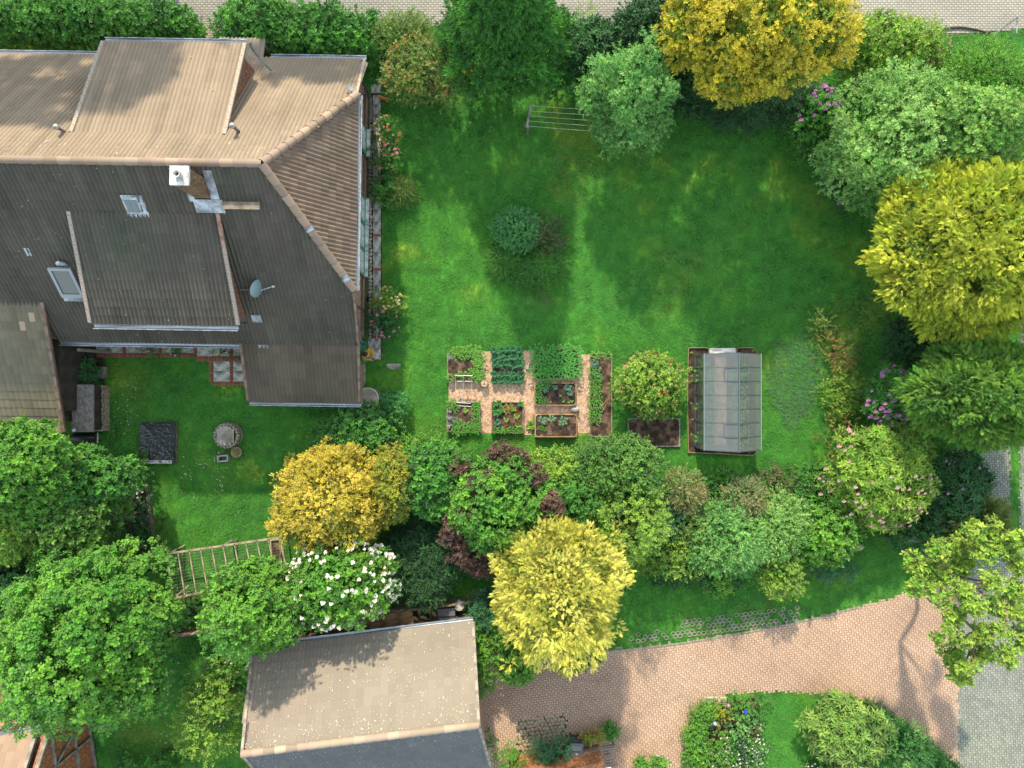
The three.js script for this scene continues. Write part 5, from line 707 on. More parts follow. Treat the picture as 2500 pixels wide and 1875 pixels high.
{ // clothes line
  const a = W(1296, 256, 1.9), b = W(1286, 312, 1.9), m = a.clone().add(b).multiplyScalar(0.5), t = thing('clothes_line', 'grey T-shaped clothes post with wires running into the silvery tree', 'clothes line', V(m.x, 0, m.z)), o = V(m.x, 0, m.z), far = W(1545, 300, 1.9), d = far.clone().sub(m);
  part(t, 'post', limb([V(0, 0, 0.05), V(0, 1.9, 0.02)], 0.05, 0.045, 8, 2), MT.greyWood); part(t, 'crossbar', beam(a.clone().sub(o), b.clone().sub(o), 0.08, 0.07), MT.greyWood); part(t, 'brace', beam(V(0.02, 1.2, 0.03), b.clone().sub(o).add(V(-0.1, -0.05, -0.1)), 0.05, 0.05), MT.greyWood);
  const m2 = far.clone().sub(o); part(t, 'post', limb([V(m2.x, 0, m2.z), m2], 0.05, 0.045, 8, 2), MT.greyWood); part(t, 'crossbar', beam(m2.clone().add(V(0.1, 0, -0.5)), m2.clone().add(V(-0.1, 0, 0.5)), 0.08, 0.07), MT.greyWood);
  for (let i = 0; i < 5; i++) { const k = (i + 0.3) / 4.6, p = a.clone().lerp(b, k).sub(o).add(V(0, 0.045, 0)), q = m2.clone().add(V(0.1 - 0.2 * k, 0.045, -0.5 + k)); part(t, 'wire', limb([p, p.clone().lerp(q, 0.5).add(V(0, -0.06, 0)), q], 0.007, 0.007, 4, 6), std(rgb(0.6, 0.62, 0.6), 0.4)); } }
{ const R = rng(86); for (let i = 0; i < 22; i++) { const p = W(1272 + R() * 70, 700 + R() * 44, 0.03 + R() * 0.1), a = (R() < 0.6 ? 0.75 : -0.25) + (R() - 0.5) * 0.5, l = 0.35 + R() * 0.5, q = p.clone().add(V(Math.cos(a) * l, 0.02, Math.sin(a) * l)); solo('dry_twig', 'dry pale twig in the loose heap below the lawn shrub', 'twig', limb([p, p.clone().lerp(q, 0.5).add(V((R() - 0.5) * 0.1, 0.03, (R() - 0.5) * 0.1)), q], 0.009, 0.004, 4, 3), MT.paleBark, 'heap of dry twigs'); } }
// ------------------------------------------------------------------ lower edge: bin, bench, pots, ornaments
{ const w = W(1408, 1830, 0.9), t = thing('wheelie_bin', 'dark grey wheelie bin standing beside the bench', 'bin', V(w.x, 0, w.z)); const g = new THREE.CylinderGeometry(0.34, 0.28, 0.85, 4, 1).rotateY(Math.PI / 4).translate(0, 0.5, 0); part(t, 'body', g, std(rgb(0.075, 0.085, 0.1), 0.55)); part(t, 'lid', rbox(0.54, 0.06, 0.56, 0.025, 0, 0.93, 0), std(rgb(0.10, 0.115, 0.135), 0.5)); part(t, 'lid_hump', rbox(0.4, 0.05, 0.2, 0.02, 0, 0.98, -0.1), std(rgb(0.13, 0.145, 0.165), 0.5)); part(t, 'handle', cyl(0.02, 0.02, 0.46).rotateZ(Math.PI / 2).translate(0.23, 0.88, -0.32), MT.black); part(t, 'label_sticker', box(0.09, 0.004, 0.06, 0.0, 0.991, 0.15), MT.white); for (const x of [-0.2, 0.2]) part(t, 'wheel', cyl(0.1, 0.1, 0.05, 0, -0.025, 0, 14).rotateZ(Math.PI / 2).translate(x, 0.1, -0.2), MT.black); }
{ const w = W(1452, 1790), t = thing('garden_bench', 'weathered wooden bench with yellow flower trough on the drive', 'bench', w, 0.2), R = rng(87); for (let i = 0; i < 4; i++) part(t, 'seat_slat', rbox(1.5, 0.04, 0.1, 0.01, 0, 0.42, -0.16 + i * 0.115), toned(MT.oldWood, [0.48 + R() * 0.08, 0.40, 0.30])); for (const x of [-0.65, 0.65]) { part(t, 'leg', rbox(0.12, 0.42, 0.42, 0.02, x, 0, 0), MT.oldWood); } for (const h of [0.62, 0.8]) part(t, 'back_slat', rbox(1.5, 0.1, 0.035, 0.01, 0, h, 0.28), MT.greyWood); for (const x of [-0.65, 0.65]) part(t, 'back_post', rbox(0.07, 0.9, 0.05, 0.01, x, 0, 0.245), MT.oldWood); }
{ const w = W(1446, 1794, 0.5), t = thing('flower_trough', 'trough of small yellow flowers standing on the bench', 'planter', V(w.x, 0.46, w.z), 0.2); part(t, 'trough', rbox(0.9, 0.16, 0.2, 0.02), MT.brickStrip); const base = V(w.x, 0.46, w.z), cl = new Cloud('fine', V(0, 0, 0)), R = rng(88); lobe(cl, { c: V(0, 0.2, 0), r: V(0.48, 0.13, 0.14), cols: C.goldGreen, dens: 160, bunch: 0.12 }, R); cl.build(t, 'foliage', MT.leaf); }
{ const w = W(1490, 1778, 0.4), t = thing('potted_plant', 'round green pot plant at the far end of the bench', 'plant', V(w.x, 0, w.z)); part(t, 'pot', new THREE.LatheGeometry([[0.12, 0], [0.17, 0.28], [0.15, 0.28], [0.1, 0.1]].map(([a, b]) => new THREE.Vector2(a, b)), 16), MT.brickStrip); const cl = new Cloud('small', V(0, 0, 0)); lobe(cl, { c: V(0, 0.5, 0), r: V(0.26, 0.25, 0.26), cols: C.mid, dens: 150, bunch: 0.16 }, rng(89)); cl.build(t, 'foliage', MT.leaf); }
for (const [i, [px, py, lab]] of [[1565, 1868, 'pale-rimmed plant pot with bushy green plant on the drive'], [1607, 1862, 'white curved plant pot with rounded green plant on the drive']].entries()) { const w = W(px, py, 0.4), t = thing('potted_plant', lab, 'plant', V(w.x, 0, w.z)); part(t, 'pot', new THREE.LatheGeometry([[0.15, 0], [0.24, 0.35], [0.26, 0.36], [0.22, 0.36], [0.16, 0.1]].map(([a, b]) => new THREE.Vector2(a, b)), 20), i ? MT.white : MT.brickStrip); const cl = new Cloud('small', V(0, 0, 0)); lobe(cl, { c: V(0, 0.5, 0), r: V(0.3, 0.24, 0.26), cols: C.bright, dens: 150, bunch: 0.16 }, rng(90 + i)); cl.build(t, 'foliage', MT.leaf); }
for (const [px, py, c, lab] of [[1820, 1738, [0.03, 0.06, 0.6], 'deep blue glass garden ball on a stake in the flower bed'], [1745, 1766, [0.35, 0.45, 0.75], 'pale blue glass garden ball on a stake in the flower bed'], [1778, 1722, [0.3, 0.27, 0.27], 'dull grey garden ball on a stake in the flower bed']]) { const w = W(px, py, 0.7), t = thing('garden_ball', lab, 'ornament', V(w.x, 0, w.z)); part(t, 'ball', new THREE.SphereGeometry(0.085, 18, 12).translate(0, 0.72, 0), std(rgb(...c), 0.12, { metalness: 0.3 })); part(t, 'stake', cyl(0.012, 0.012, 0.65, 0, 0, 0, 6), MT.darkMetal); }
solo('stone_step', 'pale flat stone at the tip of the planted island', 'stone', rbox(0.95, 0.1, 0.3, 0.03), withMap(T_mottle, rgb(0.62, 0.57, 0.5), 0.95)).position.copy(W(1745, 1708)).setY(0.02);
struct('island_soil', sheet([[1700, 1735], [1735, 1722], [1850, 1700], [1858, 1960], [1690, 1960]], 0.006), MT.soil);
// rail and log by the road, rocks at the shrub edge
{ const t = thing('metal_rail', 'thin grey metal handrail beside the road corner', 'rail', W(2425, 86)), o = W(2425, 86), P = (a, b, h) => W(a, b, h).sub(o); part(t, 'rail', limb([P(2418, 92, 0.2), P(2484, 42, 1.0)], 0.025, 0.025, 6, 1), MT.zinc); part(t, 'post', limb([P(2484, 42, 1.0), W(2484, 42, 1.0).setY(0).sub(o)], 0.025, 0.025, 6, 1), MT.zinc); part(t, 'rail', limb([P(2484, 44, 0.95), P(2482, 82, 0.9)], 0.025, 0.025, 6, 1), MT.zinc); part(t, 'post', limb([P(2482, 82, 0.9), W(2482, 82, 0.9).setY(0).sub(o)], 0.025, 0.025, 6, 1), MT.zinc); }
solo('border_log', 'long curved brown log edging the rose shrub by the road', 'log', limb([W(2292, 72, 0.06), W(2345, 67, 0.07), W(2418, 80, 0.06)], 0.05, 0.04, 8, 8, 0.1), MT.bark);
for (const [px, py, s, lab] of [[2092, 1334, 0.3, 'rough grey-brown rock at the shrub edge'], [2226, 1312, 0.34, 'flat tan rock beside the wire at the shrub edge']]) { const g = new THREE.IcosahedronGeometry(1, 2), p = g.attributes.position; for (let i = 0; i < p.count; i++) { const x = p.getX(i), y = p.getY(i), z = p.getZ(i), k = 1 + 0.25 * noise(x * 1.7 + px, y * 1.7, z * 1.7); p.setXYZ(i, x * k, y * k * 0.6, z * k * 0.6); } g.computeVertexNormals(); const m = solo('rock', lab, 'rock', g, MT.stone); m.position.copy(W(px, py)).setY(0.05); m.scale.setScalar(s); }
// ------------------------------------------------------------------ trees and shrubs
const PK = [[0.75, 0.28, 0.30], [0.80, 0.42, 0.42], [0.70, 0.20, 0.28]], OR = [[0.85, 0.36, 0.16], [0.80, 0.45, 0.25]], LIL = [[0.45, 0.16, 0.48], [0.58, 0.26, 0.56]], WH = [[0.82, 0.80, 0.76], [0.78, 0.74, 0.66]], YE = [[0.80, 0.60, 0.22], [0.82, 0.7, 0.45]];
// along the road
hedge('hedge', 'clipped green hedge between road and farmhouse, on the annex side of the gate path', 'hedge', [[-60, 84], [80, 82], [200, 86], [300, 92], [400, 96], [496, 98]], { hw: 0.78, ht: 1.9, cols: C.mid, kind: 'broad', dens: 80, size: 0.72, rough: 0.4, bunch: 0.3 });
hedge('hedge', 'clipped green hedge between road and farmhouse, on the lawn side of the gate path', 'hedge', [[572, 106], [640, 108], [720, 112], [800, 118], [880, 122], [930, 124]], { hw: 1.02, ht: 2.1, cols: C.mid, kind: 'broad', dens: 80, size: 0.72, rough: 0.4, bunch: 0.32 });
plant('shrub', 'grey-green twiggy shrub at the end of the hedge by the road', 'shrub', { at: [985, 95], h: 1.3, r: [75, 65], v: 1.0, kind: 'fine', cols: C.olive, dens: 95, gap: 0.12 });
plant('shrub', 'rust-tipped shrub with bare twigs beside the yew', 'shrub', { at: [1048, 178], h: 1.7, r: [105, 92], v: 1.4, kind: 'small', cols: [[0.08, 0.24, 0.025], [0.30, 0.34, 0.05]], bloom: { n: 90, r: 0.055, cols: [[0.62, 0.3, 0.08], [0.55, 0.22, 0.08]] }, dens: 60, gap: 0.2, limbs: 12, twigs: 3, wood: MT.paleBark, reach: 1.0, size: 0.95 });
plant('yew_tree', 'tall dense dark green yew beside the road', 'tree', { at: [1228, 70], h: 4.0, r: [150, 130], v: 3.6, cone: true, kind: 'yew', cols: C.yew, dens: 120, bunch: 0.34, rough: 0.25, trunk: 0.25, size: 1.15 });
plant('shrub', 'bright green leafy sprays hanging at the foot of the yew', 'shrub', { at: [1362, 195], h: 1.2, r: [62, 44], v: 0.7, kind: 'broad', cols: C.mid, dens: 60, gap: 0.2, size: 0.8 });
plant('shrub', 'small yellow-green shrub tucked under the yew', 'shrub', { at: [1178, 200], h: 0.7, r: [40, 24], v: 0.5, kind: 'broad', cols: C.lime, dens: 60, gap: 0.2, size: 0.7 });
plant('rhododendron', 'dark glossy rhododendron between yew and silvery tree', 'shrub', { at: [1435, 130], h: 1.5, r: [72, 85], v: 1.3, kind: 'whorl', cols: C.deep, dens: 70, bloom: { n: 14, r: 0.06, cols: [[0.75, 0.6, 0.6]] } });
plant('shrub', 'pale climbing twigs over the road edge beside the yew', 'shrub', { at: [1420, 62], h: 1.2, r: [45, 40], v: 0.8, kind: 'fine', cols: C.lime, dens: 60, gap: 0.3 });
plant('ivy_bush', 'tall dark ivy bush beside the golden tree', 'shrub', { at: [1590, 85], h: 2.2, r: [90, 105], v: 2.0, kind: 'broad', cols: C.ivy, dens: 85, size: 0.75, bunch: 0.34 });
plant('pear_tree', 'round silvery-green tree at the end of the clothes line', 'tree', { at: [1535, 240], h: 3.0, r: [112, 118], v: 2.4, kind: 'small', cols: C.silver, dens: 110, bunch: 0.3, rough: 0.5, gap: 0.16, size: 0.85 });
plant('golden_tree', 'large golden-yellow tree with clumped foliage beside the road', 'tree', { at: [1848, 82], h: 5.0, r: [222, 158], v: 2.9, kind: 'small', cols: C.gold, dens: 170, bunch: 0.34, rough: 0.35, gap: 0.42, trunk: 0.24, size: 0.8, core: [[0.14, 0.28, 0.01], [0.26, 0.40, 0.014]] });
for (const [x, y, a, b, l] of [[1700, 215, 80, 60, 'dark green shrub under the golden tree, beside the silvery tree'], [1800, 262, 90, 52, 'dark blue-green shrub under the middle of the golden tree'], [1915, 238, 85, 60, 'dark green shrub under the golden tree, beside the lilac']]) plant('shrub', l, 'shrub', { at: [x, y], h: 1.1, r: [a, b], v: 1.0, kind: 'narrow', cols: C.ivy, dens: 80, size: 0.9 });
plant('lilac', 'lilac shrub with purple panicles at the lawn corner', 'shrub', { at: [1992, 300], h: 1.3, r: [52, 85], v: 1.2, kind: 'broad', cols: C.mid, dens: 70, size: 0.7, bloom: { n: 60, r: 0.085, cols: LIL, inside: (p) => p.z < W(0, 290, 2).z } });
plant('lilac', 'low shrub with a few violet flowers overhanging the lawn edge', 'shrub', { at: [2065, 440], h: 1.0, r: [62, 62], v: 0.9, kind: 'broad', cols: C.deep, dens: 70, size: 0.7, bloom: { n: 40, r: 0.08, cols: [[0.30, 0.10, 0.34], [0.42, 0.18, 0.44]] } });
plant('willow_tree', 'broad pale green tree with fine leaves at the lawn corner', 'tree', { at: [2165, 338], h: 2.9, r: [160, 170], v: 2.0, kind: 'small', cols: C.pale, dens: 115, size: 0.88, bunch: 0.32, rough: 0.45, gap: 0.14, parts: [[0, 0, 0, 0.85], [-0.35, 0.3, -0.1, 0.55], [0.35, -0.3, 0.05, 0.6], [0.3, 0.4, -0.1, 0.55]] });
plant('elder_tree', 'light green tree between the pale tree and the golden cypress', 'tree', { at: [2375, 330], h: 3.8, r: [130, 120], v: 2.2, kind: 'broad', cols: [[0.12, 0.36, 0.035], [0.36, 0.60, 0.12]], dens: 90, size: 0.7, bunch: 0.36, rough: 0.35 });
plant('rose_shrub', 'sprawling wild rose with pale pink flowers by the road', 'shrub', { at: [2170, 120], h: 1.6, r: [150, 75], v: 1.3, kind: 'small', cols: C.lime, dens: 85, rough: 0.35, bloom: { n: 120, r: 0.05, cols: [[0.82, 0.52, 0.46], [0.8, 0.62, 0.56]] } });
plant('shrub', 'bright green feathery shrub at the road corner', 'shrub', { at: [2400, 190], h: 1.8, r: [110, 85], v: 1.3, kind: 'fine', cols: C.bright, dens: 120, rough: 0.35 });
plant('shrub', 'fresh green shrub at the frame edge beside the side road', 'shrub', { at: [2490, 250], h: 1.8, r: [70, 100], v: 1.3, kind: 'fine', cols: C.bright, dens: 110, rough: 0.35 });
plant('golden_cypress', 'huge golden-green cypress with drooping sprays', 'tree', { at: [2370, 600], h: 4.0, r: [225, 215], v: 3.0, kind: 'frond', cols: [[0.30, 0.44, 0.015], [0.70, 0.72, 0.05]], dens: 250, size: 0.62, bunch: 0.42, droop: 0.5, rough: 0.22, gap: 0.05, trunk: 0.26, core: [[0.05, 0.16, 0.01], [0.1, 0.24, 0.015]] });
plant('dark_cypress', 'dark green cypress with flat yellow-tipped sprays', 'tree', { at: [2405, 955], h: 3.5, r: [195, 122], v: 2.4, kind: 'frond', cols: [[0.045, 0.2, 0.012], [0.19, 0.38, 0.025]], dens: 230, size: 0.62, bunch: 0.4, droop: 0.4, rough: 0.25, gap: 0.04, trunk: 0.24 });
plant('shrub', 'dark low shrub between the two cypresses', 'shrub', { at: [2225, 830], h: 0.9, r: [60, 70], v: 0.9, kind: 'small', cols: C.deep, dens: 80 });
plant('rhododendron', 'rhododendron with violet-pink flower heads beside the dark cypress', 'shrub', { at: [2178, 968], h: 1.3, r: [82, 72], v: 1.1, kind: 'whorl', cols: C.mid, dens: 70, size: 0.85, bloom: { n: 70, r: 0.095, cols: [[0.62, 0.22, 0.55], [0.70, 0.34, 0.62]], up: 0.3 } });
plant('rhododendron', 'large yellow-green rhododendron with pale pink flowers', 'shrub', { at: [2148, 1165], h: 1.6, r: [135, 130], v: 1.5, kind: 'whorl', cols: C.lime, dens: 75, size: 0.9, rough: 0.3, bloom: { n: 110, r: 0.075, cols: [[0.78, 0.45, 0.46], [0.80, 0.55, 0.55]], inside: (p) => p.z > W(0, 1150, 2).z || p.x < W(2070, 0, 2).x } });
plant('rhododendron', 'dark rhododendron with sparse violet blooms beside the side path', 'shrub', { at: [2325, 1190], h: 1.2, r: [78, 92], v: 1.0, kind: 'whorl', cols: C.deep, dens: 70, bloom: { n: 30, r: 0.06, cols: [[0.45, 0.22, 0.48], [0.6, 0.34, 0.5]] } });
plant('juniper', 'low spreading juniper with yellow-green tips at the path corner', 'shrub', { at: [2370, 1275], h: 0.9, r: [95, 62], v: 0.8, kind: 'frond', cols: [[0.05, 0.15, 0.015], [0.26, 0.30, 0.02]], dens: 75, bunch: 0.32 });
plant('shrub', 'dark bushy shrub in front of the pink rhododendron', 'shrub', { at: [2240, 1290], h: 0.7, r: [85, 40], v: 0.7, kind: 'small', cols: C.deep, dens: 85 });
plant('weed_clump', 'yellow-green weeds and rusty dead growth at the lawn edge', 'weeds', { at: [2038, 860], h: 0.3, r: [45, 55], v: 0.35, kind: 'fine', cols: C.rust, dens: 85, gap: 0.2 });
plant('weed_clump', 'tall yellowish weeds between lawn and violet rhododendron', 'weeds', { at: [2050, 960], h: 0.35, r: [50, 60], v: 0.4, kind: 'fine', cols: C.lime, dens: 85, gap: 0.15 });
plant('weed_clump', 'golden-tinged weeds beside the yellow-green rhododendron', 'weeds', { at: [2055, 1075], h: 0.4, r: [48, 65], v: 0.45, kind: 'fine', cols: [[0.14, 0.24, 0.03], [0.40, 0.26, 0.05]], dens: 85, gap: 0.15 });
plant('weed_clump', 'green lawn-edge weeds beside the golden cypress shadow', 'weeds', { at: [2010, 800], h: 0.2, r: [30, 45], v: 0.25, kind: 'fine', cols: C.olive, dens: 85, gap: 0.2 });
// sparse tree over the corner of the drive
{ const R = rng(401), base = W(2205, 1345), t = thing('maple_tree', 'open tree with bare twisted limbs and bright leaf tufts over the drive corner', 'tree', base), wood = [], cl = new Cloud('broad', base), f = W(2262, 1368, 3.0).sub(base);
  wood.push(limb([V(0, -0.05, 0), V(0.3, 1.5, 0.15), f], 0.1, 0.075, 8, 8, 0.12));
  const tips = [[2225, 1375], [2262, 1392], [2240, 1432], [2300, 1400], [2290, 1340], [2335, 1330], [2370, 1300], [2350, 1380], [2400, 1352], [2425, 1420], [2345, 1440], [2295, 1455], [2330, 1500], [2380, 1480], [2430, 1480], [2470, 1440], [2490, 1380], [2490, 1500], [2450, 1540], [2400, 1545], [2350, 1560], [2300, 1545], [2320, 1600], [2360, 1625], [2400, 1595], [2460, 1600], [2500, 1560], [2450, 1340], [2420, 1290], [2480, 1320], [2345, 1650], [2490, 1470]];
  const hubs = [[2330, 1400, 4.6], [2330, 1480, 5.0], [2400, 1420, 5.4], [2380, 1540, 5.2], [2450, 1480, 5.8], [2400, 1340, 5.0]].map(([a, b, h]) => W(a, b, h).sub(base));
  hubs.forEach((h, i) => wood.push(limb([f, f.clone().lerp(h, 0.5).add(V((R() - 0.5) * 0.5, 0.3, (R() - 0.5) * 0.5)), h], 0.07, 0.04, 6, 6)));
  for (const [a, b] of tips) { const e = W(a, b, 5.0 + R() * 1.5), l = e.clone().sub(base); let h = hubs[0]; for (const q of hubs) if (q.distanceTo(l) < h.distanceTo(l)) h = q; const m = h.clone().lerp(l, 0.5).add(V((R() - 0.5) * 0.5, 0.1, (R() - 0.5) * 0.5)); wood.push(limb([h, m, l], 0.045, 0.016, 5, 5)); for (let k = 0; k < 3; k++) { const s = m.clone().lerp(l, R()), q = s.clone().add(sph(R).multiplyScalar(0.4)); wood.push(limb([s, s.clone().lerp(q, 0.5).add(V(0.05, 0.05, 0)), q], 0.014, 0.006, 4, 3)); }
    lobe(cl, { c: e, r: V(0.27, 0.18, 0.27), cols: [[0.18, 0.4, 0.02], [0.45, 0.6, 0.06]], dens: 30, bunch: 0.15, low: -0.8, size: 0.8, gap: 0.3, rough: 0.5 }, R); }
  for (const [a, b] of [[2260, 1345], [2280, 1365], [2255, 1380], [2300, 1385], [2310, 1420], [2325, 1410]]) { const s = hubs[0].clone().lerp(f, R()), q = W(a + R() * 20, b + R() * 20, 4.2).sub(base); for (let k = 0; k < 4; k++) wood.push(limb([s, s.clone().lerp(q, 0.5).add(sph(R).multiplyScalar(0.3)), q.clone().add(sph(R).multiplyScalar(0.4))], 0.016, 0.006, 4, 4)); }
  cl.build(t, 'crown', MT.leaf); part(t, 'trunk', merged(wood), MT.paleBark); }
// belt of shrubs between garden and drive
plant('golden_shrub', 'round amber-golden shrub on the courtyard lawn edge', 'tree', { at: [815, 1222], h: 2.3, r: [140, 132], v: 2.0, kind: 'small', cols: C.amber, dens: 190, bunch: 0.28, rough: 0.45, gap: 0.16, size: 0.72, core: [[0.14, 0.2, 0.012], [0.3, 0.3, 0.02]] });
plant('golden_shrub', 'narrow yellow-green shrub squeezed beside the amber shrub', 'shrub', { at: [962, 1180], h: 1.8, r: [50, 85], v: 1.5, kind: 'small', cols: C.goldGreen, dens: 120, bunch: 0.28, gap: 0.1, size: 0.95 });
plant('shrub', 'clipped round dark green shrub near the wing eaves', 'shrub', { at: [801, 1064], h: 0.7, r: [38, 40], v: 0.7, kind: 'fine', cols: C.mid, dens: 150, bunch: 0.18, rough: 0.08, gap: 0 });
plant('shrub', 'loose leafy shrub between the clipped ball and the gold shrubs', 'shrub', { at: [890, 1055], h: 1.0, r: [80, 62], v: 0.9, kind: 'broad', cols: C.mid, dens: 65, size: 0.8, rough: 0.35 });
plant('shrub', 'yellow-flecked low shrub beside the cistern', 'shrub', { at: [890, 1005], h: 0.5, r: [48, 26], v: 0.5, kind: 'small', cols: C.lime, dens: 80, size: 0.8 });
plant('topiary_ball', 'tightly clipped green ball beside the ceramic pot', 'shrub', { at: [964, 990], h: 0.5, r: [32, 32], v: 0.5, kind: 'fine', cols: [[0.04, 0.27, 0.05], [0.09, 0.38, 0.08]], dens: 190, bunch: 0.12, rough: 0.04, gap: 0, size: 0.75 });
plant('hazel', 'fresh green hazel between the gold shrub and the bronze elder', 'shrub', { at: [1062, 1172], h: 1.7, r: [92, 84], v: 1.4, kind: 'broad', cols: C.mid, dens: 75, size: 0.9, rough: 0.3 });
plant('hazel', 'low bright green shrub below the square lavender bed', 'shrub', { at: [1040, 1100], h: 0.7, r: [80, 36], v: 0.7, kind: 'small', cols: C.bright, dens: 75, rough: 0.35 });
plant('maple_shrub', 'leafy green maple mixed with bronze sprigs in the shrub belt', 'tree', { at: [1215, 1232], h: 2.4, r: [140, 118], v: 1.7, kind: 'broad', cols: C.bright, dens: 100, size: 0.8, rough: 0.45, gap: 0.15 });
{ const R = rng(411), base = W(1165, 1215), t = thing('bronze_elder', 'bronze-purple leaved elder threaded through the green shrubs', 'shrub', base), cl = new Cloud('broad', base), wood = []; for (const [a, b, r, h] of [[1125, 1140, 0.3, 2.6], [1110, 1205, 0.3, 2.4], [1225, 1112, 0.42, 2.2], [1200, 1130, 0.35, 2.4], [1265, 1125, 0.35, 2.4], [1180, 1180, 0.38, 3.2], [1135, 1255, 0.35, 3.1], [1110, 1290, 0.35, 2.6], [1140, 1345, 0.55, 2.2], [1170, 1375, 0.5, 1.8], [1345, 1235, 0.42, 3.3], [1305, 1160, 0.35, 3.2], [1095, 1310, 0.3, 2.3], [1215, 1380, 0.35, 1.4]]) { const c = W(a, b, h); lobe(cl, { c, r: V(r, r * 0.7, r), cols: C.bronze, dens: 95, bunch: 0.2, low: -0.6, size: 0.75, rough: 0.5, gap: 0.15 }, R); const l = c.clone().sub(base); wood.push(limb([V(0, 0, 0), l.clone().multiplyScalar(0.5).add(V(0, 0.4, 0)), l], 0.05, 0.015, 5, 5)); } cl.build(t, 'crown', MT.leaf); part(t, 'trunk', merged(wood), MT.bark); }
plant('shrub', 'dark shady laurel between bronze elder and white-flowered bush', 'shrub', { at: [1030, 1375], h: 0.9, r: [95, 100], v: 0.9, kind: 'narrow', cols: C.ivy, dens: 80, size: 1.1 });
plant('shrub', 'dark green shrub under the maple on the golden conifer side', 'shrub', { at: [1150, 1310], h: 0.9, r: [95, 70], v: 0.9, kind: 'broad', cols: C.deep, dens: 70, size: 0.8 });
plant('bamboo_clump', 'blue-green bamboo tuft beside the barn', 'bamboo', { at: [1200, 1485], h: 0.8, r: [55, 52], v: 0.8, kind: 'narrow', cols: C.blue, dens: 75, gap: 0.12 });
plant('hazel', 'yellow-green shrub below the tall-sided vegetable bed', 'shrub', { at: [1370, 1158], h: 1.4, r: [105, 62], v: 1.0, kind: 'small', cols: C.lime, dens: 85, rough: 0.35 });
plant('ash_shrub', 'bushy green tree below the bare soil bed', 'tree', { at: [1505, 1138], h: 2.0, r: [108, 74], v: 1.4, kind: 'small', cols: [[0.07, 0.24, 0.025], [0.17, 0.37, 0.04]], dens: 85, rough: 0.35, bunch: 0.36 });
plant('hazel', 'mid green shrub behind the golden conifer', 'shrub', { at: [1400, 1225], h: 1.9, r: [95, 70], v: 1.4, kind: 'small', cols: C.mid, dens: 80, rough: 0.35 });
plant('ash_shrub', 'ragged yellow-green tree with bare branches beside the golden conifer', 'tree', { at: [1530, 1270], h: 2.5, r: [105, 105], v: 1.8, kind: 'small', cols: C.lime, dens: 62, rough: 0.5, gap: 0.3, limbs: 12, twigs: 3, wood: MT.paleBark, bunch: 0.36 });
plant('shrub', 'blue-green shady shrub in a hollow of the shrub belt', 'shrub', { at: [1590, 1240], h: 1.1, r: [80, 75], v: 0.9, kind: 'fine', cols: C.blue, dens: 95 });
plant('smoke_bush', 'tan-plumed bush below the greenhouse', 'shrub', { at: [1665, 1195], h: 1.3, r: [46, 46], v: 1.0, kind: 'fine', cols: [[0.14, 0.24, 0.05], [0.38, 0.32, 0.12]], dens: 120, rough: 0.15 });
plant('tufted_grass', 'straw-tipped rounded ornamental grass mound in the shrub belt', 'grass', { at: [1815, 1215], h: 1.2, r: [48, 46], v: 0.9, kind: 'fine', cols: [[0.12, 0.24, 0.07], [0.42, 0.36, 0.14]], dens: 130, rough: 0.1, bunch: 0.25 });
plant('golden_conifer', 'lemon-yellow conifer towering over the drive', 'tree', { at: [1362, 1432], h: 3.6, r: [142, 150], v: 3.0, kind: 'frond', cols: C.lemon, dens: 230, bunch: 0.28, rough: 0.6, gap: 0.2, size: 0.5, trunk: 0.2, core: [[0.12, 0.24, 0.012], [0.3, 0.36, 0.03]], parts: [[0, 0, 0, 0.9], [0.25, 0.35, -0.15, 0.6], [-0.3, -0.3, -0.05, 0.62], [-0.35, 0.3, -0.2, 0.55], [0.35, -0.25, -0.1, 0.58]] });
plant('shrub', 'green leafy shrub at the foot of the lemon-yellow conifer, over the drive', 'shrub', { at: [1262, 1585], h: 1.2, r: [52, 80], v: 1.1, kind: 'broad', cols: C.bright, dens: 75, size: 0.75, rough: 0.3 });
plant('shrub', 'dark green shrub at the foot of the lemon-yellow conifer, by the lawn', 'shrub', { at: [1400, 1580], h: 0.9, r: [70, 55], v: 0.9, kind: 'small', cols: C.deep, dens: 85 });
plant('shrub', 'grey-green rounded shrub in the middle of the shrub belt', 'shrub', { at: [1775, 1310], h: 1.5, r: [105, 90], v: 1.3, kind: 'fine', cols: C.silver, dens: 110, rough: 0.3 });
plant('shrub', 'pale grey-green shrub beside the straw-tipped grass', 'shrub', { at: [1900, 1285], h: 1.2, r: [75, 85], v: 1.1, kind: 'fine', cols: C.pale, dens: 100, rough: 0.3 });
plant('shrub', 'yellow-green sprawling shrub overhanging the drive-side lawn', 'shrub', { at: [1660, 1355], h: 1.0, r: [125, 42], v: 0.7, kind: 'small', cols: C.lime, dens: 85, rough: 0.35 });
plant('shrub', 'dark evergreen shrub under the drive-side overhang', 'shrub', { at: [1700, 1395], h: 0.6, r: [110, 35], v: 0.5, kind: 'small', cols: C.deep, dens: 85 });
plant('shrub', 'light green tuft at the lawn side of the dark evergreen', 'shrub', { at: [1752, 1412], h: 0.7, r: [36, 34], v: 0.6, kind: 'small', cols: C.bright, dens: 90 });
plant('shrub', 'fresh green loose shrub jutting over the drive-side lawn', 'shrub', { at: [1905, 1402], h: 1.0, r: [48, 52], v: 0.9, kind: 'small', cols: C.lime, dens: 75, rough: 0.45, gap: 0.15 });
plant('shrub', 'bright green layered shrub between the pink rhododendron and the grey shrubs', 'shrub', { at: [2005, 1310], h: 1.3, r: [75, 75], v: 1.1, kind: 'broad', cols: C.bright, dens: 75, size: 0.75, rough: 0.3 });
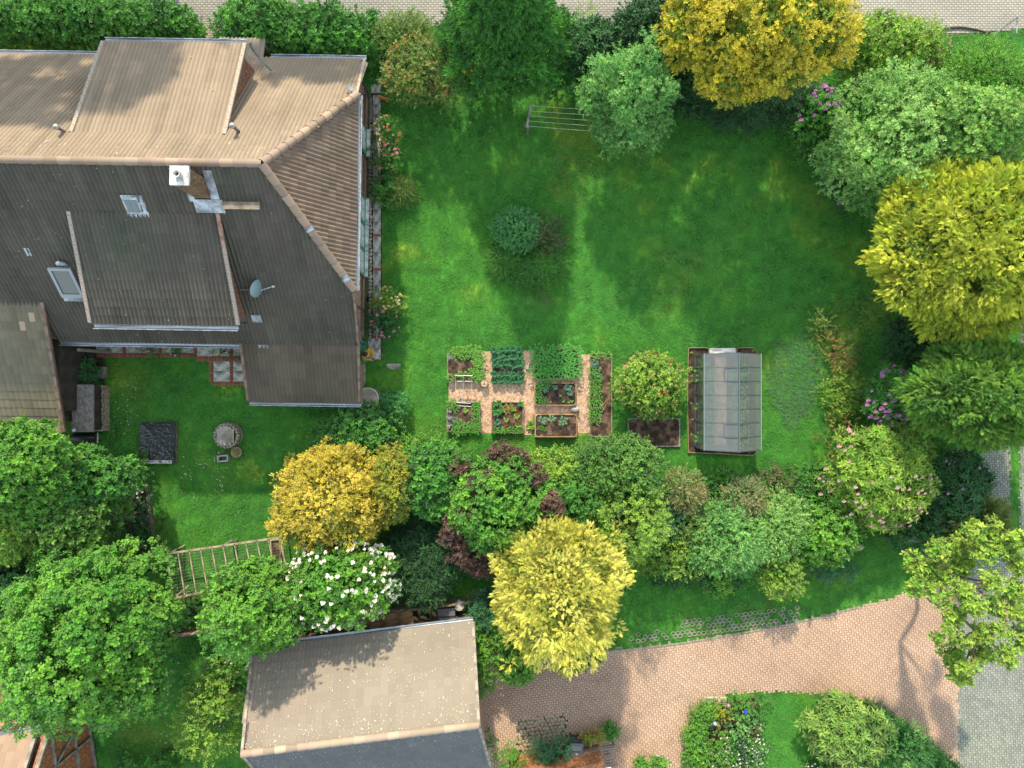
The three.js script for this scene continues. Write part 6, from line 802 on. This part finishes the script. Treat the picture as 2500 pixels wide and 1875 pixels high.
plant('shrub', 'blue-green low plant at the shrub edge beside the grey-brown rock', 'shrub', { at: [2030, 1385], h: 0.4, r: [48, 26], v: 0.4, kind: 'narrow', cols: C.blue, dens: 75 });
plant('shrub', 'reddish-tinged ground shrub on the lawn below the greenhouse', 'shrub', { at: [1895, 1190], h: 0.4, r: [70, 45], v: 0.4, kind: 'small', cols: [[0.05, 0.17, 0.03], [0.20, 0.14, 0.05]], dens: 70 });
plant('shrub', 'green ground cover mound between greenhouse and shrub belt', 'shrub', { at: [1745, 1185], h: 0.4, r: [75, 45], v: 0.4, kind: 'small', cols: C.mid, dens: 70 });
plant('shrub', 'green ground cover beside the yellow-green rhododendron', 'shrub', { at: [1985, 1190], h: 0.5, r: [55, 60], v: 0.5, kind: 'small', cols: C.mid, dens: 75 });
plant('shrub', 'olive shrub between tan-plumed bush and grey shrub', 'shrub', { at: [1700, 1290], h: 1.1, r: [60, 65], v: 0.9, kind: 'small', cols: C.olive, dens: 80 });
// roses in the garden
plant('rose_bush', 'big rose bush with red and pink blooms beside the greenhouse', 'rose bush', { at: [1588, 942], h: 0.9, r: [84, 76], v: 0.85, kind: 'small', cols: C.lime, dens: 75, rough: 0.4, gap: 0.12, bloom: { n: 120, r: 0.045, cols: [[0.75, 0.14, 0.10], [0.80, 0.34, 0.28], [0.82, 0.5, 0.4]], up: 0.0 } });
for (const [x, y, r, cols, lab, n, lc] of [[947, 322, 30, OR, 'orange-flowered rose against the gable path', 26, C.mid], [944, 384, 30, PK, 'pink-flowered rose against the gable path', 26, C.mid], [950, 735, 28, YE, 'pale yellow rose on the lawn side of the gable path', 30, C.lime], [938, 790, 32, PK, 'dark-leaved bush with deep pink flowers beside the doorstep', 16, C.deep]]) plant('rose_bush', lab, 'rose bush', { at: [x, y], h: 0.55, r: [r, r], v: 0.55, kind: 'small', cols: lc, dens: 90, size: 0.8, rough: 0.3, bloom: { n, r: 0.065, cols, up: 0.1 } });
plant('shrub', 'green bushy perennial beside the cane arch', 'shrub', { at: [938, 462], h: 0.4, r: [26, 30], v: 0.4, kind: 'small', cols: C.mid, dens: 90 });
plant('ornamental_grass', 'strappy grass tuft fanning onto the lawn beside the path', 'grass', { at: [978, 470], h: 0.2, r: [22, 16], v: 0.15, kind: 'strap', cols: C.olive, dens: 7, bunch: 0.1, size: 0.8, lift: 0.0 });
plant('dome_shrub', 'clipped blue-green dome shrub in the middle of the lawn', 'shrub', { at: [1262, 562], h: 0.6, r: [54, 48], v: 0.75, kind: 'fine', cols: [[0.07, 0.31, 0.07], [0.14, 0.44, 0.11]], dens: 190, bunch: 0.16, rough: 0.08, gap: 0 });
plant('shrub', 'olive-brown airy shrub leaning on the lawn dome', 'shrub', { at: [1340, 580], h: 0.5, r: [34, 46], v: 0.55, kind: 'fine', cols: [[0.05, 0.15, 0.03], [0.20, 0.16, 0.05]], dens: 110 });
for (const [x, y, lab] of [[1235, 640, 'strappy green lily clump under the dome shrub, nearest its blue side'], [1295, 668, 'strappy green lily clump beside the dry twigs'], [1340, 650, 'strappy green lily clump under the olive-brown shrub']]) plant('lily_clump', lab, 'plant', { at: [x, y], h: 0.2, r: [34, 30], v: 0.25, kind: 'strap', cols: C.mid, dens: 13, bunch: 0.22, size: 0.8 });
// white-flowered bush and trees round the courtyard
{ const m = [std(rgb(0.82, 0.80, 0.76), 0.9), std(rgb(0.80, 0.74, 0.62), 0.9)]; plant('viburnum', 'green bush covered in white ball-shaped flowers behind the barn', 'bush', { at: [832, 1425], h: 3.0, r: [130, 104], v: 2.0, kind: 'broad', cols: C.bright, dens: 85, size: 0.75, rough: 0.35, bloom: { n: 300, r: 0.085, cols: m, each: true, up: -0.1 } }); }
plant('plum_tree', 'green leafy tree between the netted run and the barn roof', 'tree', { at: [622, 1482], h: 3.8, r: [116, 112], v: 2.4, kind: 'broad', cols: C.bright, dens: 105, size: 0.75, rough: 0.45, gap: 0.16 });
plant('shrub', 'low dark shrub below the netted run', 'shrub', { at: [468, 1488], h: 0.5, r: [55, 30], v: 0.5, kind: 'small', cols: C.deep, dens: 85 });
plant('walnut_tree', 'large bright green tree over the bottom left, beside the cottage', 'tree', { at: [225, 1555], h: 4.2, r: [195, 205], v: 3.2, kind: 'maple', cols: C.bright, dens: 150, bunch: 0.34, size: 0.5, rough: 0.45, gap: 0.16, trunk: 0.24, parts: [[0, 0, 0, 0.85], [-0.35, 0.35, -0.15, 0.6], [0.4, -0.35, -0.1, 0.6], [0.35, 0.4, -0.1, 0.55], [-0.35, -0.35, -0.05, 0.55]] });
plant('walnut_tree', 'bright green tree overhanging the annex roof', 'tree', { at: [70, 1150], h: 3.6, r: [128, 130], v: 2.4, kind: 'broad', cols: C.bright, dens: 110, size: 0.8, bunch: 0.32, rough: 0.45, gap: 0.14 });
plant('shrub_tree', 'darker green tree beside the rose border', 'tree', { at: [232, 1172], h: 2.4, r: [100, 72], v: 1.7, kind: 'broad', cols: C.mid, dens: 80, size: 0.85, rough: 0.3 });
plant('shrub_tree', 'yellow-tinged tree at the frame edge below the annex tree', 'tree', { at: [52, 1285], h: 3.0, r: [105, 80], v: 1.8, kind: 'small', cols: C.lime, dens: 95, rough: 0.3 });
plant('shrub_tree', 'green tree filling the gap above the largest tree', 'tree', { at: [190, 1265], h: 2.6, r: [108, 78], v: 1.8, kind: 'broad', cols: [[0.06, 0.22, 0.02], [0.16, 0.34, 0.025]], dens: 80, size: 0.9, rough: 0.3 });
plant('shrub_tree', 'dark green tree at the frame edge beside the brick terrace', 'tree', { at: [35, 1440], h: 2.4, r: [90, 110], v: 1.8, kind: 'broad', cols: C.deep, dens: 75, size: 0.9 });
plant('apple_tree', 'small airy apple tree with bare limbs beside the barn gable', 'tree', { at: [520, 1735], h: 2.2, r: [88, 115], v: 1.3, kind: 'small', cols: C.lime, dens: 42, rough: 0.5, gap: 0.32, limbs: 14, twigs: 2, wood: MT.paleBark });
plant('shrub', 'white-flecked plant between the leafy tree and the barn gable', 'shrub', { at: [555, 1622], h: 0.6, r: [45, 28], v: 0.5, kind: 'small', cols: C.mid, dens: 70, bloom: { n: 40, r: 0.05, cols: WH } });
plant('shrub', 'low green shrub at the lower frame edge below the apple tree', 'shrub', { at: [375, 1865], h: 0.4, r: [85, 26], v: 0.4, kind: 'small', cols: C.mid, dens: 80 });
plant('rose_bush', 'pale pink border rose at the top of the rose border', 'rose bush', { at: [338, 1140], h: 0.4, r: [30, 30], v: 0.45, kind: 'small', cols: C.mid, dens: 70, bloom: { n: 22, r: 0.06, cols: [[0.82, 0.5, 0.42], [0.8, 0.25, 0.2], [0.8, 0.76, 0.7]] } });
plant('rose_bush', 'whitish border rose in the middle of the rose border', 'rose bush', { at: [340, 1235], h: 0.35, r: [24, 40], v: 0.35, kind: 'small', cols: C.blue, dens: 45, gap: 0.3, bloom: { n: 34, r: 0.05, cols: [[0.82, 0.6, 0.55], [0.8, 0.76, 0.72]] } });
plant('rose_bush', 'dark border rose with magenta blooms at the foot of the rose border', 'rose bush', { at: [352, 1310], h: 0.4, r: [26, 42], v: 0.45, kind: 'small', cols: C.deep, dens: 70, bloom: { n: 16, r: 0.055, cols: [[0.7, 0.1, 0.3], [0.8, 0.76, 0.72]] } });
plant('climber', 'narrow leafy climber along the barn gable', 'climber', { at: [1176, 1600], h: 0.9, r: [20, 92], v: 0.9, kind: 'small', cols: C.bright, dens: 85, size: 0.95 });
plant('shrub', 'small dark bush at the barn corner', 'shrub', { at: [1178, 1808], h: 0.3, r: [10, 16], v: 0.3, kind: 'small', cols: C.mid, dens: 80 });
plant('shrub', 'light green bush against the brick house wall', 'shrub', { at: [1252, 1845], h: 0.5, r: [40, 26], v: 0.5, kind: 'fine', cols: C.bright, dens: 110 });
plant('shrub', 'dark green dense bush between the brick house and the bin', 'shrub', { at: [1352, 1828], h: 0.7, r: [48, 34], v: 0.6, kind: 'narrow', cols: C.blue, dens: 85, size: 0.8 });
for (const [x, lab, cols] of [[368, 'pink geranium under the courtyard eaves', [[0.8, 0.3, 0.36]]], [432, 'green pot herb under the courtyard eaves', [[0.8, 0.75, 0.7]]], [545, 'leafy fern under the courtyard eaves beside the wing', [[0.7, 0.72, 0.4]]]]) plant('eaves_plant', lab, 'plant', { at: [x, 857], h: 0.25, r: [16, 9], v: 0.25, kind: 'small', cols: C.mid, dens: 90, size: 0.7, bloom: { n: 8, r: 0.05, cols } });
// planted island
hedge('box_hedge', 'low clipped hedge curving round the flower bed island', 'hedge', [[1735, 1722], [1706, 1734], [1692, 1765], [1688, 1810], [1690, 1860], [1692, 1920]], { hw: 0.34, ht: 0.6, cols: C.bright, kind: 'fine', dens: 150, bunch: 0.16, rough: 0.12 });
hedge('box_hedge', 'low dark hedge arc on the street side of the island', 'hedge', [[1998, 1712], [2060, 1722], [2130, 1748], [2200, 1795], [2270, 1850], [2330, 1915]], { hw: 0.5, ht: 0.8, cols: [[0.03, 0.2, 0.025], [0.07, 0.3, 0.03]], kind: 'fine', dens: 140, bunch: 0.2, rough: 0.15 });
plant('rhododendron', 'light green whorled-leaf shrub inside the dark hedge arc', 'shrub', { at: [2068, 1790], h: 0.9, r: [105, 92], v: 0.8, kind: 'whorl', cols: [[0.13, 0.30, 0.03], [0.30, 0.47, 0.08]], dens: 75, size: 1.05, rough: 0.3 });
plant('shrub', 'grey-green feathery shrub between whorled shrub and hedge arc', 'shrub', { at: [2212, 1835], h: 0.8, r: [48, 60], v: 0.7, kind: 'fine', cols: C.silver, dens: 110 });
for (const [x, y, r, cols, lab, b] of [[1755, 1740, 26, C.goldGreen, 'yellow-green low perennial at the tip of the flower bed', null], [1800, 1725, 34, C.mid, 'green perennial around the blue glass ball', null], [1815, 1770, 40, C.silver, 'silvery perennial in the middle of the flower bed', { n: 12, r: 0.05, cols: [[0.82, 0.6, 0.4]] }], [1760, 1815, 36, C.bright, 'bright green perennial beside the clipped hedge', { n: 16, r: 0.04, cols: WH }], [1805, 1820, 28, C.deep, 'dark green upright perennial in the flower bed', null], [1840, 1822, 30, C.mid, 'perennial covered in tiny white flowers at the grass edge', { n: 70, r: 0.04, cols: WH }], [1800, 1862, 50, C.mid, 'mass of white-flowered perennials at the frame edge', { n: 110, r: 0.045, cols: WH }], [1730, 1860, 40, C.bright, 'fresh green perennial at the frame edge beside the hedge', { n: 8, r: 0.04, cols: WH }], [1850, 1720, 22, C.mid, 'small green perennial at the island grass corner', null]]) plant('perennial', lab, 'flowers', { at: [x, y], h: 0.3, r: [r, r * 0.85], v: 0.32, kind: 'small', cols, dens: 95, size: 0.75, bloom: b });
plant('perennial', 'white-dotted perennials below the whorled shrub at the frame edge', 'flowers', { at: [2020, 1868], h: 0.3, r: [55, 22], v: 0.3, kind: 'small', cols: C.mid, dens: 90, bloom: { n: 30, r: 0.04, cols: WH } });
// trees across the road, out of frame: their shade lies on the farmhouse roof
for (const [x, z, h, r, lab] of [[-18.2, -20.5, 11.2, 2.5, 'tall street tree across the road from the annex end of the roof'], [-14.9, -20.7, 11.8, 1.7, 'tall street tree across the road from the road-side dormer'], [-10.6, -20.6, 9.0, 1.25, 'slim street tree across the road from the half-hipped gable'], [-8.2, -20.4, 8.9, 1.2, 'slim street tree across the road from the yew']]) { const R = rng(SEED += 17), base = V(x, 0, z), t = thing('street_tree', lab, 'tree', base), cl = new Cloud('maple', base); lobe(cl, { c: V(x, h, z), r: V(r, r * 0.95, r), cols: C.mid, dens: 36, bunch: 0.5, size: 1.2, rough: 0.4, gap: 0.3, low: -0.8 }, R); cl.build(t, 'crown', MT.leaf); const w = [limb([V(0, -0.05, 0), V(0.1, h * 0.4, 0), V(0, h * 0.75, 0)], 0.2, 0.12, 8, 6)]; for (let i = 0; i < 7; i++) w.push(limb([V(0, h * 0.7, 0), sph(R, 0).multiplyScalar(r * 0.8).add(V(0, h, 0))], 0.07, 0.02, 5, 3)); part(t, 'trunk', merged(w), MT.bark); }
// ------------------------------------------------------------------ grass
{
  const R = rng(501), g = (() => { const RR = rng(7), l = []; for (let i = 0; i < 6; i++) { const a = i * 2.4, e = 0.45 + RR() * 0.5; l.push({ p: V((RR() - 0.5) * 0.05, 0, (RR() - 0.5) * 0.05), d: V(Math.sin(e) * Math.cos(a), Math.cos(e), Math.sin(e) * Math.sin(a)), n: V(-Math.cos(a), 0.6, -Math.sin(a)).normalize(), l: 0.055 + 0.035 * RR(), w: 0.011, f: 0.2, c: 0.2 }); } return leafSet(l); })();
  const block = [DRIVE, STREET, ROAD, [[905, 205], [932, 205], [934, 880], [905, 880]], [[1094, 856], [1440, 856], [1440, 1062], [1094, 1062]], [[1440, 862], [1494, 862], [1494, 1068], [1440, 1068]], [[1530, 1019], [1661, 1019], [1661, 1091], [1530, 1091]], [[1678, 848], [1846, 848], [1846, 1110], [1678, 1110]], [[345, 1027], [437, 1027], [437, 1128], [345, 1128]], [[170, 838], [615, 838], [615, 938], [517, 938], [517, 880], [170, 868]], [[-60, 200], [892, 200], [892, 838], [-60, 838]], [[160, 860], [262, 860], [262, 1080], [160, 1080]], [[655, 1550], [1180, 1490], [1180, 1960], [655, 1960]], [[1700, 1730], [1850, 1700], [1856, 1960], [1690, 1960]], [[-100, 1640], [60, 1640], [60, 1960], [-100, 1960]], [[318, 1130], [358, 1136], [384, 1392], [330, 1400], [300, 1250]], [[1190, 1830], [1520, 1790], [1520, 1960], [1190, 1960]], [[610, 838], [880, 838], [880, 965], [610, 965]]];
  const mats = [], cols = []; let n = 0;
  const dryAt = (x, z) => Math.max(0, fbm(x * 0.22 + 3, z * 0.22, 11, 3) - 0.1) * 2.2 + Math.max(0, fbm(x * 0.8, z * 0.8, 14, 2) - 0.28) * 1.6;
  for (let i = 0; i < 420000; i++) {
    const px = -40 + R() * 2580, py = 60 + R() * 1860; if (block.some((b) => inPoly(b, px, py))) continue;
    const w = W(px, py), d = Math.min(1, dryAt(w.x, w.z)), clump = fbm(w.x * 2.2, w.z * 2.2, 3, 3), k = 0.8 + 0.35 * R() + clump * 0.6, s = (0.7 + 0.6 * R()) * (1 + clump * 0.5);
    _q.setFromEuler(new THREE.Euler((R() - 0.5) * 0.4, R() * TAU, (R() - 0.5) * 0.4)); _m.compose(_t.set(w.x, 0, w.z), _q, _s.setScalar(s)); for (const e of _m.elements) mats.push(e);
    cols.push((0.105 + 0.24 * d) * k, (0.37 + 0.04 * d) * k, (0.034 + 0.01 * d) * k); n++;
  }
  const o = copies(scene, 'lawn_grass', g, MT.leaf, mats, cols); tag(o, 'short green lawn grass covering the garden', 'grass');
  // longer pale grass beside the greenhouse
  const m2 = [], c2 = []; for (let i = 0; i < 1500; i++) { const a = R() * TAU, r = Math.sqrt(R()) * (1 + 0.3 * noise(Math.cos(a) * 2, Math.sin(a) * 2)), px = 1935 + Math.cos(a) * r * 65, py = 930 + Math.sin(a) * r * 110; const w = W(px, py); _q.setFromEuler(new THREE.Euler((R() - 0.5) * 1.5, R() * TAU, (R() - 0.5) * 1.5)); _m.compose(_t.set(w.x, 0, w.z), _q, _s.set(1.3, 1.6 + R() * 1.0, 1.3).multiplyScalar(1)); m2.push(..._m.elements); const k = 0.8 + 0.4 * R(); c2.push(0.16 * k, 0.36 * k, 0.14 * k); }
  tag(copies(scene, 'meadow_grass', g, MT.leaf, m2, c2), 'longer pale meadow grass on the lawn beside the greenhouse', 'grass');
  // daisies
  const m3 = [], c3 = []; const daisy = (n, x0, y0, x1, y1) => { for (let i = 0; i < n; i++) { const w = W(x0 + R() * (x1 - x0), y0 + R() * (y1 - y0)); _m.compose(_t.set(w.x, 0.07, w.z), _q.identity(), _s.setScalar(0.018 + 0.02 * R())); m3.push(..._m.elements); c3.push(0.8, 0.79, 0.74); } }; daisy(40, 440, 1110, 560, 1220); daisy(30, 280, 930, 340, 1060); daisy(60, 390, 1590, 480, 1860); daisy(20, 480, 1760, 540, 1860);
  tag(copies(scene, 'daisy_scatter', BLOSSOM[0], MT.petal, m3, c3), 'tiny white daisies scattered in the grass', 'daisies');
}
// ------------------------------------------------------------------ person and cat
function blob(bones, box_, res, k = 0.03, colorOf) { // one smooth skin over tapered bones: [a, ra, b, rb]
  const mc = new MarchingCubes(res, new THREE.MeshBasicMaterial(), false, false, 60000), [cx, cy, cz, hs] = box_; mc.isolation = 0;
  const f = mc.field, B = bones.map(([a, ra, b, rb]) => { const d = b.clone().sub(a); return [a, d, Math.max(1e-9, d.lengthSq()), ra, rb]; }), p = V(), q = V();
  for (let z = 0; z < res; z++) for (let y = 0; y < res; y++) for (let x = 0; x < res; x++) {
    p.set(cx + (x / (res / 2) - 1) * hs, cy + (y / (res / 2) - 1) * hs, cz + (z / (res / 2) - 1) * hs); let s = 0, m = 1e9;
    const ds = []; for (const [a, d, l, ra, rb] of B) { q.copy(p).sub(a); const t = Math.max(0, Math.min(1, q.dot(d) / l)); q.addScaledVector(d, -t); const v = q.length() - (ra + (rb - ra) * t); ds.push(v); if (v < m) m = v; }
    for (const v of ds) if (v - m < k * 6) s += Math.exp(-(v - m) / k); f[x + y * res + z * res * res] = -(m - k * Math.log(s) * 0.6);
  }
  mc.update(); const n = mc.count, g = new THREE.BufferGeometry(), pos = new Float32Array(n * 3), nor = new Float32Array(n * 3);
  for (let i = 0; i < n; i++) { pos[i * 3] = cx + mc.positionArray[i * 3] * hs; pos[i * 3 + 1] = cy + mc.positionArray[i * 3 + 1] * hs; pos[i * 3 + 2] = cz + mc.positionArray[i * 3 + 2] * hs; for (let j = 0; j < 3; j++) nor[i * 3 + j] = mc.normalArray[i * 3 + j]; }
  g.setAttribute('position', new THREE.BufferAttribute(pos, 3)); g.setAttribute('normal', new THREE.BufferAttribute(nor, 3));
  if (colorOf) { const c = new Float32Array(n * 3); for (let i = 0; i < n; i++) c.set(colorOf(pos[i * 3], pos[i * 3 + 1], pos[i * 3 + 2]), i * 3); g.setAttribute('color', new THREE.BufferAttribute(c, 3)); }
  return g;
}
const fuse = (l) => { const k = l.map((g) => { const h = g.index ? g.toNonIndexed() : g.clone(); for (const n of Object.keys(h.attributes)) if (!['position', 'normal'].includes(n)) h.deleteAttribute(n); return h; }); return mergeGeometries(k); };
{ // standing person reading a phone, facing +x (turned a little towards the lawn and barn)
  const foot = W(909, 866), t = thing('person', 'person in loose yellow top and pale trousers standing on the doorstep with a phone', 'person', foot, -0.7), skin = std(rgb(0.52, 0.30, 0.21), 0.6), yellow = withMap(T_mottle, rgb(0.66, 0.40, 0.05), 0.95), grey = withMap(T_mottle, rgb(0.52, 0.52, 0.54), 0.95);
  const hip = V(0, 0.92, 0), neck = V(0.03, 1.42, 0), head = V(0.1, 1.58, 0), sh = (s) => V(0.02, 1.38, s * 0.18), el = (s) => V(0.06, 1.12, s * 0.24), wr = (s) => V(0.3, 1.16, s * 0.09), kn = (s) => V(0.05, 0.5, s * 0.1), an = (s) => V(0.0 + s * 0.03, 0.08, s * 0.11), bones = [[hip, 0.14, V(0, 1.15, 0), 0.12], [V(0, 1.15, 0), 0.12, V(0.01, 1.33, 0), 0.13], [neck, 0.06, head, 0.055]];
  for (const s of [-1, 1]) bones.push([V(0.01, 1.34, 0), 0.09, sh(s), 0.06], [sh(s), 0.055, el(s), 0.042], [el(s), 0.042, wr(s), 0.028], [V(0, 0.9, s * 0.08), 0.09, kn(s), 0.06], [kn(s), 0.055, an(s), 0.038], [an(s), 0.04, an(s).add(V(0.15, -0.04, 0)), 0.03]);
  const bodyG = blob(bones, [0.03, 0.85, 0, 0.92], 92, 0.018);
  const headG = blob([[V(0.09, 1.6, 0), 0.085, V(0.12, 1.66, 0), 0.09], [V(0.16, 1.58, 0), 0.05, V(0.15, 1.53, 0), 0.045], [V(0.205, 1.6, 0), 0.016, V(0.222, 1.575, 0), 0.014], [V(0.1, 1.6, 0.088), 0.018, V(0.1, 1.63, 0.09), 0.016], [V(0.1, 1.6, -0.088), 0.018, V(0.1, 1.63, -0.09), 0.016]], [0.12, 1.6, 0, 0.17], 54, 0.01);
  const fingers = []; for (const s of [-1, 1]) { const w = wr(s), d = V(0.9, 0.05, -s * 0.4).normalize(), palm = w.clone().addScaledVector(d, 0.05); fingers.push(limb([w, palm, palm.clone().addScaledVector(d, 0.04)], 0.026, 0.03, 8, 4)); for (let i = 0; i < 4; i++) { const o = palm.clone().add(V(0.03, -0.02 + i * 0.018, 0)), L = [0.055, 0.066, 0.06, 0.048][i], m = o.clone().addScaledVector(d, L * 0.6); fingers.push(limb([o, m, m.clone().add(V(0.0, 0.012, -s * L * 0.5))], 0.0095, 0.007, 6, 5)); } fingers.push(limb([w.clone().addScaledVector(d, 0.02), w.clone().addScaledVector(d, 0.05).add(V(0, 0.035, 0)), w.clone().addScaledVector(d, 0.08).add(V(0, 0.042, 0))], 0.011, 0.008, 6, 4)); }
  part(t, 'body', fuse([bodyG, headG, ...fingers]), skin);
  const top = [[V(0, 0.82, 0), 0.2, V(0, 1.1, 0), 0.165], [V(0, 1.1, 0), 0.16, V(0.01, 1.33, 0), 0.145]]; for (const s of [-1, 1]) top.push([V(0.01, 1.35, 0), 0.1, sh(s), 0.078], [sh(s), 0.075, el(s), 0.07], [el(s), 0.068, wr(s).lerp(el(s), 0.35), 0.05]); part(t, 'top', blob(top, [0.05, 1.1, 0, 0.5], 60, 0.02), yellow);
  const tr = []; for (const s of [-1, 1]) tr.push([V(0, 0.88, s * 0.07), 0.115, kn(s), 0.08], [kn(s), 0.08, an(s).add(V(0, 0.02, 0)), 0.065]); part(t, 'trousers', blob(tr, [0.02, 0.5, 0, 0.52], 60, 0.018), grey);
  part(t, 'hair', blob([[V(0.075, 1.65, 0), 0.1, V(0.1, 1.69, 0), 0.088], [V(0.03, 1.62, 0), 0.075, V(0.02, 1.54, 0), 0.06]], [0.07, 1.63, 0, 0.2], 40, 0.02), std(rgb(0.03, 0.018, 0.012), 0.8));
  for (const s of [-1, 1]) { part(t, 'shoe', blob([[an(s).add(V(-0.03, -0.04, 0)), 0.042, an(s).add(V(0.16, -0.045, 0)), 0.036]], [0.06, 0.05, s * 0.11, 0.17], 30, 0.01), std(rgb(0.55, 0.54, 0.56), 0.7)); part(t, 'eye', new THREE.SphereGeometry(0.011, 8, 6).translate(0.198, 1.615, s * 0.033), std(rgb(0.05, 0.035, 0.03), 0.3)); }
  part(t, 'mouth', rbox(0.01, 0.01, 0.045, 0.004, 0.198, 1.53, 0), std(rgb(0.4, 0.14, 0.12), 0.6));
  const ph = solo('phone', 'dark phone held in both hands above the doorstep', 'phone', rbox(0.14, 0.01, 0.075, 0.004), std(rgb(0.10, 0.10, 0.16), 0.25)); ph.position.copy(V(0.37, 1.185, 0).applyAxisAngle(UPV, -0.7).add(foot)); ph.rotation.y = -0.7; ph.rotation.order = 'YXZ'; ph.rotation.z = 0.35;
}
{ // ginger cat stepping along the path edge, head towards +x
  const p = W(938, 244), t = thing('cat', 'ginger cat with white paws walking off the path end onto the grass', 'cat', p, -0.28), c = (x, y, z) => (y < 0.05 ? [0.72, 0.66, 0.6] : y < 0.13 && x > 0.08 ? [0.70, 0.6, 0.5] : Math.sin(x * 95 + Math.sin(z * 40)) > 0.35 ? [0.42, 0.15, 0.035] : [0.62, 0.27, 0.07]);
  const b = [[V(-0.14, 0.185, 0), 0.06, V(-0.02, 0.175, 0), 0.066], [V(-0.02, 0.175, 0), 0.066, V(0.12, 0.19, 0), 0.06], [V(0.12, 0.2, 0), 0.045, V(0.19, 0.245, 0), 0.036], [V(0.205, 0.26, 0), 0.043, V(0.235, 0.255, 0), 0.034], [V(0.25, 0.24, 0), 0.02, V(0.265, 0.238, 0), 0.014], [V(0.205, 0.295, 0.025), 0.012, V(0.205, 0.32, 0.032), 0.004], [V(0.205, 0.295, -0.025), 0.012, V(0.205, 0.32, -0.032), 0.004], [V(-0.18, 0.2, 0), 0.018, V(-0.28, 0.19, 0.05), 0.014], [V(-0.28, 0.19, 0.05), 0.014, V(-0.36, 0.24, 0.04), 0.01]];
  for (const s of [-1, 1]) { const o = s * 0.03; b.push([V(0.11, 0.16, s * 0.04), 0.03, V(0.115 + o, 0.08, s * 0.042), 0.017], [V(0.115 + o, 0.08, s * 0.042), 0.016, V(0.12 + o * 1.6, 0.015, s * 0.04), 0.015], [V(-0.13, 0.16, s * 0.042), 0.042, V(-0.09 - o, 0.11, s * 0.045), 0.028], [V(-0.09 - o, 0.11, s * 0.045), 0.024, V(-0.165 - o, 0.07, s * 0.045), 0.015], [V(-0.165 - o, 0.07, s * 0.045), 0.014, V(-0.145 - o, 0.015, s * 0.045), 0.015]); }
  part(t, 'body', blob(b, [-0.04, 0.17, 0, 0.36], 96, 0.012, c), std(rgb(1, 1, 1), 0.95, { vertexColors: true })); for (const s of [-1, 1]) part(t, 'eye', new THREE.SphereGeometry(0.007, 8, 6).translate(0.243, 0.268, s * 0.02), std(rgb(0.25, 0.35, 0.05), 0.2));
}

renderer.render(scene, camera);
